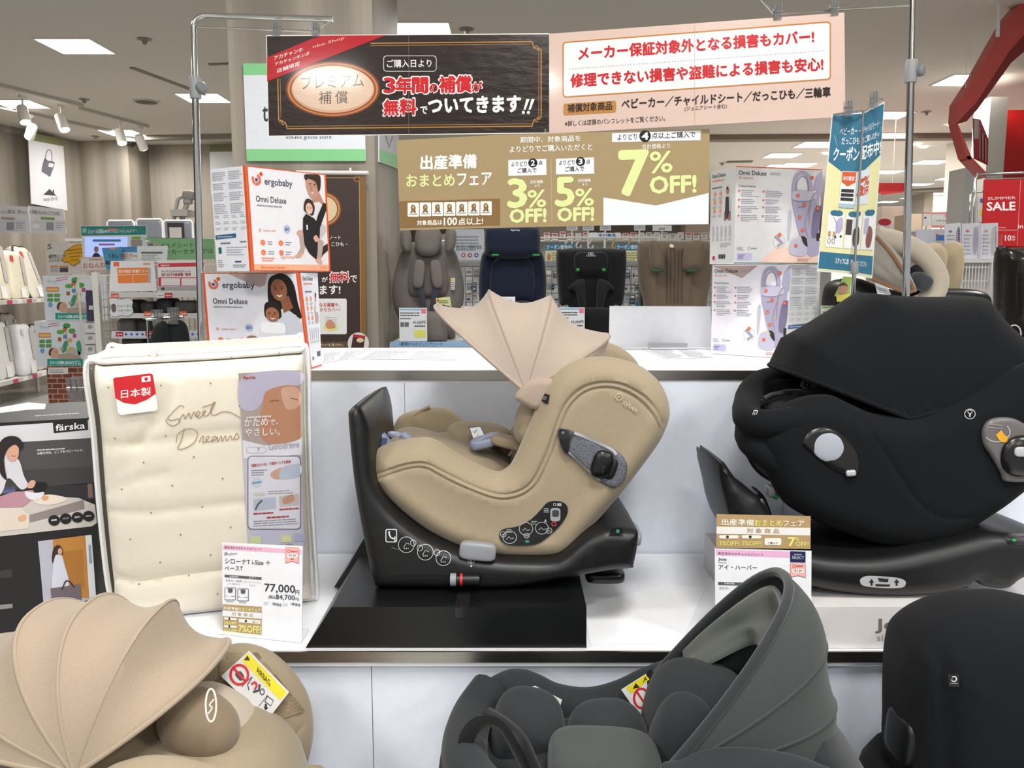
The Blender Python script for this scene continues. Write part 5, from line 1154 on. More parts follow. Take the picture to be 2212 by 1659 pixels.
# base
base = [(754, 905), (757, 885), (771, 873), (785, 883), (799, 925), (806, 985), (812, 1035), (836, 1083), (874, 1122), (929, 1160), (1002, 1190), (1060, 1200), (1110, 1204), (1197, 1203), (1237, 1176), (1266, 1153), (1291, 1141), (1313, 1136), (1354, 1138), (1376, 1144), (1376, 1175), (1368, 1216), (1364, 1224), (1320, 1228), (1262, 1238), (1238, 1244), (1204, 1248), (1146, 1259), (1067, 1266), (915, 1265), (822, 1263), (808, 1250), (788, 1163), (766, 1033)]
m = MB(); hb = inflate(m, spline(pxs(base, 1.602), 5), sideways(1.602), .03, .40, .022, PLAS, .02, backR=.02)
padpx(m, 1305, 1238, 1.7, 42, 12, .04, PLAS2, .4); ba = m.build('base', t, 50)
bm = surf(hb, 1.602)
pr = Print(None, MB(), map3=bm); WH = '#c8cacc'
pr.rrect(833, 1142, 858, 1171, 4, '#e6e7e8', 1); pr.rrect(835, 1144, 856, 1169, 3, '#1b1c1f', 2); pr.line([(840, 1150), (844, 1160), (851, 1163)], 3, '#e6e7e8', 3); pr.ell(841, 1149, 2.2, 2.4, '#e6e7e8', 3, 10); pr.rect(852, 1158, 854.5, 1168, '#e6e7e8', 3)
for x, y, r in ((878, 1176, 17), (919, 1192, 17), (958, 1205, 16)): pr.ring(x, y, r, r * 1.0, 1.3, WH, 2, 28); pr.line([(x - 6, y + 6), (x, y - 4), (x + 7, y - 1)], 1.2, WH, 2); [pr.poly([(x - 5 + 4 * k, y + 6), (x - 2.5 + 4 * k, y + 8), (x - 5 + 4 * k, y + 10)], WH, 2) for k in range(3)]
for x, y in ((907, 1183), (944, 1193), (893, 1172)): pr.ring(x, y, 6, 6.4, 1.1, WH, 3, 16)
pr.line([(1011, 1208), (1017, 1210), (1017, 1216), (1011, 1214)], 1, WH, 2, True); pr.line([(1018, 1210), (1024, 1208), (1024, 1214), (1018, 1216)], 1, WH, 2, True); pr.ell(1018, 1222, 2, 2, WH, 2, 10); pr.bars(846, 1181, 862, 1, 1, 1.5, '#7b7d80', 2, 3, .3, .1)
pr.poly([(854, 1243), (975, 1243), (975, 1251), (854, 1251)], '#060607', 1)
pr.mb.build('base_label', ba)
m = MB(); k0 = P(972, 1252, 1.563); m.lathe([(.004, 0), (.0125, .001), (.0125, .012), (.011, .0125)], k0, GRAYP, 18, (1, 0, 0)); m.lathe([(.0115, .0125), (.0115, .058), (.008, .06)], k0, PLAS2, 18, (1, 0, 0)); m.lathe([(.012, .02), (.0122, .021), (.0122, .024), (.012, .025)], k0, mat('#d2201f', .4), 18, (1, 0, 0)); m.build('recline_knob', ba, 40)
m = MB(); padpx(m, 1032, 1190, 1.58, 40, 20, .012, GRAYP, .45, 6); m.build('release_button', ba, 60)
m = MB(); padpx(m, 1367, 1152, 1.66, 13, 14, .05, GRAYP, .4, 8); m.build('end_cap', ba, 60)
pl = frontal(1.5705); pr = Print(pl, MB()); pr.rrect(1316, 1138, 1348, 1154, 5, '#2c2e31', 1); pr.rrect(1318, 1139.5, 1346, 1152.5, 4, '#0c0d0e', 2); pr.rrect(1331, 1144, 1338, 1151, 2, '#3d8f5d', 3); pr.mb.build('indicator', ba)
# side protector
ax = [(1206, 930), (1213, 925), (1241, 932), (1280, 950), (1328, 971), (1350, 992), (1355, 1013), (1349, 1037), (1335, 1051), (1318, 1053), (1286, 1034), (1245, 995), (1220, 978), (1208, 953)]
m = MB(); hs = inflate(m, spline(pxs(ax, 1.611), 6), sideways(1.611), .007, .004, .008, mat('#6b6e75', .4, .3, 'mesh_fabric', scale=230), .012)
pr = Print(None, m, map3=surf(hs, 1.611, .0035)); pr.blob([(1207, 930), (1214, 926), (1240, 933), (1232, 950), (1228, 975), (1219, 976), (1209, 952)], '#0e0f10', 1); pr.line(spline([(1240, 934), (1280, 950), (1322, 971), (1330, 982)], 6, False), 6, '#9b9ea4', 2); pr.line(spline([(1228, 976), (1262, 1008), (1296, 1037)], 6, False), 4, '#9b9ea4', 2)
sp = m.build('side_protector', t, 60)
m = MB(); padpx(m, 1300, 1003, 1.603, 22, 31, .012, PLAS2, .7, 18); padpx(m, 1318, 1012, 1.606, 14, 24, .008, mat('#08090a', .6), .7, 18); padpx(m, 1302, 1015, 1.592, 4, 8, .003, mat('#08090a', .6), .4, 12); m.build('side_dial', sp, 60)
# stickers, woven tag, embossed logo
pr = Print(None, MB(), map3=surf(hg, Ym, .002), **crop(720, 600, 2.86)); _p = pr.px; pr.map3 = (lambda f: (lambda x, y, o: f(*_p(x, y), o * 2.5)))(surf(hg, Ym, .0024))
pr.blob([(1025, 1590), (1050, 1550), (1140, 1532), (1220, 1490), (1280, 1432), (1325, 1385), (1390, 1377), (1438, 1400), (1446, 1450), (1410, 1515), (1340, 1585), (1260, 1640), (1150, 1652), (1060, 1640)], '#111214', 1, 8)
for x, y, r in ((1190, 1546, 42), (1288, 1542, 40), (1090, 1598, 42), (1050, 1580, 18), (1194, 1588, 16), (1332, 1557, 18)): pr.ring(x, y, r, r * .92, 4, '#aeb0b2', 3, 24); pr.line([(x - r * .5, y + r * .3), (x - r * .1, y - r * .1), (x + r * .2, y + r * .25), (x + r * .6, y + r * .1)], 6, '#8c8e91', 3)
pr.rrect(1340, 1418, 1402, 1500, 18, '#9c9ea1', 3); pr.rrect(1352, 1430, 1392, 1470, 10, '#3c3e41', 4); pr.ring(1367, 1396, 8, 8, 3, '#c9cbcd', 3, 14); pr.rect(1382, 1388, 1408, 1406, '#aaacaf', 3); pr.ring(1362, 1516, 13, 12, 6, '#c23a38', 3, 16); pr.text('A', 1302, 1506, 1318, 1506, 18, '#d5d6d8', .02, 3); pr.bars(1300, 1420, 1334, 3, 10, 5, '#a5a7a9', 3, 3); pr.bars(1222, 1498, 1262, 3, 9, 4, '#8fae9a', 3, 4); pr.bars(1070, 1548, 1112, 3, 9, 4, '#a5a7a9', 3, 6); pr.ell(1197, 1624, 14, 9, '#2c7a4c', 3, 14)
pr.mb.build('sticker', sh)
pr = Print(None, MB(), map3=pr.map3); pr.poly([(1272, 748), (1292, 707), (1336, 722), (1326, 780), (1300, 770)], '#121315', 1); pr.ring(1306, 742, 10, 8, 3, '#8f9295', 2, 12); pr.line([(1300, 752), (1312, 730)], 3, '#8f9295', 2); pr.mb.build('woven_tag', sh)
pr = Print(None, MB(), map3=pr.map3); EMB = mat('#c8b797', .8, 0, 'fabric'); pr.text('cybex', 1785, 790, 1872, 846, 42, EMB, .02, 1, .3); pr.ring(1764, 734, 21, 21, 6, EMB, 1, 20); pr.line([(1752, 738), (1774, 730)], 6, EMB, 1); pr.mb.build('logo', sh)

# ------------------------------------------------------------------ black seat on the pale plinth
Yn, Yr = 1.62, 1.87
t = thing('child_car_seat', 'black child car seat with a domed canopy on the pale plinth', 'car seat', (P(1980, 1285, 1.75).x, 1.75, ZP))
wing = [(1640, 955), (1658, 905), (1695, 872), (1727, 858), (1764, 852), (1796, 854), (1833, 871), (1880, 891), (1927, 898), (1974, 897), (2021, 882), (2084, 852), (2147, 817), (2212, 783), (2300, 765), (2352, 830), (2330, 950), (2262, 1015), (2212, 1052), (2163, 1090), (2121, 1118), (2078, 1147), (2034, 1168), (1969, 1177), (1897, 1172), (1825, 1150), (1753, 1121), (1690, 1082), (1655, 1018)]
sA = [(1655, 900), (1700, 880), (1760, 866), (1800, 872), (1850, 900), (1900, 960), (1945, 1030), (1990, 1090), (2040, 1120), (2100, 1120)]
m = MB(); hg2 = inflate(m, spline(pxs(wing, Yn), 6), sideways(Yn), .05, .03, .05, BLACKF, .018, [(spline(pxs(sA, Yn - .05), 6, False), .005, .003)])
inflate(m, spline(pxs([(x + (22 if x < 1760 else 0), y) for x, y in wing], Yn), 5), sideways(Yr), .03, .05, .05, BLACKF, .04)
inn = [(1668, 960), (1700, 900), (1760, 885), (1840, 910), (1930, 930), (1980, 925), (2060, 890), (2150, 850), (2250, 810), (2310, 840), (2290, 950), (2200, 1040), (2100, 1110), (2010, 1155), (1900, 1150), (1800, 1120), (1710, 1070)]
io = spline(pxs(inn, Yn), 4); m.grid([[Vector((a, lerp(Yn + .01, Yr - .01, k / 4), b)) for a, b in io] for k in range(5)], BLACKF, True)
m.tube(spline3([P(1735, 905, 1.60), P(1665, 915, 1.605), P(1622, 910, 1.64), P(1612, 892, 1.70), P(1614, 872, 1.78), P(1622, 846, 1.86), P(1655, 822, 1.92), P(1740, 812, 1.94)]), .029, BLACKF, 14)
m.tube(spline3([P(1690, 1000, 1.61), P(1640, 965, 1.63), P(1622, 945, 1.70), P(1620, 925, 1.80), P(1630, 900, 1.88)]), .032, BLACKF, 14)
sh = m.build('seat_shell', t, 50)
m = MB(); padpx(m, 1700, 880, 1.78, 60, 22, .1, mat('#1b1d20', .9, 0, 'mesh_fabric'), .7); padpx(m, 1850, 895, 1.76, 135, 50, .12, BLACKF, .7, 8); m.build('seat_cushion', t, 70)
m = MB(); m.tube(spline3([P(1648, 868, 1.74), P(1690, 848, 1.75), P(1730, 846, 1.76), P(1790, 866, 1.76)]), .012, mat('#0c0d0e', .5, 0, 'fabric'), 8, flat=.35); m.tube(spline3([P(1650, 862, 1.72), P(1668, 852, 1.73), P(1690, 850, 1.74)]), .005, mat('#3a3d42', .4), 8); m.build('strap', t, 60)
pl = Plane(P(1733, 822, 1.80), P(1785, 845, 1.80), P(1730, 834, 1.78)); m = MB(); pr = Print(pl, m, **crop(1520, 620, 3.19)); c = [(682, 638), (850, 705), (850, 738), (782, 738), (664, 680)]
f = [pl.at(*pr.px(*p)) for p in c]; m.hexa([p - pl.n * .001 for p in f], f, mat('#c9c9c6', .4)); pr.poly([(738, 680), (838, 715), (832, 737), (738, 707)], '#d9c526', 1); pr.poly([(694, 650), (740, 672), (736, 704), (690, 684)], '#1c1c1c', 1); pr.poly([(700, 678), (714, 660), (726, 688)], '#e4e4e2', 2); pr.text('0-15', 752, 710, 826, 728, 14, '#2c2a12', .02, 2); m.build('label', t)
mp2 = surf(hg2, Yn); pr = Print(None, MB()); 
def cropmap(f, ox, oy, s): return lambda x, y, o: f(ox + x / s, oy + y / s, o)
cm = cropmap(surf(hg2, Yn, .0012), 1520, 620, 3.19)
pr = Print(None, MB(), map3=cm); pr.ring(1832, 874, 36, 34, 6, '#9a9b9c', 1, 26); pr.ring(1832, 858, 15, 12, 5, '#9a9b9c', 1, 14); pr.poly([(1824, 868), (1842, 866), (1834, 898), (1828, 896)], '#9a9b9c', 1); pr.mb.build('logo', sh)
pb = surf(lambda p: np.array([.05]), 1.66); plb = Plane(P(1620, 900, 1.61), P(1640, 890, 1.60), P(1622, 912, 1.606)); pr = Print(plb, MB(), **crop(1520, 620, 3.19)); pr.poly([(348, 846), (376, 850), (344, 934), (316, 924)], '#c9cbca', 1); pr.poly([(350, 854), (368, 856), (340, 926), (322, 918)], '#16181a', 2); pr.line([(354, 864), (346, 890), (336, 912)], 6, '#8fb39a', 3); pr.mb.build('woven_tag', sh)
# window and rebound handle
ov = [(1732, 950), (1750, 928), (1782, 921), (1815, 935), (1845, 965), (1856, 1000), (1852, 1024), (1838, 1030), (1800, 1015), (1760, 985), (1735, 965)]
m = MB(); hw = inflate(m, spline(pxs(ov, 1.572), 6), sideways(1.572), .008, .006, .012, mat('#1d1c1b', .25, 0, 'plastic'), .012); wb = m.build('window_bezel', t, 50)
m = MB(); padpx(m, 1790, 965, 1.5665, 37, 32, .005, mat('#a9adb6', .2), .95, 32); m.build('window', wb, 60)
m = MB(); padpx(m, 1838, 1022, 1.563, 11, 7, .004, mat('#e3e5e6', .15, .6), .6, -8); m.build('window_glint', wb, 60)  # chrome glint on the bezel, put in as a small pale pad
# side impact pod
pod = [(2124, 960), (2122, 930), (2136, 908), (2165, 901), (2200, 908), (2240, 940), (2260, 990), (2230, 1035), (2172, 1040), (2160, 1020), (2140, 985)]
m = MB(); hpd = inflate(m, spline(pxs(pod, 1.565), 6), sideways(1.565), .008, .01, .01, mat('#6a6666', .35, 0, 'plastic'), .014)
pr = Print(None, m, map3=cropmap(surf(hpd, 1.565, .0005), 1520, 620, 3.19)); pr.ring(2020, 1000, 88, 66, 9, '#a9a7a6', 1, 24, -40, 150); pr.poly([(2010, 1020), (2048, 984), (2072, 1020), (2094, 1030), (2090, 1072), (2042, 1066)], '#dfa02c', 2); pr.bars(1960, 940, 2062, 2, 22, 8, '#8e8b8b', 2, 3, .1); sp = m.build('side_pod', t, 60)
m = MB(); padpx(m, 2208, 985, 1.555, 46, 46, .014, mat('#171718', .25, 0, 'plastic'), .9); padpx(m, 2206, 976, 1.542, 15, 11, .004, mat('#b7b9bc', .2), .7); m.build('side_dial', sp, 60)
# canopy
pv = P(1968, 905, 1.60); pv.y = 1.76
tips = [P(1678, 793, 1.76), P(1706, 733, 1.76), P(1868, 634, 1.76), P(2100, 642, 1.76), P(2200, 742, 1.76), P(2225, 800, 1.76)]
hood(t, pv, .155, tips, BLACKF, .03, .62, .005, .0012, sags=(.0, .012, .02, .02, .02), thick=.004)
# base
base = [(1745, 1190), (1690, 1150), (1655, 1100), (1635, 1070), (1614, 1056), (1590, 1035), (1573, 1012), (1562, 997), (1552, 1001), (1556, 1040), (1572, 1109), (1590, 1180), (1640, 1235), (1760, 1266), (1825, 1277), (1915, 1284), (2005, 1280), (2078, 1266), (2099, 1252), (2121, 1264), (2168, 1268), (2205, 1244), (2280, 1230), (2300, 1180), (2250, 1152), (2186, 1149), (2135, 1147), (2095, 1156), (2050, 1168), (1990, 1182), (1930, 1194), (1850, 1200)]
m = MB(); hb2 = inflate(m, spline(pxs(base, 1.56), 5), sideways(1.56), .03, .33, .03, PLAS, .022, backR=.03); ba = m.build('base', t, 50)
pr = Print(None, MB(), map3=cropmap(surf(hb2, 1.56, .0008), 1500, 1060, 2.77)); pr.blob([(990, 545), (1000, 520), (1050, 508), (1200, 518), (1255, 535), (1262, 558), (1240, 578), (1150, 582), (1020, 570)], '#b3b6b8', 1, 6); pr.poly([(1095, 520), (1160, 526), (1156, 545), (1105, 542)], '#2a2b2d', 2); pr.poly([(1080, 556), (1170, 560), (1165, 572), (1085, 570)], '#2a2b2d', 2)
for x in (1058, 1208): pr.poly([(x - 16, 548), (x, 526), (x + 16, 548), (x + 6, 548), (x + 6, 566), (x - 6, 566), (x - 6, 548)], '#2a2b2d', 2)
pr.mb.build('base_label', ba)
m = MB(); padpx(m, 1638, 1090, 1.68, 14, 34, .05, PLAS2, .5, -22); padpx(m, 1664, 1060, 1.70, 8, 12, .02, mat('#aab0b8', .15), .5); padpx(m, 1675, 1072, 1.69, 4, 6, .012, mat('#2f9a4c', .4), .6); m.build('front_latch', ba, 60)
m = MB(); padpx(m, 2185, 1160, 1.57, 42, 10, .04, mat('#27282a', .5), .5, 6); padpx(m, 2190, 1167, 1.528, 5, 3, .003, mat('#2f9a4c', .4), .7); m.build('indicator', ba, 60)

# ------------------------------------------------------------------ beige seat at the bottom left
Yw = 1.36
t = thing('child_car_seat', 'beige child car seat with ribbed canopy and airbag warning label, at the bottom left', 'car seat', (P(330, 1600, 1.2).x, 1.2, .311))
far = [(380, 1445), (430, 1420), (480, 1399), (530, 1394), (582, 1412), (628, 1452), (662, 1503), (676, 1560), (673, 1612), (650, 1690), (600, 1790), (480, 1860), (300, 1880), (200, 1800), (220, 1640), (300, 1500)]
m = MB(); hf_ = inflate(m, spline(pxs(far, Yw), 6), sideways(Yw), .05, .045, .05, BEIGE, .02, [(spline(pxs([(668, 1560), (640, 1590), (600, 1640), (570, 1700)], Yw - .05), 6, False), .004, .004)])
near = [(190, 1700), (225, 1664), (270, 1646), (320, 1636), (375, 1640), (430, 1652), (480, 1668), (540, 1720), (560, 1800), (450, 1900), (200, 1900)]
inflate(m, spline(pxs(near, 1.04), 6), sideways(1.04), .04, .03, .04, BEIGE, .025)
m.tube(spline3([P(640, 1680, 1.34), P(648, 1740, 1.30), P(640, 1800, 1.2), P(600, 1820, 1.1), P(560, 1800, 1.04)]), .05, BEIGE, 14)
a = P(330, 1900, 1.2); m.pad((a.x, 1.2, .62), (.24, .17, .2), BEIGE, .6); sh = m.build('seat_shell', t, 50)
fm = cropmap(surf(hf_, Yw, .0008), 0, 1260, 3.16)
pr = Print(None, MB(), map3=fm); MF = mat('#94836a', .9, 0, 'mesh_fabric')
def fillgrid(pr, tl, tr, br, bl, col, lay, n=8):
    g = [[tuple(lerp(lerp(tl[i], tr[i], u / n), lerp(bl[i], br[i], u / n), v / n) for i in (0, 1)) for u in range(n + 1)] for v in range(n + 1)]
    vs = [pr.at(x, y, lay) for r in g for x, y in r]; k = n + 1
    pr.mb.add(vs, [(i * k + j, i * k + j + 1, (i + 1) * k + j + 1, (i + 1) * k + j) for i in range(n) for j in range(n)], pr.mt(col))
fillgrid(pr, (1490, 470), (1760, 470), (2085, 870), (1760, 985), MF, 1); fillgrid(pr, (1490, 470), (1500, 640), (1760, 985), (1700, 760), MF, 1.2) ; pr.mb.build('mesh_panel', sh, 60)
pl = Plane(*(fm(x, y, .014) for x, y in ((1700, 460), (1972, 742), (1508, 636)))); m = MB(); pr = Print(pl, m, **crop(0, 1260, 3.16), rough=.25)
c = [(1700, 460), (1974, 742), (1824, 936), (1508, 634)]; f = [pl.at(*pr.px(*p), .006) for p in c]; m.hexa([p - pl.n * .004 for p in f], f, mat('#d9d8d6', .22)); pl = Plane(f[0], f[1], f[3]); pr.pl = pl
pr.poly([(1694, 474), (1960, 746), (1912, 800), (1652, 528)], '#e6d62a', 1); pr.text('AIRBAG', 1752, 606, 1844, 706, 42, '#33300f', .02, 2); pr.poly([(1690, 492), (1706, 528), (1664, 524)], '#2c2a10', 2)
pr.ring(1634, 624, 60, 66, 17, '#cf2a33', 3, 28); pr.line([(1596, 580), (1674, 668)], 16, '#cf2a33', 3); pr.blob([(1606, 620), (1640, 600), (1668, 640), (1640, 664)], '#4a4648', 2)
pr.line([(1722, 640), (1690, 690), (1700, 730)], 7, '#4b4b4d', 2); pr.line(spline([(1716, 690), (1740, 676), (1752, 700), (1738, 724)], 5, False), 15, '#c8323c', 3); pr.line([(1772, 690), (1768, 730), (1728, 742)], 14, '#2d2f4a', 3); pr.ring(1790, 740, 14, 20, 7, '#55565a', 3, 12)
pr.line([(1716, 640), (1650, 706)], 4, '#3a3a3a', 2); pr.line([(1828, 762), (1768, 838)], 4, '#3a3a3a', 2); pr.line([(1826, 770), (1866, 800), (1850, 836), (1808, 806)], 6, '#4b4b4d', 2, True); pr.poly([(1800, 840), (1832, 850), (1812, 866)], '#222', 3); pr.rect(1808, 822, 1822, 846, '#222', 3)
m.build('airbag_label', t)
m = MB(); padpx(m, 442, 1590, 1.24, 104, 98, .08, mat('#c2b6a4', .85, 0, 'fabric'), .8, 30); m.build('inlay', t, 70)
m = MB(); padpx(m, 430, 1566, 1.17, 88, 66, .05, mat('#8b7a64', .85, 0, 'fabric'), .85, 38); m.build('headrest', t, 70)
pl = Plane(P(456, 1523, 1.08), P(470, 1523, 1.09), P(456, 1560, 1.06)); pr = Print(pl, MB(), **crop(0, 1260, 3.16)); pr.ring(1440, 832, 36, 112, 13, '#e3dcd2', 1, 30); pr.line(spline([(1462, 790), (1430, 830), (1448, 850), (1420, 890)], 5, False), 10, '#e3dcd2', 1); pr.mb.build('logo', sh)
pv = P(165, 1668, 1.05); pv.y = 1.19
tips = [P(478, 1416, 1.20), P(342, 1316, 1.19), P(190, 1302, 1.19), P(78, 1314, 1.19), P(-70, 1400, 1.19), P(-120, 1500, 1.19)]
rows, hp = hood(t, pv, .145, tips, ROSE if False else mat('#a89782', .85, 0, 'fabric'), .08, .85, .004, .003, sags=(.15, .11, .06, .08, .08))
m = MB(); a = P(330, 1800, 1.2); m.box(a.x - .2, a.x + .2, 1.0, 1.4, .311, .47, PLAS); m.build('base', t)

# ------------------------------------------------------------------ dark grey seat at the bottom centre
t = thing('child_car_seat', 'dark grey child car seat with its hood folded back, at the bottom centre', 'car seat', (P(1380, 1640, 1.2).x, 1.2, .311))
far = [(950, 1640), (985, 1560), (1030, 1492), (1085, 1457), (1130, 1452), (1170, 1465), (1210, 1484), (1270, 1492), (1330, 1478), (1390, 1450), (1460, 1430), (1560, 1440), (1660, 1480), (1720, 1600), (1700, 1800), (1500, 1900), (1100, 1900), (960, 1780)]
m = MB(); hgf = inflate(m, spline(pxs(far, 1.40), 6), sideways(1.40), .035, .045, .035, GREYF, .022, [(spline(pxs([(1105, 1455), (1060, 1500), (1025, 1560), (1005, 1640)], 1.365), 6, False), .004, .005)])
nr = [(1425, 1680), (1470, 1644), (1540, 1622), (1610, 1618), (1690, 1628), (1760, 1648), (1830, 1690), (1850, 1800), (1500, 1880)]
inflate(m, spline(pxs(nr, 1.02), 6), sideways(1.02), .04, .03, .045, GREYF, .025)
m.tube(spline3([P(1060, 1490, 1.38), P(1022, 1545, 1.33), P(1005, 1600, 1.24), P(1010, 1665, 1.14), P(1060, 1730, 1.06)]), .036, GREYF, 14)
back = [(1690, 1470), (1745, 1490), (1800, 1555), (1860, 1662), (1865, 1800), (1600, 1900), (1500, 1700)]
inflate(m, spline(pxs(back, 1.22), 6), sideways(1.22), .15, .16, .05, mat('#26292c', .8, 0, 'fabric'), .03)
a = P(1350, 1900, 1.2); m.pad((a.x, 1.2, .62), (.26, .17, .16), GREYF, .6); sh = m.build('seat_shell', t, 50)
m = MB(); padpx(m, 1140, 1580, 1.27, 78, 78, .08, GREYF, .75, 10); m.build('leg_pad', t, 70)
m = MB(); padpx(m, 1312, 1600, 1.25, 88, 78, .07, GREYF, .8, -4); m.build('inlay', t, 70)
m = MB(); padpx(m, 1305, 1665, 1.12, 122, 64, .07, GREYL, .5, 3); m.build('seat_cushion', t, 70)
m = MB(); padpx(m, 1510, 1560, 1.27, 118, 120, .1, GREYF, .75, 12); padpx(m, 1470, 1590, 1.19, 62, 92, .05, GREYF, .8, 20); m.build('headrest', t, 70)
m = MB(); SB = mat('#0f1012', .5, 0, 'fabric')
m.tube(spline3([P(1004, 1640, 1.16), P(1010, 1590, 1.16), P(1040, 1560, 1.15), P(1080, 1566, 1.14), P(1110, 1610, 1.13), P(1150, 1690, 1.13)]), .012, SB, 8, flat=.3); m.tube(spline3([P(1050, 1535, 1.17), P(1090, 1560, 1.15), P(1130, 1600, 1.13), P(1170, 1690, 1.12)]), .011, SB, 8, flat=.3); m.build('strap', t, 60)
def stk(c, Y0, Y1, draw, name):
    pl = Plane(P(*c[0], Y0), P(*c[1], Y0), P(*c[3], Y1)); m = MB(); f = [pl.at(*p) for p in c]; m.hexa([p - pl.n * .002 for p in f], f, mat('#dededb', .3)); pr = Print(pl, m, **crop(900, 1200, 2.304), rough=.3); draw(pr); m.build(name, t)
def d1(pr): pr.poly([(612, 688), (700, 738), (690, 768), (614, 706)], '#ded02a', 1); pr.poly([(582, 668), (614, 684), (612, 706), (580, 684)], '#1d1d1d', 1); pr.poly([(590, 690), (600, 674), (606, 694)], '#eee', 2); pr.text('0-15ヶ月', 630, 714, 690, 752, 16, '#2f2c12', .01, 2)
stk([(1149, 1484), (1156, 1482), (1214, 1512), (1206, 1540), (1147, 1496)], 1.355, 1.345, d1, 'label')
def d2(pr): pr.poly([(1040, 658), (1140, 594), (1160, 616), (1068, 688)], '#e6d62a', 1); pr.poly([(1090, 634), (1110, 656), (1076, 664)], '#2c2a10', 2); pr.text('A', 1128, 632, 1146, 620, 22, '#33300f', .03, 2); pr.ring(1118, 710, 36, 48, 11, '#cf2a33', 2, 24); pr.line([(1096, 678), (1140, 744)], 10, '#cf2a33', 2)
stk([(1342, 1490), (1396, 1456), (1404, 1540), (1382, 1548)], 1.345, 1.335, d2, 'airbag_label')
pv = P(1418, 1570, 1.19); pv.y = 1.20
tips = [P(1694, 1243, 1.20), P(1772, 1372, 1.20), P(1792, 1500, 1.20), P(1790, 1580, 1.20)]
rows, hp = hood(t, pv, .17, tips, GREYL, .05, .85, .0075, .004, sags=(-.04, .02, .0), axis=(.09, 1, -.14), edge_m=mat('#2b2e30', .8, 0, 'fabric'), thick=.005)
m = MB(); sgm = []   # loose inner lining hanging from the hood
for j in range(9):
    u = j / 8; row = []
    for i in range(29):
        v = i / 28; k = 1 + int(u * (hp[1] - 2)); p = rows[min(k, len(rows) - 1)][3 + int(v * 30)]
        row.append(pv.lerp(p, .93 - .22 * u - .035 * math.sin(v * 17 + u * 5) * (.3 + u)))
    sgm.append(row)
m.grid(sgm, mat('#565a54', .7, 0, 'fabric', sheen=.3)); m.build('hood_lining', t, 80, solid=.002)
m = MB(); padpx(m, 1408, 1475, 1.37, 16, 26, .02, mat('#101112', .6), .6, 25); m.build('hood_hinge', t, 60)
pl = Plane(P(1450, 1424, 1.33), P(1478, 1436, 1.33), P(1452, 1446, 1.32)); m = MB(); pr = Print(pl, m, **crop(900, 1200, 2.304)); pr.poly([(1262, 514), (1320, 510), (1330, 552), (1280, 566)], '#141517', 1); pr.ring(1304, 530, 10, 11, 6, '#d5d6d6', 2, 14); m.build('woven_tag', sh)
m = MB(); a = P(1350, 1800, 1.2); m.box(a.x - .2, a.x + .22, 1.0, 1.4, .311, .50, PLAS); m.build('base', t)

# ------------------------------------------------------------------ black seat at the bottom right, seen from behind its shoulder
t = thing('child_car_seat', 'black child car seat with a small square woven tag, at the bottom right corner', 'car seat', (P(2150, 1640, 1.15).x, 1.18, .311))
bo = [(1943, 1700), (1939, 1600), (1941, 1500), (1948, 1430), (1965, 1385), (2012, 1343), (2080, 1312), (2150, 1300), (2230, 1301), (2310, 1330), (2370, 1420), (2390, 1600), (2360, 1850), (2250, 1950), (2070, 1950), (2000, 1850)]
sm1 = [(2052, 1700), (2050, 1600), (2050, 1500), (2052, 1430), (2066, 1380), (2100, 1350), (2160, 1338), (2240, 1340)]
m = MB(); hg3 = inflate(m, spline(pxs(bo, 1.22), 6), sideways(1.22), .085, .15, .075, BLACKF, .018, [(spline(pxs(sm1, 1.14), 6, False), .009, .012)], dome=.015, domeR=.14)
a = P(2160, 1900, 1.2); m.pad((a.x, 1.2, .60), (.2, .2, .16), BLACKF, .6); sh = m.build('seat_shell', t, 60)
pr = Print(None, MB(), map3=cropmap(surf(hg3, 1.22, .0015), 1500, 1060, 2.77)); pr.poly([(1514, 1092), (1578, 1094), (1582, 1172), (1518, 1166)], '#101113', 1); pr.ring(1548, 1122, 15, 15, 8, '#d5d6d6', 2, 16); pr.bars(1526, 1146, 1572, 1, 1, 5, '#9a9b9d', 2, 3, 0, .05); pr.mb.build('woven_tag', sh)
m = MB(); padpx(m, 1950, 1590, 1.22, 20, 52, .04, PLAS, .5, 4); m.build('side_hinge', t, 60)
m = MB(); a = P(2160, 1800, 1.2); m.box(a.x - .18, a.x + .18, 1.02, 1.38, .311, .48, PLAS); m.build('base', t)
# ================================================================== signs on the pillar
GRN = '#86cf8d'
def board(name, label, cat, pl, c, col, th=.006, rough=.5, **k):
    m = MB(); card_body(m, pl, c, th, col); return m, Print(pl, m, rough=rough, **k)
pl = frontal(PFY - .012); m, pr = board('', '', '', pl, [(525, 137), (785, 137), (790, 348), (533, 348)], '#e3e6ec', .01)
pr.poly([(525, 137), (785, 137), (786, 162), (526, 162)], GRN, 1); pr.poly([(532, 322), (789, 322), (790, 348), (533, 348)], GRN, 1)
pr.text('t', 567, 262, 579, 262, 32, '#3a3c42', .02, 2); pr.text('dekake goods store', 617, 303, 716, 303, 14, '#3a3c42', .0, 2)
tag(m.build('store_sign'), 'white store sign with green bands on the wood pillar front', 'sign')
pl = Plane((PRX + .012, 4.6, 1), (PRX + .012, 5.2, 1), (PRX + .012, 4.6, 2)); m, pr = board('', '', '', pl, [(820, 215), (862, 235), (862, 366), (820, 350)], '#c9ccd4', .01)
pr.poly([(820, 322), (862, 336), (862, 366), (820, 349)], GRN, 1); pr.line([(833, 292), (841, 318), (849, 294)], 3, '#7b7e86', 2)
tag(m.build('store_sign'), 'white and green sign on the shaded right side of the wood pillar', 'sign')
pl = frontal(PFY - .06); m, pr = board('', '', '', pl, [(640, 377), (790, 377), (793, 770), (650, 770)], '#35241c', .004)
t = thing('roll_banner', 'dark brown hanging banner on the pillar, right of the left boxes', 'banner', tuple(P(720, 770, PFY - .06)))
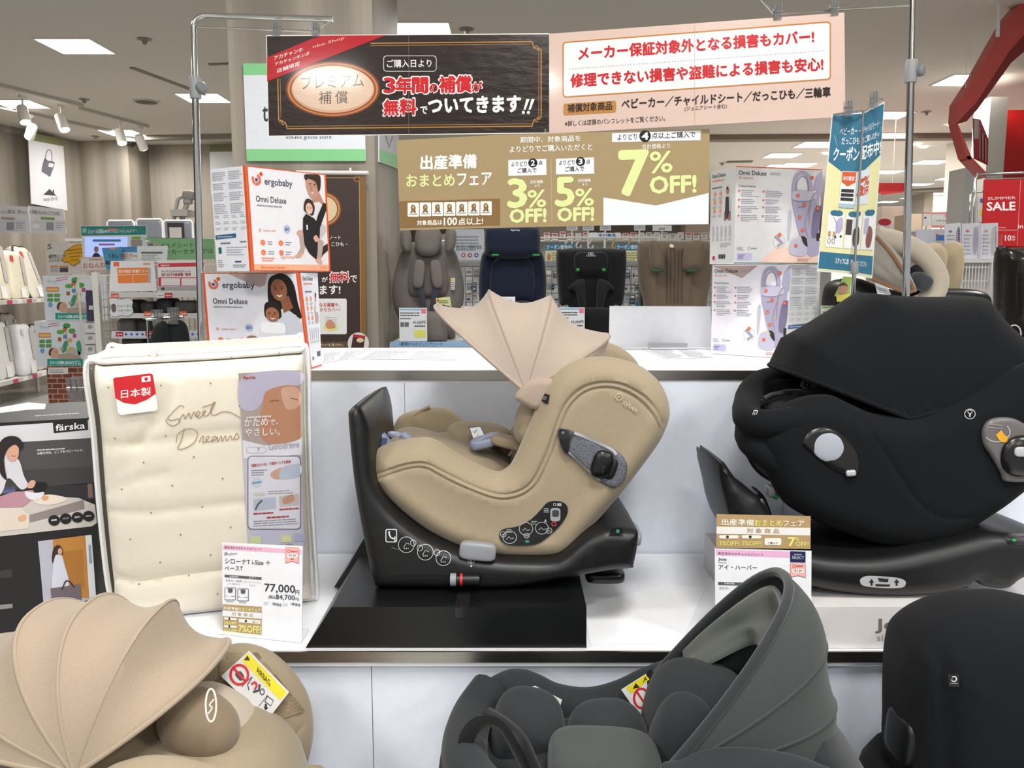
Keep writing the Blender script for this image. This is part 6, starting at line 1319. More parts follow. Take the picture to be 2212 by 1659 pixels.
pr.poly([(775, 378), (790, 378), (792, 768), (779, 768)], '#7a5a2c', 1); pr.line([(650, 384), (774, 384)], 1.6, GOLD, 2); pr.line([(776, 384), (780, 768)], 1.6, GOLD, 2); pr.ring(771, 386, 6, 6, 1.4, GOLD, 2, 14)
for k, cc in enumerate(('#8a4a1c', '#c98d4f', '#8a5526', '#d9c49c')): pr.ell(700, 452, 37 - 3 * k, 37 - 3 * k, cc, 2 + k, 30)
pr.text('ノート', 712, 517, 736, 517, 8, '#e8e4e0', .01, 2); pr.text('こひも・', 716, 532, 750, 532, 9, '#e8e4e0', .01, 2)
pr.text('が', 695, 609, 708, 609, 11, '#f2efec', .02, 3); pr.text('無料', 712, 611, 755, 610, 24, '#f5efed', .05, 3); pr.text('無料', 713, 610, 754, 609, 21, '#c8161f', .02, 4); pr.text('で', 757, 610, 771, 610, 15, '#f2efec', .02, 3); pr.text('ます!', 691, 636, 735, 635, 19, '#f2efec', .03, 3)
pr.rrect(660, 645, 749, 722, 4, '#e6e4e2', 2); pr.text('なる損害や、', 690, 663, 734, 663, 9, '#b81c26', .02, 3); pr.text('かりカバー!', 691, 673, 734, 673, 8, '#b81c26', .02, 3)
for k in range(5): pr.line([(702, 686 + k * 5), (728, 686 + k * 5)], .8, '#8a8780', 3)
pr.blob([(703, 700), (712, 690), (722, 698), (724, 708), (708, 710)], '#c98f6a', 4); pr.blob([(698, 706), (716, 702), (730, 708), (714, 716)], '#e2e07a', 3.5)
pr.rect(650, 738, 772, 752, '#5d4526', 2); pr.text('フレットをご覧ください。', 692, 748, 742, 748, 6, '#e8e0d2', .01, 3)
pr.ell(774, 742, 23, 24, '#d7d5d3', 3, 28); pr.poly([(763, 722), (789, 725), (785, 756), (758, 754)], '#3a1d17', 4); pr.poly([(763, 722), (789, 725), (788, 731), (762, 728)], '#b81c26', 5); pr.ell(778, 735, 8, 5, '#d9c49c', 5, 14)
m.build('banner_sheet', t); m = MB(); a, b = P(640, 373, PFY - .06), P(796, 374, PFY - .06); m.tube([a, b], .012, mat('#d9d6d0', .4), 10); m.tube([P(757, 373, PFY - .06), P(757, 364, PFY - .03)], .006, mat('#e8e8e8', .3), 6); m.build('rail', t, 40)

# ================================================================== left wall and its shelves
pl = Plane(P(60, 288, 11.35), P(140, 300, 12.2), P(68, 440, 11.35))
m, pr = board('', '', '', pl, [(61, 288), (136, 301), (146, 455), (68, 440)], '#d5d4d6', .01)
pr.poly([(61, 285), (136, 301), (137, 316), (62, 302)], '#78794f', 2)
pr.line(spline([(98, 352), (100, 330), (107, 323), (112, 332), (112, 350)], 5, False), 1.6, '#54525a', 3); pr.blob([(96, 343), (104, 347), (118, 351), (112, 372), (106, 382), (90, 372)], '#64626c', 3); pr.poly([(106, 352), (117, 354), (114, 362), (104, 360)], '#d5d4d6', 4); pr.blob([(88, 371), (106, 382), (102, 388), (92, 382)], '#e4e4e6', 4)
pr.poly([(93, 421), (107, 408), (122, 423)], '#3f3d42', 3); pr.rect(114, 410, 117, 417, '#3f3d42', 3); pr.text('room 10+10', 94, 435, 124, 433, 9, '#4a484e', .01, 3)
tag(m.build('wall_sign'), 'white hanging wall sign with a grey sling drawing and a house', 'sign')
pl = frontal(12.6); m, pr = board('', '', '', pl, [(452, 312), (520, 310), (524, 420), (456, 420)], '#d5d4d2', .01); pr.poly([(452, 312), (520, 310), (521, 327), (453, 328)], '#78794f', 1)
tag(m.build('wall_sign'), 'white wall sign with an olive top edge, partly behind the left stack of boxes', 'sign')
def shelfpt(px, Y, z): q = P(px, 600, Y); return Vector((q.x, Y, z))
WS = mat('#d9d6cf', .45)
def lshelf(z, label):
    a, b = shelfpt(-120, 8.6, z), shelfpt(112, 11.0, z); n = Vector((-(b - a).y, (b - a).x, 0)).normalized() * .5
    t = thing('wall_shelf', label, 'shelf', tuple((a + b) / 2))
    m = MB(); m.hexa([a - Vector((0, 0, .03)), b - Vector((0, 0, .03)), b + n - Vector((0, 0, .03)), a + n - Vector((0, 0, .03))], [a, b, b + n, a + n], WS); m.build('board', t)
    m = MB(); q = lambda u: a.lerp(b, u) - n * .01
    m.hexa([q(0) - Vector((0, 0, .05)), q(1) - Vector((0, 0, .05)), q(1) - Vector((0, 0, .05)) + n * .008, q(0) - Vector((0, 0, .05)) + n * .008], [q(0), q(1), q(1) + n * .008, q(0) + n * .008], mat('#cfcac4', .4))
    for k, c_ in enumerate(('#c04a6a', '#eee', '#c04a6a', '#eee', '#8a2a3a')):
        u = .5 + .1 * k; p0, p1 = q(u), q(u + .05); m.hexa([p0 - Vector((0, 0, .048)) - n * .004, p1 - Vector((0, 0, .048)) - n * .004, p1 - Vector((0, 0, .048)), p0 - Vector((0, 0, .048))], [p0 - n * .004, p1 - n * .004, p1, p0], mat(c_, .5))
    m.build('price_rail', t)
    m = MB()
    for u in (.55, .97):
        p = a.lerp(b, u) + n * .5; m.box(p.x - .02, p.x + .02, p.y - .02, p.y + .02, 0 if z < .6 else z - .06, z - .03, WS)
    m.build('bracket', t); return a, b, n
A1 = lshelf(1.24, 'upper white wall shelf with bagged bedding at the left edge')
A2 = lshelf(.30, 'lower white wall shelf with white bedding bags at the left edge')
def bag(A_, u, w, h, label, col='#e6dec6', tilt=.12, trim=None, tagc='#d23b44', off=.12):
    w *= .95; h *= 1.12; a, b, n = A_; d = (b - a).normalized(); nn = n.normalized(); z0 = a.z + .003; c = a.lerp(b, u) + nn * off
    t = thing('bedding_bag', label, 'bedding', (c.x, c.y, z0), 'bagged bedding on the wall shelves')
    f = lambda p, q_, hh: Vector((c.x, c.y, z0)) + d * p + Vector((0, 0, q_)) - nn * (hh - tilt * q_)
    ol = spline([(-w / 2, .02), (-w / 2, h * .5), (-w / 2 + .02, h - .02), (0, h), (w / 2 - .02, h - .03), (w / 2, h * .5), (w / 2, .02), (0, 0.0)], 5)
    m = MB(); inflate(m, ol, f, .05, .12, .06, mat(col, .35, 0, 'laminate', st=.5), .06); m.build('bag', t, 60)
    m = MB()
    if trim: m.tube([f(x, y, .0) for x, y in ol], .014, mat(trim, .5), 6, True); m.build('piping', t, 60)
    g = lambda x, y: f(x, y, .058)
    m = MB(); m.add([g(-w * .38, h * .8), g(-w * .2, h * .78), g(-w * .2, h * .9), g(-w * .38, h * .92)], [(0, 1, 2, 3)], mat(tagc, .5)); m.build('brand_patch', t); m = MB(); m.add([g(w * .2, h * .3), g(w * .42, h * .3), g(w * .42, h * .9), g(w * .2, h * .92)], [(0, 1, 2, 3)], mat('#bdb6b2', .5)); m.build('leaflet', t); m = MB(); m.add([g(-w * .1, .02), g(w * .2, .02), g(w * .2, h * .22), g(-w * .1, h * .24)], [(0, 1, 2, 3)], mat('#eceae6', .5)); m.build('price_slip', t)
bag(A1, .54, .45, .62, 'cream bedding bag on the upper wall shelf, at the left picture edge')
bag(A1, .735, .42, .52, 'cream bedding bag with a red label on the upper wall shelf')
bag(A1, .93, .38, .58, 'slumped clear bedding bag at the right end of the upper wall shelf', '#dcd6c6', .3, '#37333c')
bag(A2, .53, .40, .60, 'white bedding bag at the left picture edge on the lower wall shelf', '#e4e3e2', .1)
bag(A2, .695, .36, .56, 'front white bedding bag on the lower wall shelf', '#e9e8e8', .1, None, '#c9c9cf', .03)
bag(A2, .80, .36, .66, 'tall grey bedding bag at the back of the lower wall shelf', '#c5c2bd', .12, '#2d2a2b', '#d9d5d2', .3)
bag(A2, .945, .34, .52, 'bedding bag with black piping at the right end of the lower wall shelf', '#d8d4cf', .12, '#221f22', '#e0dcda', .14)
for i, (c, lab) in enumerate((([(-20, 441), (60, 447), (66, 504), (-20, 501)], 'left board of the two futon guide boards above the wall shelf'), ([(61, 444), (137, 452), (143, 504), (65, 502)], 'right board of the two futon guide boards above the wall shelf'))):
    pl = frontal(9.6 + .02 * i); m, pr = board('', '', '', pl, c, '#d8d5d6', .01)
    pr.text(('ふとん選びは、赤ちゃん', 'の快適なねんねにとても大切。')[i], (2, 64)[i], (461, 462)[i], (58, 130)[i], (463, 466)[i], 9, '#4c4a4e', .01, 2)
    x = (-20, 66)[i]; pr.poly([(x + 22, 468), (x + 52, 470), (x + 52, 476), (x + 22, 474)], ('#a59c92', '#7aa05c')[i], 2); pr.rect(x, 476, x + 76, 500, '#c9cbd0', 1.5); pr.rect(x + 34, 480, x + 50, 497, '#8f9096', 2); pr.ell(x + 12, 488, 8, 5, '#e4e2e0', 2, 12); pr.bars(x + 54, 481, x + 74, 3, 5, 1.6, '#8c8c92', 2, 4)
    tag(m.build('guide_board'), lab, 'sign')
# display of toy boxes on a brick printed cube
YT = 6.5
a, b = P(100, 791, YT), P(190, 791, YT); m = MB(); m.box(a.x, b.x + .25, YT, YT + .45, 0, a.z, mat('#8d4a36', .8, 0, 'brick')); o = m.build('brick_plinth')
tag(o, 'brick patterned display cube under the toy boxes', 'plinth')
pl = frontal(YT - .004); m, pr = board('', '', '', pl, [(104, 795), (147, 794), (147, 808), (104, 809)], '#e4e3e0', .002); pr.bars(107, 798, 140, 3, 3, 1.2, '#77777a', 1, 3); tag(m.build('price_label'), 'small white price label on the brick patterned cube', 'label')
def toybox(c, z0, lab, dy):
    (x0, y0), (x1, y1) = c; A_, B_ = P(x0, y1, YT + dy), P(x1, y0, YT + dy); m = MB(); m.box(A_.x, B_.x, YT + dy, YT + dy + .18, z0, B_.z, mat('#d9dfe4', .4))
    pl = frontal(YT + dy); w, h = x1 - x0, y1 - y0; pr = Print(pl, m, quad=((x0, y0), (x1, y0), (x1, y1), (x0, y1)), size=(110, 100))
    pr.rect(22, 84, 110, 99, '#2c9a8c', 2); pr.text('えらべる回転', 28, 96, 60, 96, 7, '#eef5f3', .03, 3); pr.text('6WAYジム', 62, 97, 98, 97, 9, '#eef5f3', .03, 3)
    pr.text('Disney', 6, 18, 26, 18, 8, '#8fa7b4', 0, 2); pr.bars(24, 6, 52, 2, 5, 2, '#cf6a86', 2, 3, -.15)
    pr.rrect(2, 26, 30, 37, 2, '#d97f6e', 2); pr.rect(4, 29, 28, 34, '#e0c25a', 3)
    for k in range(4): pr.rrect(4 + 15 * (k % 2), 41 + 10 * (k // 2), 17 + 15 * (k % 2), 49 + 10 * (k // 2), 2, '#5f9a58', 2)
    pr.ell(11, 66, 5, 6, '#6f9fd0', 2, 12)
    pr.line([(64, 20), (70, 56)], 2, '#b99a5f', 2)
    for x, y, rx, ry, cc in ((66, 10, 9, 6, '#4d9a4c'), (52, 24, 9, 5, '#64a84f'), (78, 22, 8, 6, '#57a04a'), (62, 18, 5, 5, '#d06a58')): pr.ell(x, y, rx, ry, cc, 3, 14)
    for x, y, cc in ((50, 40, '#a9643f'), (74, 42, '#d2a24a'), (62, 34, '#5d86c4'), (84, 32, '#c24a72')): pr.rrect(x - 4, y - 4, x + 4, y + 5, 2, cc, 3)
    pr.blob([(56, 58), (62, 44), (68, 48), (64, 66), (56, 70)], '#3a9a72', 3); pr.blob([(88, 48), (96, 44), (100, 66), (94, 76), (90, 64)], '#4aa07a', 3); pr.blob([(64, 66), (78, 58), (90, 64), (98, 76), (74, 78)], '#b9b6b2', 3); pr.ell(74, 62, 5, 5, '#d8b84a', 4, 12)
    pr.blob([(26, 72), (30, 62), (42, 60), (48, 68), (46, 80), (34, 82)], '#d0a48a', 5); pr.blob([(25, 72), (28, 62), (36, 60), (31, 68), (29, 78)], '#5a4034', 6); pr.line([(40, 68), (43, 70)], 1.2, '#5a3a30', 6); pr.blob([(44, 76), (66, 72), (96, 78), (94, 84), (50, 84)], '#b39e8e', 4); pr.ell(54, 62, 4, 4, '#d0a48a', 5, 10)
    tag(m.build('toy_box'), lab, 'box')
toybox(((81, 694), (186, 790.6)), P(100, 791, YT).z + .002, 'lower toy box with a baby picture, on the brick patterned cube', 0)
toybox(((98, 595), (206, 691)), P(100, 693.4, YT).z, 'upper toy box with a baby picture, on top of another toy box', .02)
# pop signs of the middle aisle
def sign(c, Y, col, label, draw=None, name='pop_sign', dz=0.0, th=.008, post=True):
    pl = Plane(P(*c[0], Y + dz), P(*c[1], Y + dz), P(*c[3], Y)); m, pr = board('', '', '', pl, c, col, th, eps=.001)
    if draw: draw(pr)
    o = tag(m.build(name), label, 'sign')
    if post:
        v = [pl.at(*p) for p in c]; q = (v[2] + v[3]) / 2 + Vector((0, th + .008, 0)); zt_ = max(p.z for p in v)
        m2 = MB()
        if post == 'hang':
            for k in (.2, .8): w = v[0].lerp(v[1], k); m2.tube([w + Vector((0, .004, -.05)), (w.x, w.y + .004, CEIL_Z)], .003, WS, 5)
            m2.build('wire', o)
        else: m2.tube([(q.x, q.y, 0), (q.x, q.y, q.z + .06)], .007, WS, 6); m2.build('post', o)
    return o
def d(pr):
    pr.poly([(175, 489), (315, 488), (316, 507), (176, 509)], '#2b8a80', 1); pr.text('えらべる回転6WAYジムにへんしんメリー', 190, 505, 296, 502, 9, '#eef5f3', .02, 2); pr.rect(178, 493, 187, 503, '#8fc9bd', 2); pr.rrect(232, 493, 253, 498, 2, '#d2685c', 2)
    pr.poly([(183, 512), (275, 511), (276, 556), (184, 556)], mat('#a9bcf2', .3, 0, 'emit', power=.55), 1.5); pr.rrect(200, 517, 261, 522, 2, '#4a86b8', 3); pr.rrect(213, 526, 248, 530, 2, '#b070b0', 3); pr.ell(208, 539, 5, 6.5, '#a07a68', 3, 14); pr.blob([(200, 556), (203, 548), (208, 546), (214, 549), (217, 556)], '#2d2f3c', 3); pr.blob([(203, 535), (208, 532.5), (213, 535), (208, 534)], '#3a302c', 4)
    pr.rrect(284, 511, 304, 517, 2, '#8ab04c', 2); pr.rect(283, 518, 307, 532, '#a39a90', 2)
sign([(174, 488), (315, 487), (318, 566), (180, 568)], 7.0, '#dfe2e4', 'teal topped display panel with a small screen in the middle aisle', d, 'video_display')
def d(pr): pr.text('S', 102, 538, 112, 538, 11, '#5a5652', 0, 2); pr.text('通気性にこだ', 105, 558, 140, 557, 8, '#5a5048', .02, 2); pr.text('ふとんセット', 105, 566, 140, 565, 7, '#5a5048', .02, 2); pr.rect(109, 574, 126, 577, '#d98a3c', 2); pr.rect(128, 574, 148, 577, '#d98a3c', 2); pr.rect(109, 578, 126, 588, '#b9b2b6', 2); pr.rect(129, 578, 147, 588, '#4c4c52', 2)
sign([(98, 526), (176, 524), (180, 592), (102, 594)], 7.2, '#d9d4cd', 'white futon notice board behind the yellow burst', d)
pts = [(134, 562), (141, 553), (138, 544), (150, 537), (158, 531), (167, 528), (177, 528), (178, 534), (190, 537), (187, 545), (192, 549), (185, 556), (186, 564), (175, 564), (168, 568), (159, 574), (150, 570), (148, 565), (138, 567)]
pl = frontal(7.184); m = MB(); f = [pl.at(*p) for p in pts]; m.slab([p + Vector((0, .01, 0)) for p in f], (0, -.01, 0), mat('#dba21c', .4)); pr = Print(pl, m, eps=.001); pr.line(pts, 1.2, '#8a6412', 1, True)
for k in range(4): pr.bars(144 + 3 * k, 540 + 7 * k, 182 - 2 * k, 1, 1, 2.4, '#9a7216', 1, 3 + k, -.1)
tag(m.build('pop_sign'), 'yellow spiky burst sign in the middle aisle', 'sign')
def d(pr): pr.text('おねんね', 179, 580, 228, 578, 12, '#c2714a', .01, 2); pr.bars(192, 559, 222, 1, 1, 3, '#b98d80', 2, 3); pr.line([(174, 557), (232, 555), (233, 583), (175, 585)], 1, '#c99a90', 1, True)
sign([(173, 556), (233, 554), (234, 584), (174, 586)], 6.97, '#dcd4d0', 'white sign with brown hiragana below the yellow burst', d)
def d(pr): pr.text('くわしく', 235, 558, 262, 557, 10, '#1d3a55', .03, 2); pr.text('製品比較', 228, 572, 256, 572, 9, '#16304a', .03, 2); pr.rrect(236, 535, 250, 539, 1, '#d98a78', 2)
sign([(220, 536), (262, 533), (264, 580), (230, 583)], 6.4, '#4b93b8', 'blue leaflet sign left of the pale notice', d)
def d(pr): pr.rect(260, 545, 298, 563, '#d7dadc', 1); pr.text('割引クーポン', 262, 560, 310, 559, 13, '#c8743a', .03, 2)
sign([(254, 534), (296, 532), (298, 566), (258, 567)], 6.45, '#4a87b5', 'blue coupon leaflet between the blue sign and the pale notice', d)
def d(pr): pr.rect(305, 544, 351, 548, '#5f6266', 2); pr.bars(306, 551, 350, 4, 3.4, 1.5, '#9b9da2', 2, 5)
sign([(296, 532), (362, 531), (360, 566), (297, 566)], 6.3, '#d7dbdd', 'pale notice in a clear frame left of the green sign', d)
def d(pr): pr.text('チャイルドシート', 321, 537, 418, 535, 11, '#2f4a35', .0, 2, -.05); pr.text('ベビーカーカタログは', 330, 551, 460, 547, 11, '#2f4a35', .0, 2, -.05)
sign([(306, 514), (462, 516), (464, 560), (360, 561), (356, 534)], 6.5, '#7fb27f', 'green handwritten car seat catalogue sign behind the left chrome pole', d)
# catalogue stands on the rack
def d(pr): pr.rect(245, 566, 257, 575, '#e2622a', 2); pr.poly([(253, 579), (320, 578), (320, 610), (255, 612)], '#e27a2c', 2); pr.text('取付確認 車種リスト', 256, 590, 319, 589, 7, '#f7e9de', .02, 3); pr.line([(254, 594), (320, 593)], 1, '#f2d8c2', 3); pr.line([(287, 594), (288, 611)], 1, '#f2d8c2', 3); pr.bars(309, 568, 326, 1, 1, 4, '#d99a6c', 2, 3); pr.poly([(320, 578), (325, 579), (325, 611), (320, 610)], '#a9a7a4', 2)
sign([(239, 564), (332, 563), (338, 628), (236, 630)], 5.86, '#dcdcdd', 'white and orange fitting list catalogue on the wire rack shelf', d, 'catalogue', .03, .008, False)
def d(pr): pr.poly([(342, 569), (440, 567), (440, 575), (342, 577)], '#c51f33', 2); pr.text('Aprica', 347, 577, 366, 576, 6, '#f5e8ea', .02, 3); pr.text('アップリカ チャイルドシート', 348, 590, 412, 589, 6, '#93293a', .02, 2); pr.text('取り付け可能車種一覧表', 349, 597, 412, 596, 6.5, '#93293a', .02, 2); pr.rect(342, 599, 440, 618, '#c22236', 2)
pr_d = d
def d(pr): pr_d(pr); pr.rect(348, 601, 389, 617, '#dcd6d8', 3); pr.rect(392, 601, 438, 617, '#dcd6d8', 3); pr.rect(342, 619, 440, 628, '#9c9da0', 2); pr.ell(352, 624, 4, 3, '#2a2b2e', 3, 12)
sign([(342, 563), (440, 562), (441, 629), (341, 630)], 5.86, '#e2dedf', 'white and red seat catalogue on the wire rack shelf behind the left pole', d, 'catalogue', .03, .008, False)
# wire rack with shelves
YK = 5.8
t = thing('wire_rack', 'white wire rack with shelves of dark goods left of the left boxes', 'rack', (P(330, 700, YK + .2).x, YK + .2, 0))
def zrow(y, Y=YK): return P(330, y, Y).z
xa, xb = P(212, 700, YK).x, P(520, 700, YK).x
for y in (633, 678, 722):
    z = zrow(y); m = MB(); m.box(xa + .09, xb, YK, YK + .4, z - .018, z, WS); m.box(xa + .09, xb, YK - .006, YK, z - .03, z + .006, mat('#c7c7c6', .4)); m.build('shelf', t)
m = MB(); WT = mat('#c9c8c4', .4)
for k in range(24): x = lerp(xa, xb, k / 23); m.tube([(x, YK + .42, .3), (x, YK + .42, zrow(565))], .004, WT, 5)
for k in range(12): z = lerp(.35, zrow(570), k / 11); m.tube([(xa, YK + .42, z), (xb, YK + .42, z)], .004, WT, 5)
m.build('back_grid', t)
m = MB()
for k in range(8): y = YK + .05 + .05 * k; m.tube([(xa, y, .3), (xa, y, zrow(592))], .0035, WT, 5)
for k in range(22): z = lerp(.35, zrow(595), k / 21); m.tube([(xa, YK + .02, z), (xa, YK + .4, z)], .0035, WT, 5)
m.build('side_grid', t)
m = MB(); m.box(xa - .01, xa + .03, YK - .03, YK + .01, 0, zrow(588), WS); m.build('post', t); m = MB(); m.box(xb - .03, xb, YK + .38, YK + .42, 0, zrow(588), WS); m.build('post', t)
pl = frontal(YK - .007)
for x, y, s_, cc in ((240, 637, 'Combi', '#d0552c'), (339, 636, 'cybex', '#dfe0e0'), (356, 636, 'Aprica', '#b91f30'), (311, 676, 'Combi', '#d0552c'), (388, 675, 'Combi', '#d0552c'), (250, 720, 'Aprica', '#b91f30'), (314, 719, 'Aprica', '#b91f30')):
    pr = Print(pl, MB(), eps=.001); pr.rect(x, y - 3, x + 16, y + 7, cc, 1); pr.text(s_, x + 2, y + 4.5, x + 14, y + 4.5, 4.5, '#fff' if cc != '#dfe0e0' else '#555', .01, 2); pr.mb.build('shelf_tag', t)
pr = Print(pl, MB(), eps=.001); pr.rect(242, 716, 249, 727, '#c9d0de', 1)
for k in range(14): pr.ell(272 + 12 * k, 722, 3, 2.6, '#3a5a8c', 2, 8)
pr.rect(241, 715.5, 445, 728.5, '#c3cadb', .5); pr.mb.build('shelf_strip', t)
dk = [mat(c_, .6) for c_ in ('#3a3a3d', '#4b4844', '#2c2d31', '#5b5a58', '#6a6762')]
for i, (x0, x1, y0, y1) in enumerate(((262, 300, 648, 677), (302, 332, 652, 677), (336, 372, 645, 677), (376, 420, 650, 677), (252, 292, 688, 721), (296, 320, 692, 721), (262, 310, 730, 765), (318, 350, 728, 765))):
    A_, B_ = P(x0, y1, YK + .12), P(x1, y0, YK + .12); m = MB(); c = Vector(((A_.x + B_.x) / 2, YK + .2, (A_.z + B_.z) / 2 + .012)); zz = zrow((678 if y1 < 700 else 722)) if y1 < 750 else None
    h = (B_.z - A_.z) / 2; cz = (zz + h) if zz else c.z
    m.pad((c.x, c.y, cz), ((B_.x - A_.x) / 2, .1, h), dk[i % 5], .45, None, 16, 10); tag(m.build('packed_stroller_part', smooth=60), ('dark packed item on the wire rack, middle shelf' if y1 < 700 else 'dark packed item on the wire rack, lower shelves'), 'packed goods', 'dark goods on the wire rack')
# white hook rail stand in front of the toy boxes
m = MB(); m.tube([P(168, 604, 6.2), P(170, 599, 6.2), P(193, 598, 6.2)], .006, WS, 6); q0, q1 = P(168, 602, 6.2), P(181, 780, 6.2); q1.z = 0; q1.x = q0.x + .01; m.tube([q0, q1], .007, WS, 6); m.box(q1.x - .15, q1.x + .15, 6.1, 6.3, 0, .01, WS)
tag(m.build('hook_stand'), 'thin white hook stand in front of the toy boxes', 'stand')
pl = frontal(6.05); m, pr = board('', '', '', pl, [(185, 627), (201, 627), (203, 694), (188, 694)], '#3a3350', .03); pr.rect(192, 660, 201, 669, '#c9c8d0', 1); tag(m.build('packed_sheet'), 'small dark purple package hanging right of the upper toy box', 'package')
for k in range(3):
    y = 696 + 24 * k; pl = frontal(6.0); m, pr = board('', '', '', pl, [(183, y), (205, y), (206, y + 21), (184, y + 21)], '#d5d4d2', .05); pr.blob([(190, y + 8), (195, y + 5), (200, y + 9), (198, y + 14), (191, y + 14)], '#9b9996', 1); pr.rect(184, y, 205, y + 2, '#6a6a6c', 1)
    tag(m.build('small_carton'), ('top', 'middle', 'bottom')[k] + ' of the three small white cartons right of the lower toy box', 'box', 'small white cartons beside the toy boxes')
def rowpts(pts, n=5): return spline(pts, n)
pts = rowpts([(236, 648), (245, 645), (260, 647), (276, 645), (286, 650), (285, 662), (287, 675), (276, 682), (262, 680), (250, 684), (238, 679), (239, 665)])
pl = frontal(YK - .0145); m = MB(); f = [pl.at(*p) for p in pts]; m.slab([p + Vector((0, .006, 0)) for p in f], (0, -.006, 0), mat('#d5d8da', .45)); pr = Print(pl, m, eps=.001); pr.text('ファースト', 253, 665, 284, 664, 6, '#4a4b50', .01, 1); pr.text('ベビーカー', 254, 674, 284, 673, 6, '#4a4b50', .01, 1); pr.blob([(240, 660), (246, 656), (250, 660), (250, 672), (243, 674)], '#6a5a62', 1)
tag(m.build('pop_sign'), 'white cloud shaped stroller sign on the wire rack', 'sign')
# black carrier hung by two clips in front of the rack
t = thing('hanging_carrier', 'black padded carrier hanging from two chrome clips behind the futon bag', 'carrier', tuple(P(366, 770, 4.6)))
for (c, nm) in (([(322, 770), (326, 730), (334, 706), (345, 694), (358, 696), (364, 720), (362, 770)], 0), ([(352, 770), (356, 720), (362, 700), (374, 690), (392, 692), (404, 706), (409, 735), (410, 770)], 1)):
    m = MB(); inflate(m, spline(pxs(c, 4.6 + .05 * nm), 5), sideways(4.6 + .05 * nm), .05, .04, .05, mat('#1a1d1f', .8, 0, 'fabric', sheen=.1), .05); m.build('pad', t, 60)
clip(340, 688, 4.58, 'left chrome clip holding the hanging black carrier', 2.2); clip(375, 683, 4.6, 'right chrome clip holding the hanging black carrier', 2.2)
# packed mats, tray and high chair on the top shelf
Yh = 9.0; m = MB(); zs = P(300, 516, Yh).z; a, b = P(150, 516, Yh), P(520, 516, Yh); m.box(a.x, b.x, Yh - .1, Yh + .4, zs - .03, zs, WS); m.box(a.x, a.x + .05, Yh, Yh + .3, 0, zs - .03, WS); m.box(b.x - .05, b.x, Yh, Yh + .3, 0, zs - .03, WS); tag(m.build('top_shelf'), 'high white shelf carrying grey packed mats behind the green sign', 'shelf')
def pack(x0, x1, y0, lab, dark=False):
    A_, B_ = P(x0, 516, Yh), P(x1, y0, Yh); t = thing('packed_mat', lab, 'packed mat', ((A_.x + B_.x) / 2, Yh + .1, zs)); w = B_.x - A_.x; h = B_.z - zs
    m = MB(); m.pad((A_.x + w / 2, Yh + .1, zs + h / 2), (w / 2, .12, h / 2), mat('#80848c', .3, 0, 'laminate', st=.5), .25, None, 28, 14); m.build('bag', t, 60)
    m = MB(); ol = [(A_.x + .01, zs + .01), (A_.x + .01, zs + h - .02), (A_.x + .03, zs + h), (B_.x - .03, zs + h), (B_.x - .01, zs + h - .02), (B_.x - .01, zs + .01)]; m.tube([(x, Yh - .01, z) for x, z in ol], .012, PW, 6); m.build('piping', t, 60)
    if dark: m = MB(); A2_, B2_ = P(x0 + 8, 512, Yh - .03), P(x1 - 22, y0 + 4, Yh - .03); m.box(A2_.x, B2_.x, Yh - .035, Yh - .025, zs + .01, B2_.z, mat('#2c2827', .5)); m.box(A2_.x + .02, B2_.x - .02, Yh - .038, Yh - .035, zs + .01, B2_.z - .05, mat('#b9b2ac', .5)); m.build('paper_insert', t)
pack(233, 292, 477, 'left of the grey packed mats on the high shelf'); pack(296, 353, 474, 'middle of the grey packed mats on the high shelf'); pack(355, 418, 477, 'grey packed mat with a dark picture insert beside the left pole', True)
Yc_ = 9.28; t = thing('high_chair', 'grey high chair standing on the high shelf by the left pole', 'high chair', tuple(P(396, 478, Yc_)))
G = mat('#9a968e', .5); m = MB(); padpx(m, 408, 422, Yc_, 13, 11, .05, mat('#7b7870', .6), .6); m.build('backrest', t, 60); m = MB(); padpx(m, 406, 436, Yc_, 9, 6, .05, mat('#858279', .6), .6); m.build('seat', t, 60)
m = MB(); m.tube([P(374, 478, Yc_), P(384, 430, Yc_), P(392, 425, Yc_), P(408, 424, Yc_)], .025, G, 8); m.build('leg', t, 50); m = MB(); m.tube([P(393, 478, Yc_), P(398, 456, Yc_), P(404, 440, Yc_)], .03, G, 8); m.build('leg', t, 50)
m = MB(); a, b = P(376, 458, Yc_), P(412, 453, Yc_); m.box(a.x, b.x, Yc_ - .1, Yc_ + .15, a.z - .05, a.z + .02, G); m.build('footrest', t)
# chrome clip pieces below the brick cube edge
clip(166, 846, 3.2, 'chrome display clip in front of the brick patterned cube', 2.6)

m = MB(); m.tube([P(316, 691, 4.62), P(396, 684, 4.62)], .008, CHROME(), 8); a = P(318, 691, 4.62); m.tube([a, (a.x, 4.62, 0)], .008, CHROME(), 8); m.lathe([(.12, 0), (.12, .01), (.02, .02)], (a.x, 4.62, 0), CHROME(), 18)
tag(m.build('carrier_stand', smooth=50), 'thin chrome stand holding the hanging black carrier', 'stand')
m = MB(); a = P(166, 846, 3.2); m.tube([(a.x, 3.2, 0), (a.x, 3.2, a.z - .03)], .006, CHROME(), 8); m.lathe([(.08, 0), (.08, .008), (.012, .014)], (a.x, 3.2, 0), CHROME(), 18); tag(m.build('clip_stand', smooth=50), 'thin chrome rod under the clip by the brick patterned cube', 'stand')
m = MB(); a, b = P(183, 765.5, 6.0), P(206, 765.5, 6.0); m.box(a.x, b.x, 5.99, 6.06, 0, a.z, WS); tag(m.build('plinth'), 'narrow white plinth under the three small white cartons', 'plinth')
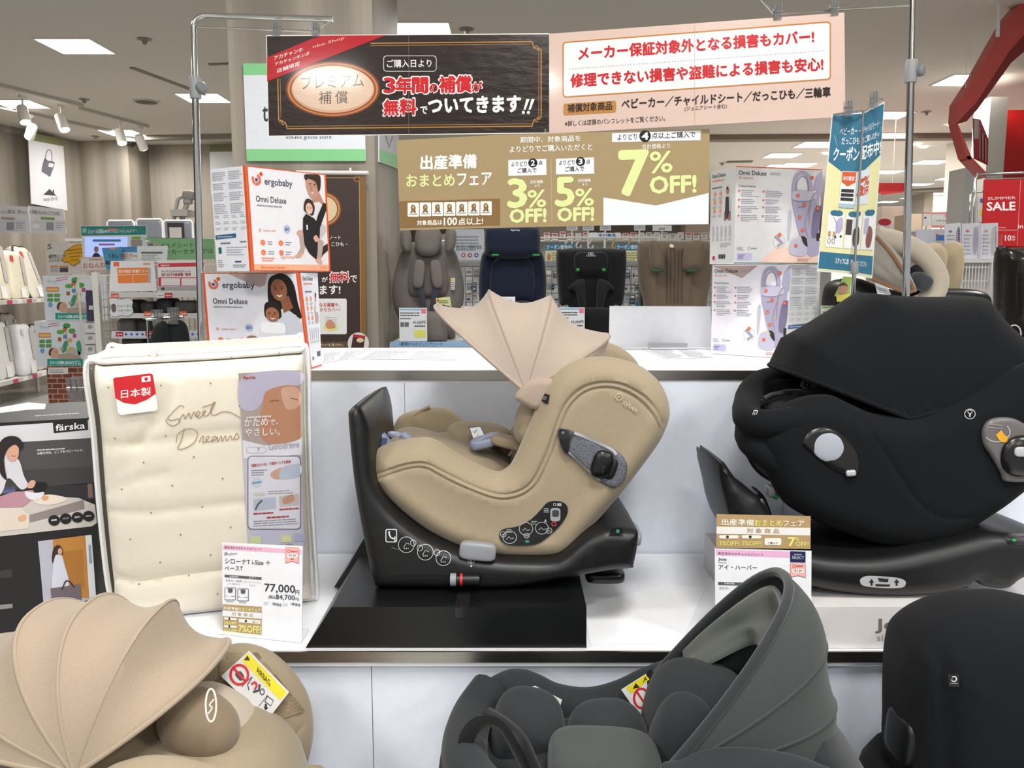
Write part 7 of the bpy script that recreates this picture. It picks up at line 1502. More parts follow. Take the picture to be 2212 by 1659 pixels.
# ================================================================== back shelf with four car seats
YS = 4.95; ZS = P(920, 741, 4.75).z
t = thing('back_shelf', 'white shelf with a blue label strip carrying four car seats behind the counter', 'shelf', (P(1200, 742, 5).x, 5.0, 0))
xa, xb = P(842, 741, 4.75).x, P(1640, 741, 4.75).x
m = MB(); m.box(xa, xb, 4.75, 5.4, ZS - .03, ZS, WHITE); m.build('deck', t); m = MB(); m.box(xa + .02, xb - .02, 4.8, 4.82, 0, ZS - .03, WP); m.build('front_panel', t)
m = MB(); pl = frontal(4.744); card_body(m, pl, [(843, 738), (1130, 738), (1130, 749), (844, 748)], .004, '#8fb4d8'); pr = Print(pl, m, eps=.001); pr.text('1歳頃からのジュニアシート', 863, 747, 956, 747, 8, '#2f4a72', .01, 1); m.build('label_strip', t)
m = MB()
for x in (xa, xb - .04): m.box(x, x + .04, 5.36, 5.4, 0, ZS - .03, WS)
m.build('upright', t)
def seat_thing(lab, px): c = P(px, 738, YS); return thing('child_car_seat', lab, 'car seat', (c.x, YS, ZS), 'car seats on the back shelf')
def infl(m, pts, Y, hf, hb, R, mt_, step=.03, seams=(), zmin=None):
    zm = (ZS if Y > 4 else HU) + .003
    return inflate(m, [(a, max(b, zm + .0001 * (i % 7))) for i, (a, b) in enumerate(spline(pxs(pts, Y), 5))], sideways(Y), hf, hb, R, mt_, step, [(spline(pxs(s_, Y - hf), 5, False), .008, .008) for s_ in seams])
def sym(half, cx):       # mirror a half outline (top centre -> bottom centre, right side)
    return half + [(2 * cx - x, y) for x, y in reversed(half) if abs(x - cx) > 2]
# grey-beige seat with separate head pads
TAU = mat('#77706a', .85, 0, 'fabric', sheen=.15); TAU2 = mat('#6a645e', .85, 0, 'fabric', sheen=.15)
t = seat_thing('grey beige car seat with two round shoulder pads, leftmost on the back shelf', 928)
cx = 925; m = MB(); hh = infl(m, sym([(cx, 520), (960, 524), (982, 540), (996, 580), (1003, 620), (1000, 660), (985, 700), (978, 742), (cx, 744)], cx), 5.08, .10, .1, .09, TAU); m.build('seat_shell', t, 50)
m = MB(); infl(m, sym([(cx, 545), (955, 548), (966, 575), (970, 615), (962, 640), (cx, 644)], cx), 4.99, .04, .03, .05, TAU2); m.build('backrest', t, 60)
m = MB(); infl(m, sym([(cx, 490), (945, 490), (954, 512), (950, 540), (938, 552), (cx, 554)], cx), 4.93, .05, .05, .05, TAU); m.build('headrest', t, 60)
for sx in (-1, 1):
    m = MB(); infl(m, [(cx + sx * 44, 492), (cx + sx * 60, 500), (cx + sx * 59, 530), (cx + sx * 48, 545), (cx + sx * 38, 540), (cx + sx * 36, 510)], 4.92, .05, .06, .05, TAU); m.build('head_wing', t, 60)
    m = MB(); padpx(m, cx + sx * 19 - 1, 592, 4.92, 12, 31, .025, TAU, .6, sx * -6); m.build('shoulder_pad', t, 60)
    m = MB(); m.tube([P(cx + sx * 17, 622, 4.92), P(cx + sx * 10, 660, 4.92), P(cx + sx * 8, 678, 4.92)], .02, mat('#2d3140', .6), 6, flat=.3); m.build('strap', t, 60)
m = MB(); infl(m, sym([(cx, 672), (950, 676), (962, 700), (964, 740), (cx, 743)], cx), 4.86, .06, .06, .05, TAU); m.build('seat_cushion', t, 60)
pl = frontal(4.86); pr = Print(pl, MB(), eps=.002); pr.text('Combi', 936, 702, 955, 702, 5, '#b9b3ac', 0, 1); pr.mb.build('logo', t)
pl = frontal(4.96); m = MB(); card_body(m, pl, [(974, 601), (983, 600), (982, 626), (974, 626)], .003, '#d9d8ce'); pr = Print(pl, m, eps=.001); pr.rect(975, 602, 982, 607, '#d9c93a', 1); pr.bars(975, 610, 982, 4, 4, 1.5, '#55554f', 1, 3); m.build('label', t)
# navy seat
NV = mat('#1a1f33', .85, 0, 'fabric', sheen=.15)
t = seat_thing('dark navy high-backed car seat, second from the left on the back shelf', 1107)
cx = 1107; m = MB(); infl(m, sym([(cx, 545), (1150, 545), (1172, 548), (1180, 600), (1178, 660), (1168, 742), (cx, 744)], cx), 5.08, .1, .1, .07, NV, seams=([(1160, 560), (1156, 660), (1160, 700)], [(1054, 560), (1058, 660), (1054, 700)])); m.build('seat_shell', t, 60)
m = MB(); infl(m, sym([(cx, 490), (1150, 490), (1165, 496), (1167, 530), (1160, 553), (cx, 560)], cx), 4.95, .08, .06, .06, NV); m.build('headrest', t, 60)
m = MB(); infl(m, sym([(cx, 560), (1145, 562), (1155, 600), (1150, 645), (cx, 650)], cx), 4.975, .03, .03, .05, NV); m.build('backrest', t, 60)
m = MB(); infl(m, sym([(cx, 650), (1150, 655), (1160, 700), (1158, 741), (cx, 743)], cx), 4.9, .08, .06, .05, NV); m.build('seat_cushion', t, 60)
m = MB()
for x in (1070, 1158): padpx(m, x, 551, 4.9, 9, 2.5, .02, mat('#1f8a3c', .4), .6)
m.build('belt_guide', t, 60)
pl = frontal(4.868); pr = Print(pl, MB(), eps=.001); pr.text('Aprica', 1103, 500, 1123, 500, 5, '#d8dbe2', .02, 1); pr.mb.build('logo', t)
# black seat
BK = mat('#131416', .85, 0, 'fabric', sheen=.12)
t = seat_thing('black car seat with a white logo, third from the left on the back shelf', 1275)
cx = 1277; m = MB(); infl(m, sym([(cx, 537), (1300, 536), (1340, 538), (1352, 545), (1351, 600), (1344, 658), (1325, 664), (1325, 742), (cx, 744)], cx), 5.06, .1, .1, .06, BK, seams=([(1325, 545), (1322, 600), (1312, 650)], [(1229, 545), (1232, 600), (1242, 650)])); m.build('seat_shell', t, 60)
m = MB(); infl(m, sym([(cx, 545), (1305, 545), (1314, 560), (1308, 590), (cx, 596)], cx), 4.96, .04, .03, .05, BK); m.build('headrest', t, 60)
for sx in (-1, 1): m = MB(); infl(m, [(cx + sx * 16, 604), (cx + sx * 36, 608), (cx + sx * 50, 625), (cx + sx * 34, 632), (cx + sx * 20, 690), (cx + sx * 10, 690), (cx + sx * 12, 630)], 4.95, .03, .02, .03, mat('#1f2022', .85, 0, 'fabric', sheen=.12)); m.build('shoulder_pad', t, 60)
m = MB()
for x in (1248, 1304): padpx(m, x, 583, 4.93, 4, 4, .02, mat('#1f8a3c', .4), .6)
m.build('belt_guide', t, 60)
m = MB(); infl(m, sym([(cx, 664), (1320, 668), (1328, 700), (1326, 741), (cx, 743)], cx), 4.88, .07, .06, .05, BK); m.build('seat_cushion', t, 60)
pl = frontal(4.917); pr = Print(pl, MB(), eps=.001); pr.ring(1273, 548, 2.6, 2.6, 1, '#d5d6d6', 1, 12); pr.ring(1279, 548, 2.6, 2.6, 1, '#d5d6d6', 1, 12); pr.text('AILEBEBE', 1266, 554, 1287, 554, 3, '#b5b6b6', 0, 1); pr.mb.build('logo', t)
# brown seat
BR = mat('#6a5c4d', .85, 0, 'fabric', sheen=.15)
t = seat_thing('brown car seat with big padded head wings, rightmost on the back shelf', 1457)
cx = 1457; m = MB(); infl(m, sym([(cx, 521), (1500, 520), (1530, 522), (1537, 535), (1535, 600), (1525, 665), (1530, 742), (cx, 744)], cx), 5.08, .1, .1, .07, BR, seams=([(1495, 590), (1493, 640), (1490, 700)], [(1418, 590), (1420, 640), (1423, 700)])); m.build('seat_shell', t, 60)
for pts in ([(1403, 524), (1412, 519), (1425, 524), (1434, 545), (1434, 575), (1424, 586), (1407, 580), (1402, 550)], [(1486, 524), (1510, 519), (1522, 526), (1520, 560), (1512, 580), (1490, 586), (1475, 580), (1476, 550)]):
    m = MB(); infl(m, pts, 4.93, .05, .05, .05, BR); m.build('head_wing', t, 60)
m = MB()
for x in (1418, 1492): padpx(m, x, 584, 4.93, 12, 4, .03, mat('#175c3a', .5), .6)
m.build('belt_guide', t, 60)
for k in range(5):
    pass
m = MB()
for k in range(5): x = 1441 + 8 * k; m.tube(tp([(x, 540), (x, 600), (x, 655)], 4.977), .003, mat('#574b3f', .8), 5)
m.build('stitching', t); m = MB(); padpx(m, 1451, 532, 4.97, 5, 4, .008, mat('#d9d2c6', .5), .7, 20); m.build('logo', t, 60); m = MB(); padpx(m, 1390, 620, 5.12, 8, 50, .05, PLAS, .5); m.build('side_handle', t, 60)
# price cards and tags on the back shelf
def minicard(c, Y, lab, price, top='#8ab4d8'):
    pl = frontal(Y); m = MB(); card_body(m, pl, c, .004, '#e2e4e8'); (x0, y0), (x1, _), (_, y1), _ = c; pr = Print(pl, m, eps=.001)
    w = x1 - x0; pr.rect(x0 + 1, y0 + 2, x1 - w * .2, y0 + 5, top, 1); pr.rect(x1 - w * .2, y0 + 2, x1 - 2, y0 + 12, '#e07a86', 1); pr.bars(x0 + 2, y0 + 10, x0 + w * .75, 2, 5, 2.4, '#55585f', 1, 3, 0, .1); pr.rect(x0 + 2, y0 + 22, x0 + w * .42, y0 + 24, '#70737a', 1)
    pr.text(price, x0 + w * .5, y0 + 35, x1 - 3, y0 + 35, 7, '#3b3d45', .02, 1); pr.bars(x0 + w * .55, y0 + 38, x1 - 3, 1, 1, 3, '#55585f', 1, 5, 0, .05)
    pr.rect(x0 + 3, y0 + 31, x0 + w * .18, y0 + 41, '#6a6d75', 1); pr.rect(x0 + w * .2, y0 + 31, x0 + w * .35, y0 + 41, '#6a6d75', 1)
    if price[0] == '4' and price[1] == '1': pr.rect(x0 + w * .55, y1 - 24, x1 - 3, y1 - 8, '#dfe06a', 1)
    tag(m.build('price_card'), lab, 'price card')
minicard([(862, 665), (922, 665), (923, 737), (863, 737)], 4.76, 'small price card reading 41,500 yen in front of the grey beige seat', '41,500円')
minicard([(1203, 664), (1263, 664), (1263, 736), (1204, 736)], 4.76, 'small price card reading 42,000 yen beside the black seat on the back shelf', '42,000円')
pl = frontal(4.77); m = MB(); card_body(m, pl, [(1072, 641), (1113, 641), (1113, 735), (1072, 735)], .004, '#e6e6ec'); pr = Print(pl, m, eps=.001); pr.text('100', 1074, 653, 1088, 653, 8, '#c0304a', .02, 1); pr.text('cm~', 1090, 652, 1106, 652, 5, '#3a5a94', .01, 1); tag(m.build('size_card'), 'white size card with red digits in front of the navy seat', 'price card')
pl = frontal(4.83); m = MB(); card_body(m, pl, [(941, 644), (972, 641), (976, 668), (945, 676)], .003, '#d3d69a'); pr = Print(pl, m, eps=.001); pr.rect(943, 646, 948, 652, '#d2622c', 1); pr.bars(948, 649, 970, 2, 4, 1.8, '#55603a', 1, 3); pr.blob([(950, 668), (956, 658), (964, 660), (972, 662), (974, 668)], '#5a3028', 1); tag(m.build('swing_tag'), 'pale green swing tag hanging on the grey beige seat', 'tag')
m = MB(); pl = frontal(4.76); card_body(m, pl, [(996, 662), (1068, 662), (1068, 735), (996, 735)], .004, '#e2e0de'); pr = Print(pl, m, eps=.001); pr.rect(998, 664, 1003, 671, '#d2622c', 1); pr.text('Joyrey', 1005, 671, 1020, 671, 5, '#777', 0, 1); tag(m.build('price_card'), 'white card with a small orange square, mostly behind the beige canopy', 'price card')
# ================================================================== wire grid, posters and far shelves behind the seats
YG_ = 5.75; t = thing('grid_wall', 'metal wire grid wall behind the four car seats', 'grid wall', (P(1270, 740, YG_).x, YG_, 0))
GM = mat('#8d8f8f', .35, .6); m = MB(); xa, xb = P(975, 700, YG_).x, P(1640, 700, YG_).x; zt_, zb_ = P(1200, 576, YG_).z, .3
n = 44
for k in range(n): x = lerp(xa, xb, k / (n - 1)); m.tube([(x, YG_, zb_), (x, YG_, zt_)], .003, GM, 5)
for k in range(22): z = lerp(zt_, zb_, k / 21); m.tube([(xa, YG_, z), (xb, YG_, z)], .003, GM, 5)
m.build('grid', t); m = MB(); m.box(xa, xb, YG_ - .02, YG_ + .02, zt_ + .002, zt_ + .03, GM); m.build('top_rail', t)
m = MB()
for x in (xa - .02, xb): m.box(x, x + .02, YG_ - .02, YG_ + .02, 0, zt_ + .03, GM)
m.build('post', t)
def d(pr):
    pr.bars(985, 510, 1036, 5, 7, 3, '#8d929c', 2, 3, 0, .2); pr.text('定に役立つ情報を配信', 985, 538, 1040, 538, 9, '#5d626e', .01, 2)
    for x, cc in ((1001, '#b5507a'), (1015, '#b03a3a'), (1029, '#34508c')): pr.ell(x, 551, 4.5, 4.5, cc, 2, 14); pr.ell(x, 551, 2, 2, '#e6e6ea', 3, 8)
sign([(965, 495), (1046, 495), (1046, 562), (965, 562)], 6.1, '#c9cdd6', 'grey notice with round social media icons behind the navy seat', d, 'notice_board')
for i, (x, lab) in enumerate(((1178, 'blue headed coupon poster between the navy and black seats'), (1330, 'blue headed coupon poster between the black and brown seats'))):
    def d(pr, x=x): pr.rect(x, 527, x + 62, 541, '#2f6f92', 1); pr.text('クーポン配布中!', x + 3, 538, x + 58, 538, 9, '#e6eef2', .02, 2); pr.bars(x + 14, 546, x + 52, 4, 5, 2, '#8d8a60', 2, 3); pr.rect(x, 565, x + 62, 574, '#2f6f92', 1); pr.blob([(x + 6, 548), (x + 12, 552), (x + 10, 562), (x + 4, 560)], '#b97a6a', 2)
    sign([(x, 527), (x + 62, 527), (x + 62, 574), (x, 574)], 5.9, '#d7d3a0', lab, d, 'poster')
# goods hanging on the grid
rnd = random.Random(5)
def good(px, py, w, h, col, Y=5.7535, name='packaged_good', lab='small packaged good hanging on the grid wall behind the seats', grp='goods on the grid wall'):
    pl = frontal(Y); m = MB(); card_body(m, pl, [(px - w, py - h), (px + w, py - h), (px + w, py + h), (px - w, py + h)], .04, col); pr = Print(pl, m, eps=.002)
    pr.rect(px - w * .8, py - h * .8, px + w * .8, py - h * .3, rnd.choice(('#d9d9d9', '#c9a7a0', '#9fb3c4', '#e6e2d6', '#7a7d82')), 1); pr.rect(px - w * .6, py + h * .1, px + w * .6, py + h * .5, rnd.choice(('#b9b9b9', '#a37f6a', '#6f8aa0', '#44464a')), 1)
    return tag(m.build(name), lab, 'packaged good', grp)
for x in (1012, 1026, 1188, 1200, 1352, 1364, 1376):
    for y in (592, 618, 645, 672, 700): good(x + rnd.uniform(-3, 3), y + rnd.uniform(-3, 3), rnd.uniform(5, 7.5), rnd.uniform(7, 11), rnd.choice(('#bfc1c4', '#8e9092', '#c9c3bb', '#5a5d62', '#a9b3bd', '#d0d0d2', '#3c3e42')))
m = MB(); padpx(m, 1380, 655, 5.85, 9, 14, .04, mat('#4aa3c4', .4), .5); padpx(m, 1379, 636, 5.85, 4, 5, .03, mat('#4aa3c4', .4), .5); tag(m.build('bottle', smooth=60), 'light blue bottle left of the brown seat on the back shelf', 'bottle')
# second row of far shelves with price tags
YQ = 8.5; t = thing('far_shelf', 'long far white shelf with a row of red and white price tags', 'shelf', (P(1350, 600, YQ).x, YQ, 0))
m = MB(); a, b = P(960, 505, YQ), P(1800, 505, YQ); m.box(a.x, b.x, YQ, YQ + .06, .1, P(1200, 522, YQ).z, mat('#b9b9b6', .5)); m.build('back_panel', t)
m = MB(); m.box(a.x, b.x, YQ - .3, YQ, P(1200, 524, YQ).z, P(1200, 521, YQ).z, WS); m.build('board', t); m = MB(); m.box(a.x, a.x + .04, YQ, YQ + .06, 0, .1, WS); m.box(b.x - .04, b.x, YQ, YQ + .06, 0, .1, WS); m.build('foot', t)
pl = frontal(YQ - .31)
for k in range(22):
    x = 1175 + k * 17; y = 502 + rnd.uniform(-2, 2); m = MB(); card_body(m, pl, [(x, y), (x + 13, y), (x + 13, y + 15), (x, y + 15)], .01, '#d6d6d4'); pr = Print(pl, m, eps=.002); pr.rect(x + 1, y + 1, x + 12, y + 5, rnd.choice(('#c2606a', '#c9c2be', '#b84a52', '#9a9a98')), 1); pr.bars(x + 2, y + 7, x + 11, 2, 3, 1.3, '#6a6a6c', 1, k)
    tag(m.build('price_tag'), 'small price tag in the row on the far shelf behind the seats', 'price tag', 'far shelf price tags')
for k, (x, cc) in enumerate(((1225, '#dcdcda'), (1250, '#dcdcda'), (1276, '#dcdcda'), (1328, '#c9b23a'), (1362, '#c9b23a'))):
    q = P(x, 520, 6.6); m = MB(); m.tube(spline3([P(x, 514, 6.6), P(x, 522, 6.6), P(x - 5, 528, 6.6), P(x - 3, 536, 6.6), P(x + 4, 535, 6.6), P(x + 5, 529, 6.6)]), .006, mat(cc, .4), 6)
    tag(m.build('hook', smooth=60), ('white' if k < 3 else 'yellow') + ' plastic hanger hook on the rail behind the seats', 'hook', ('white' if k < 3 else 'yellow') + ' hanger hooks')
m = MB(); m.tube([P(1165, 514, 6.6), P(1420, 513, 6.6)], .008, WS, 8); a = P(1165, 514, 6.6); m.box(a.x - .015, a.x, 6.585, 6.615, 0, a.z + .01, WS); a = P(1420, 513, 6.6); m.box(a.x, a.x + .015, 6.585, 6.615, 0, a.z + .01, WS); tag(m.build('hanging_rail'), 'thin white hanging rail behind the navy and black seats', 'rail')
def d(pr): pr.text('冷凍食品', 1292, 513, 1330, 513, 9, '#3a66a8', .03, 2)
sign([(1272, 503), (1340, 503), (1340, 515), (1272, 515)], 8.0, '#e3e6ea', 'white sign with blue kanji above the black seat', d)
def d(pr): pr.text('mm', 1423, 497, 1436, 497, 5, '#55575c', .01, 2)
sign([(1410, 487), (1451, 487), (1451, 499), (1410, 499)], 8.6, '#dcdde0', 'white sign with small lettering above the brown seat', d)
for x in (1236, 1271, 1308, 1382):
    def d(pr, x=x): pr.bars(x - 10, 488, x + 10, 2, 4, 1.5, '#9a9ca2', 2, 3)
    o = sign([(x - 12, 486), (x + 12, 486), (x + 12, 498), (x - 12, 498)], 6.9, '#cfd2d6', 'small clear sign holder just under the gold sheets', d, 'sign_holder'); o['group'] = 'clear sign holders'
# dark timber fronted unit
m = MB(); a, b = P(1165, 515, 12), P(1270, 480, 12); m.box(a.x, b.x, 12, 12.3, 0, P(1200, 470, 12).z, mat('#8c8071', .6)); tag(m.build('far_cabinet'), 'brown grey cabinet far behind the navy seat', 'cabinet')
m = MB(); a, b = P(1480, 515, 12), P(1560, 480, 12); m.box(a.x, b.x, 12, 12.3, 0, P(1200, 484, 12).z, mat('#8a7d6d', .6)); tag(m.build('far_cabinet'), 'brown grey cabinet far behind the brown seat', 'cabinet')
for i, (x0, x1, y0, Y, cc) in enumerate(((930, 1100, 505, 14, '#b5b1aa'), (1120, 1300, 508, 15, '#bdb9b2'), (1320, 1540, 505, 13, '#b8b3ab'), (1560, 1900, 515, 16, '#bcb6ad'))):
    m = MB(); a, b = P(x0, 600, Y), P(x1, 600, Y); z = P(x0, y0, Y).z; m.box(a.x, b.x, Y, Y + .5, 0, z, mat(cc, .6)); pl = frontal(Y); pr = Print(pl, m, eps=.004)
    for k in range(26):
        x = rnd.uniform(x0 + 4, x1 - 14); y = rnd.uniform(y0 + 6, y0 + 120); pr.rect(x, y, x + rnd.uniform(6, 14), y + rnd.uniform(5, 10), rnd.choice(('#d8d4ce', '#a8493f', '#8d9aa6', '#c9b8a4', '#e4e2de', '#6f6a66')), 1)
    tag(m.build('far_gondola'), ('far gondola of pale goods behind the grey beige seat', 'far gondola of pale goods behind the black seat', 'far gondola of pale goods behind the brown seat', 'far gondola of pale goods behind the right boxes')[i], 'gondola')

# ================================================================== right side of the shop
# red arch over the sale corner
YA = 6.4; D_ = .12
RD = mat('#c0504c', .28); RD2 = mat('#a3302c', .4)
o_ = [(2260, -60), (2178, 38), (2107, 164), (2069, 222), (2066, 264)]; i_ = [(2290, -10), (2182, 110), (2110, 222), (2086, 246), (2068, 266)]
t = thing('red_arch', 'big glossy red arch sign at the upper right', 'arch', tuple(P(2110, 380, YA)))
m = MB()
for a in range(4):
    A_, B_, C_2, E_ = (P(*o_[a], YA), P(*o_[a + 1], YA), P(*i_[a + 1], YA), P(*i_[a], YA)); m.slab([A_, B_, C_2, E_], (0, D_, 0), RD)
q = [(2066, 262), (2069, 266), (2098, 338), (2132, 374), (2130, 384), (2088, 340)]; m.slab(tp(q, YA), (0, D_, 0), RD)
q = [(2088, 338), (2096, 336), (2098, 344), (2090, 346)]; m.slab(tp(q, YA), (0, .1, 0), RD2)
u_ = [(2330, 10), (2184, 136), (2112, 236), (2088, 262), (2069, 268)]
for a in range(4): m.slab([P(*i_[a], YA - .004), P(*i_[a + 1], YA - .004), P(*u_[a + 1], YA - .004), P(*u_[a], YA - .004)], (0, D_, 0), mat('#7a1f1c', .5))  # flat darker red strip: the underside's shade is put into its colour
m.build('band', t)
pl = Plane(P(2100, 245, YA + .1), P(2130, 300, YA + .9), P(2103, 340, YA + .1)); m = MB(); c = [(2101, 255), (2117, 258), (2134, 300), (2133, 357), (2103, 343)]; f = [pl.at(*p) for p in c]; m.hexa([p + Vector((.01, .01, 0)) for p in f], f, mat('#b52520', .4)); pr = Print(pl, m, eps=.002); pr.poly([(2102, 258), (2116, 260), (2114, 345), (2103, 343)], '#2a2224', 1); pr.poly([(2104, 258), (2115, 260), (2114, 300), (2104, 300)], '#cfc9c9', 2)
for k in range(5): pr.rect(2116 + 3.2 * k, 275 + 6 * k, 2117.6 + 3.2 * k, 342 + 2 * k, ('#e8e2e2', '#1d1a1c')[k % 2], 2)
m.build('inner_sign', t)
m = MB(); m.tube([P(2155, 80, YA), P(2157, -40, YA)], .014, mat('#e2e0dc', .4), 8); m.tube([P(2086, 190, YA), P(2088, 60, YA), P(2089, -30, YA)], .002, WS, 5); m.tube([P(2096, 165, YA), P(2098, -30, YA)], .002, WS, 5); m.build('hanger', t)
m = MB(); a, b = P(2088, 600, 8.6), P(2140, 600, 8.6); m.box(a.x + .12, b.x + .05, 8.6, 8.9, 0, 3.3, mat('#cfc9be', .6)); struct(m.build('wall_column'))
m = MB(); a, b = P(2083, 400, 8.2), P(2104, 400, 8.2); m.box(a.x, b.x, 8.2, 8.5, 0, P(2090, 362, 8.2).z, mat('#d6d5d2', .6)); struct(m.build('wall_column'))
# sale sign on a stand
Yv = 4.6; t = thing('sale_sign', 'red summer sale sign hanging from a chrome stand at the right edge', 'sign', (P(2110, 600, Yv).x, Yv, 0))
pl = frontal(Yv); m = MB(); card_body(m, pl, [(2126, 388), (2240, 387), (2240, 533), (2120, 530)], .006, '#b3161b'); pr = Print(pl, m, eps=.001)
pr.text('SUMMER', 2134, 432, 2194, 430, 6, '#e6cfcf', .01, 1); pr.text('SALE', 2132, 455, 2193, 454, 18, '#f0e4e4', .04, 1); pr.line([(2120, 497), (2197, 497)], 1, '#e2b9b9', 1); pr.line([(2205, 388), (2197, 531)], 1, '#d99a9a', 1); pr.text('10', 2171, 520, 2184, 520, 12, '#efdcdc', .03, 1); pr.text('%', 2185, 514, 2193, 514, 5, '#efdcdc', .02, 1); pr.text('OFF', 2185, 520, 2193, 520, 4, '#efdcdc', .01, 1); pr.bars(2150, 491, 2175, 1, 1, 1.5, '#d99a9a', 1, 3); pr.text('in', 2199, 493, 2210, 493, 8, '#efdcdc', .02, 1); m.build('sign_sheet', t)
m = MB(); m.tube([P(2105, 482, Yv + .02), P(2107, 385, Yv + .02), P(2112, 377, Yv + .02), P(2230, 372, Yv + .02)], .008, CHROME(), 8); a = P(2105, 482, Yv + .02); m.tube([a, (a.x, Yv + .02, 0)], .009, CHROME(), 8); m.tube([P(2128, 386, Yv + .01), P(2240, 384, Yv + .01)], .004, CHROME(), 6); m.build('stand', t, 50)
m = MB(); m.tube([P(2095, 480, 5.0), P(2097, 420, 5.0), P(2101, 414, 5.0), P(2126, 414, 5.0)], .006, CHROME(), 8); a = P(2095, 480, 5.0); m.tube([a, (a.x, 5.0, 0)], .006, CHROME(), 8); tag(m.build('hook_stand', smooth=50), 'thin chrome hook stand left of the red sale sign', 'stand')
def d(pr): pr.rect(2117, 429, 2124, 438, '#3a66a8', 1); pr.rect(2117, 452, 2125, 466, '#d9c83a', 1)
sign([(2112, 424), (2128, 424), (2126, 480), (2112, 480)], 4.9, '#cfcfcc', 'narrow notice strip with blue and yellow marks left of the sale sign', d, 'notice_strip')
# leaflet holders on the white wire rack
Yw_ = 3.4
t = thing('wire_basket_rack', 'white wire sided rack under the leaflet holders at right', 'rack', (P(2110, 640, Yw_ + .1).x, Yw_ + .15, 0))
zt2 = P(2110, 561, Yw_).z; x0, x1, x2 = P(2076, 600, Yw_).x, P(2140, 600, Yw_).x, P(2162, 600, Yw_).x
m = MB(); m.box(x1, x2, Yw_, Yw_ + .34, 0, zt2, mat('#e2ddd7', .45)); m.build('side_panel', t)
m = MB(); m.box(x0, x1, Yw_ + .3, Yw_ + .34, 0, zt2, mat('#c9c9cc', .5)); m.build('back_panel', t)
m = MB(); m.box(x0, x1, Yw_, Yw_ + .3, zt2 - .012, zt2, WS); m.build('top_board', t)
m = MB(); m.box(x0, x0 + .012, Yw_ + .01, Yw_ + .03, 0, zt2 - .012, WS); m.build('post', t)
m = MB()
for k in range(10): x = lerp(x0 + .004, x1, k / 9); m.tube([(x, Yw_ + .02, .6), (x, Yw_ + .02, zt2 - .014)], .002, PW, 5)
for k in range(16): z = lerp(.7, zt2 - .03, k / 15); m.tube([(x0, Yw_ + .02, z), (x1, Yw_ + .02, z)], .002, PW, 5)
m.build('wire_grid', t)
for i, (c, lab) in enumerate((([(2041, 484), (2076, 481), (2075, 560), (2041, 560)], 'leftmost of the three clear leaflet holders on the wire rack'), ([(2078, 483), (2117, 481), (2116, 559), (2077, 559)], 'middle of the three clear leaflet holders on the wire rack'), ([(2118, 483), (2156, 481), (2155, 559), (2117, 559)], 'rightmost of the three clear leaflet holders on the wire rack'))):
    Yi = 3.5; t = thing('leaflet_holder', lab, 'leaflet holder', (P(c[3][0], 560, Yi).x + .03, Yi, zt2), 'clear leaflet holders')
    pl = frontal(Yi); m = MB(); card_body(m, pl, c, .004, '#c9c8cd'); pr = Print(pl, m, eps=.001); (a, b), (c2, _), _, _ = c
    pr.ell(a + 12, b + 16, 4, 3, ('#7b7a86', '#c05a6a', '#c98a7a')[i], 1, 10); pr.bars(a + 4, b + 24, a + 22, 6, 8, 2, '#8f8e98', 1, 3 + i); pr.blob([(a + 26, b + 14), (a + 32, b + 10), (a + 33, b + 40), (a + 30, b + 66), (a + 24, b + 60)], ('#8d8494', '#9a94aa', '#b5b0ae')[i], 1)
    for k in range(16): pr.rect(c2 - 6, b + 6 + 4.4 * k, c2 - 3, b + 8 + 4.4 * k, '#6a6a72', 1)
    m.build('leaflet', t); m = MB(); A_, B_ = P(*c[3], Yi), P(*c[1], Yi); m.box(A_.x - .004, B_.x + .004, Yi - .03, Yi - .027, zt2 + .001, B_.z - .05, mat('#ffffff', .05, 0, 'vinyl', st=.05)); m.box(A_.x - .004, B_.x + .004, Yi - .03, Yi + .02, zt2 + .001, zt2 + .005, mat('#d9dde0', .1)); m.build('holder', t)
# black leather armchair at the right edge
t = thing('leather_seat', 'black leather high-backed seat at the right edge behind the black car seat', 'seat', (P(2230, 760, 3.0).x, 3.1, 0))
BL_ = mat('#17130f', .35, 0, 'laminate', st=.3); m = MB(); infl(m, [(2160, 545), (2175, 536), (2260, 536), (2300, 560), (2300, 900), (2160, 900), (2158, 700)], 3.05, .1, .1, .06, BL_, .05, ([(2172, 560), (2172, 700), (2174, 800)],)); m.build('backrest', t, 60)
m = MB(); a = P(2230, 900, 3.05); m.box(a.x - .16, a.x + .2, 2.95, 3.25, 0, a.z + .1, BL_); m.build('base', t)
# acrylic ring stand
m = MB(); q = P(2188, 745, 2.5); m.tube([q + Vector((.022 * math.cos(k * .3), 0, .03 + .03 * math.sin(k * .3))) for k in range(21)], .002, mat('#b9b4b0', .15, 0, 'plain', v=3), 6, True); m.box(q.x - .03, q.x + .03, 2.48, 2.52, HU + .001, HU + .012, mat('#d5d2d0', .1, 0, 'plain', v=4)); m.tube([(q.x, 2.5, HU + .012), (q.x, 2.5, q.z)], .003, mat('#b9b4b0', .15, 0, 'plain', v=3), 6)
tag(m.build('acrylic_stand', smooth=60), 'small clear ring stand on the upper deck at the right edge', 'stand')
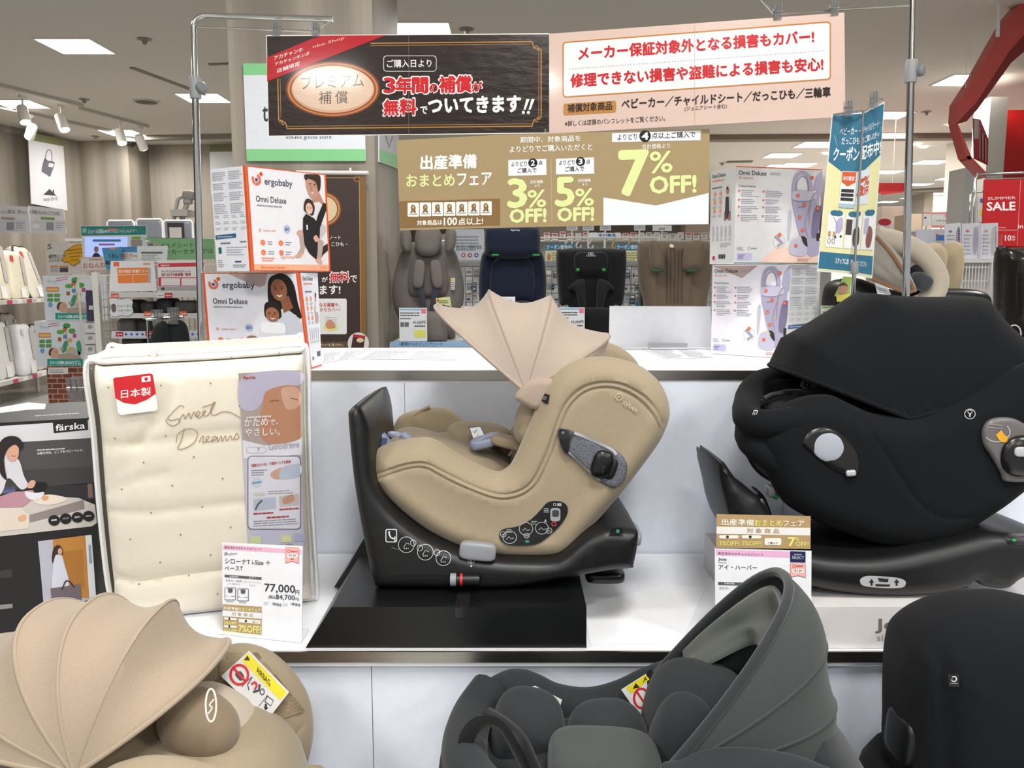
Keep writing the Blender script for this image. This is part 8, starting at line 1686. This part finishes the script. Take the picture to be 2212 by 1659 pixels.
# beige baby rocker behind the coupon sign
Yr_ = 2.62; t = thing('baby_rocker', 'beige grey baby rocker with folded hood behind the right chrome pole', 'baby rocker', (P(1990, 680, Yr_).x, Yr_, HU))
TA = mat('#b0a694', .85, 0, 'fabric'); TB = mat('#a8987a', .85, 0, 'fabric'); TG = mat('#8b857c', .85, 0, 'fabric')
m = MB(); infl(m, [(1985, 535), (1998, 528), (2020, 524), (2032, 530), (2042, 552), (2036, 590), (2022, 640), (1990, 700), (1960, 700), (1990, 640), (2010, 590)], 2.66, .05, .05, .04, TB, .03); infl(m, [(2036, 548), (2050, 524), (2066, 522), (2076, 535), (2077, 580), (2064, 640), (2040, 700), (2000, 705), (2026, 640), (2038, 590)], 2.72, .05, .05, .04, TB, .03); m.build('seat_shell', t, 60)
m = MB(); m.tube(spline3(tp([(1890, 512), (1940, 524), (1985, 545), (2015, 580), (2024, 610), (2012, 640), (1985, 660), (1950, 670)], 2.58)), .034, TA, 12); m.tube(spline3(tp([(1880, 500), (1920, 516), (1955, 540), (1975, 570)], 2.6)), .022, TA, 10); m.build('seat_pad', t, 60)
m = MB(); infl(m, [(1860, 470), (1890, 500), (1930, 540), (1955, 580), (1975, 620), (1968, 632), (1900, 612), (1870, 598), (1850, 560)], 2.50, .05, .05, .05, TG, .025, ([(1890, 530), (1930, 570), (1960, 612)], [(1885, 560), (1920, 590), (1950, 614)])); m.build('hood', t, 60)
m = MB(); m.tube(spline3(tp([(1893, 512), (1925, 548), (1950, 585), (1968, 612), (1974, 626)], 2.455)), .006, mat('#7a5a3c', .7), 8); m.tube(spline3(tp([(1880, 600), (1920, 617), (1955, 630), (1974, 628)], 2.455)), .006, mat('#7a5a3c', .7), 8); m.build('hood_trim', t, 60)
m = MB(); padpx(m, 1988, 608, 2.56, 22, 18, .04, mat('#35383c', .8, 0, 'fabric'), .7, 30); padpx(m, 1982, 585, 2.6, 16, 22, .03, mat('#101113', .8), .8, -30); m.build('seat_cushion', t, 60)
m = MB(); infl(m, [(1812, 610), (1850, 600), (1900, 618), (1960, 640), (1950, 700), (1900, 770), (1810, 770), (1800, 680)], 2.58, .05, .2, .05, PLAS2, .04); a = P(1990, 700, 2.66); m.pad((a.x, 2.66, HU + .1), (.2, .08, .098), PLAS2, .4); m.build('base', t, 60)
pl = Plane(P(1890, 612, 2.48), P(1922, 622, 2.48), P(1895, 638, 2.47)); m = MB(); c = [(1890, 610), (1918, 621), (1925, 636), (1897, 640)]; f = [pl.at(*p) for p in c]; m.hexa([p - pl.n * .002 for p in f], f, mat('#c5c7c9', .4)); pr = Print(pl, m); pr.bars(1898, 622, 1916, 3, 4, 1.4, '#85878a', 1, 3, .15); m.build('label', t)
def d(pr): pr.poly([(1822, 597), (1840, 598), (1834, 636), (1802, 640)], '#9cb85a', 1); pr.blob([(1812, 620), (1824, 612), (1832, 622), (1826, 634), (1812, 634)], '#b98a70', 2); pr.blob([(1812, 618), (1822, 610), (1832, 618), (1824, 616)], '#4a3428', 3); pr.poly([(1806, 638), (1836, 634), (1842, 648), (1808, 652)], '#d9cf5a', 2)
sign([(1822, 597), (1842, 600), (1846, 773), (1800, 773)], 2.36, '#c9d3a0', 'green and yellow leaflet right of the lower right box', d, 'leaflet', 0, .003, False)
def d(pr): pr.rect(1776, 662, 1812, 666, '#8fb36a', 1); pr.text('26,', 1787, 692, 1800, 692, 7, '#3b3d45', .02, 1); pr.bars(1777, 673, 1806, 2, 5, 2.4, '#77797f', 1, 3, 0, .1)
sign([(1774, 660), (1820, 661), (1822, 770), (1774, 770)], 2.40, '#dfe0de', 'white price card behind the right edge of the lower right box', d, 'price_card', 0, .003, False)
# far right pieces
def d(pr): pr.rect(1905, 395, 1955, 412, '#a81d20', 1); pr.poly([(1903, 413), (1955, 413), (1955, 415), (1903, 421)], '#c63a36', 1)
sign([(1820, 395), (1955, 395), (1955, 412), (1820, 424)], 10.5, '#b8262a', 'dark red fascia band right of the coupon sign', d, 'fascia_sign', 0, .03, 'hang')
def d(pr): pr.ell(1911, 480, 14, 8, '#b81f2a', 1, 18); pr.rrect(1899, 487, 1909, 494, 1, '#e8e4e4', 2); pr.bars(1900, 490, 1922, 4, 5, 2, '#b9a0a0', 1, 3); pr.rect(1907, 496, 1921, 500, '#d0562c', 2)
sign([(1897, 473), (1926, 473), (1925, 515), (1897, 516)], 6.5, '#e0d6d6', 'white and red notice right of the coupon sign', d, 'notice_board')
def d(pr): pr.rect(2013, 458, 2056, 462, '#e08a82', 1); pr.ell(2045, 466, 4, 4, '#e07a8a', 1, 10); pr.text('with you', 2022, 479, 2047, 479, 5, '#77757a', .01, 1); pr.rect(2013, 487, 2056, 492, '#e08a82', 1)
sign([(2013, 458), (2056, 458), (2056, 492), (2013, 492)], 9.0, '#dcdadb', 'white and coral sign behind the leaflet holders', d, 'wall_sign')
def d(pr): pr.rect(1994, 458, 2010, 461, '#e08a82', 1); pr.ell(1999, 470, 3, 2, '#55575c', 1, 10)
sign([(1994, 458), (2010, 458), (2010, 488), (1994, 488)], 9.0, '#dcdadb', 'narrow white sign left of the coral one', d, 'wall_sign')
def d(pr): pr.text('ing Room', 1925, 508, 1950, 508, 6, '#5a5a5c', .0, 1)
sign([(1922, 500), (1990, 500), (1990, 530), (1922, 530)], 7.5, '#c3c1bf', 'grey room name board behind the beige rocker', d, 'name_board')
sign([(1979, 496), (2021, 495), (2021, 535), (1978, 537)], 5.2, '#b9bcc4', 'blank pale board behind the beige rocker', None, 'blank_board')
def d(pr): pr.rect(2022, 508, 2042, 520, '#3a6ab0', 1); pr.rect(2022, 520, 2042, 534, '#b9ae9c', 1); pr.rect(2022, 506, 2027, 510, '#c23a3a', 2)
sign([(2021, 495), (2042, 495), (2042, 536), (2021, 536)], 5.4, '#b9b9bc', 'poster with a blue patch left of the leaflet holders', d, 'poster')
m = MB(); a, b = P(1962, 560, 9.5), P(1992, 462, 9.5); m.box(a.x, b.x, 9.5, 9.9, 0, b.z, mat('#cdb9a0', .6)); tag(m.build('far_cabinet'), 'tall cream cabinet far behind the right chrome pole', 'cabinet')
m = MB(); a, b = P(1900, 560, 11), P(1960, 445, 11); m.box(a.x, b.x, 11, 11.4, 0, b.z, mat('#a3998a', .6)); tag(m.build('far_cabinet'), 'grey brown far cabinet between coupon sign and right pole', 'cabinet')
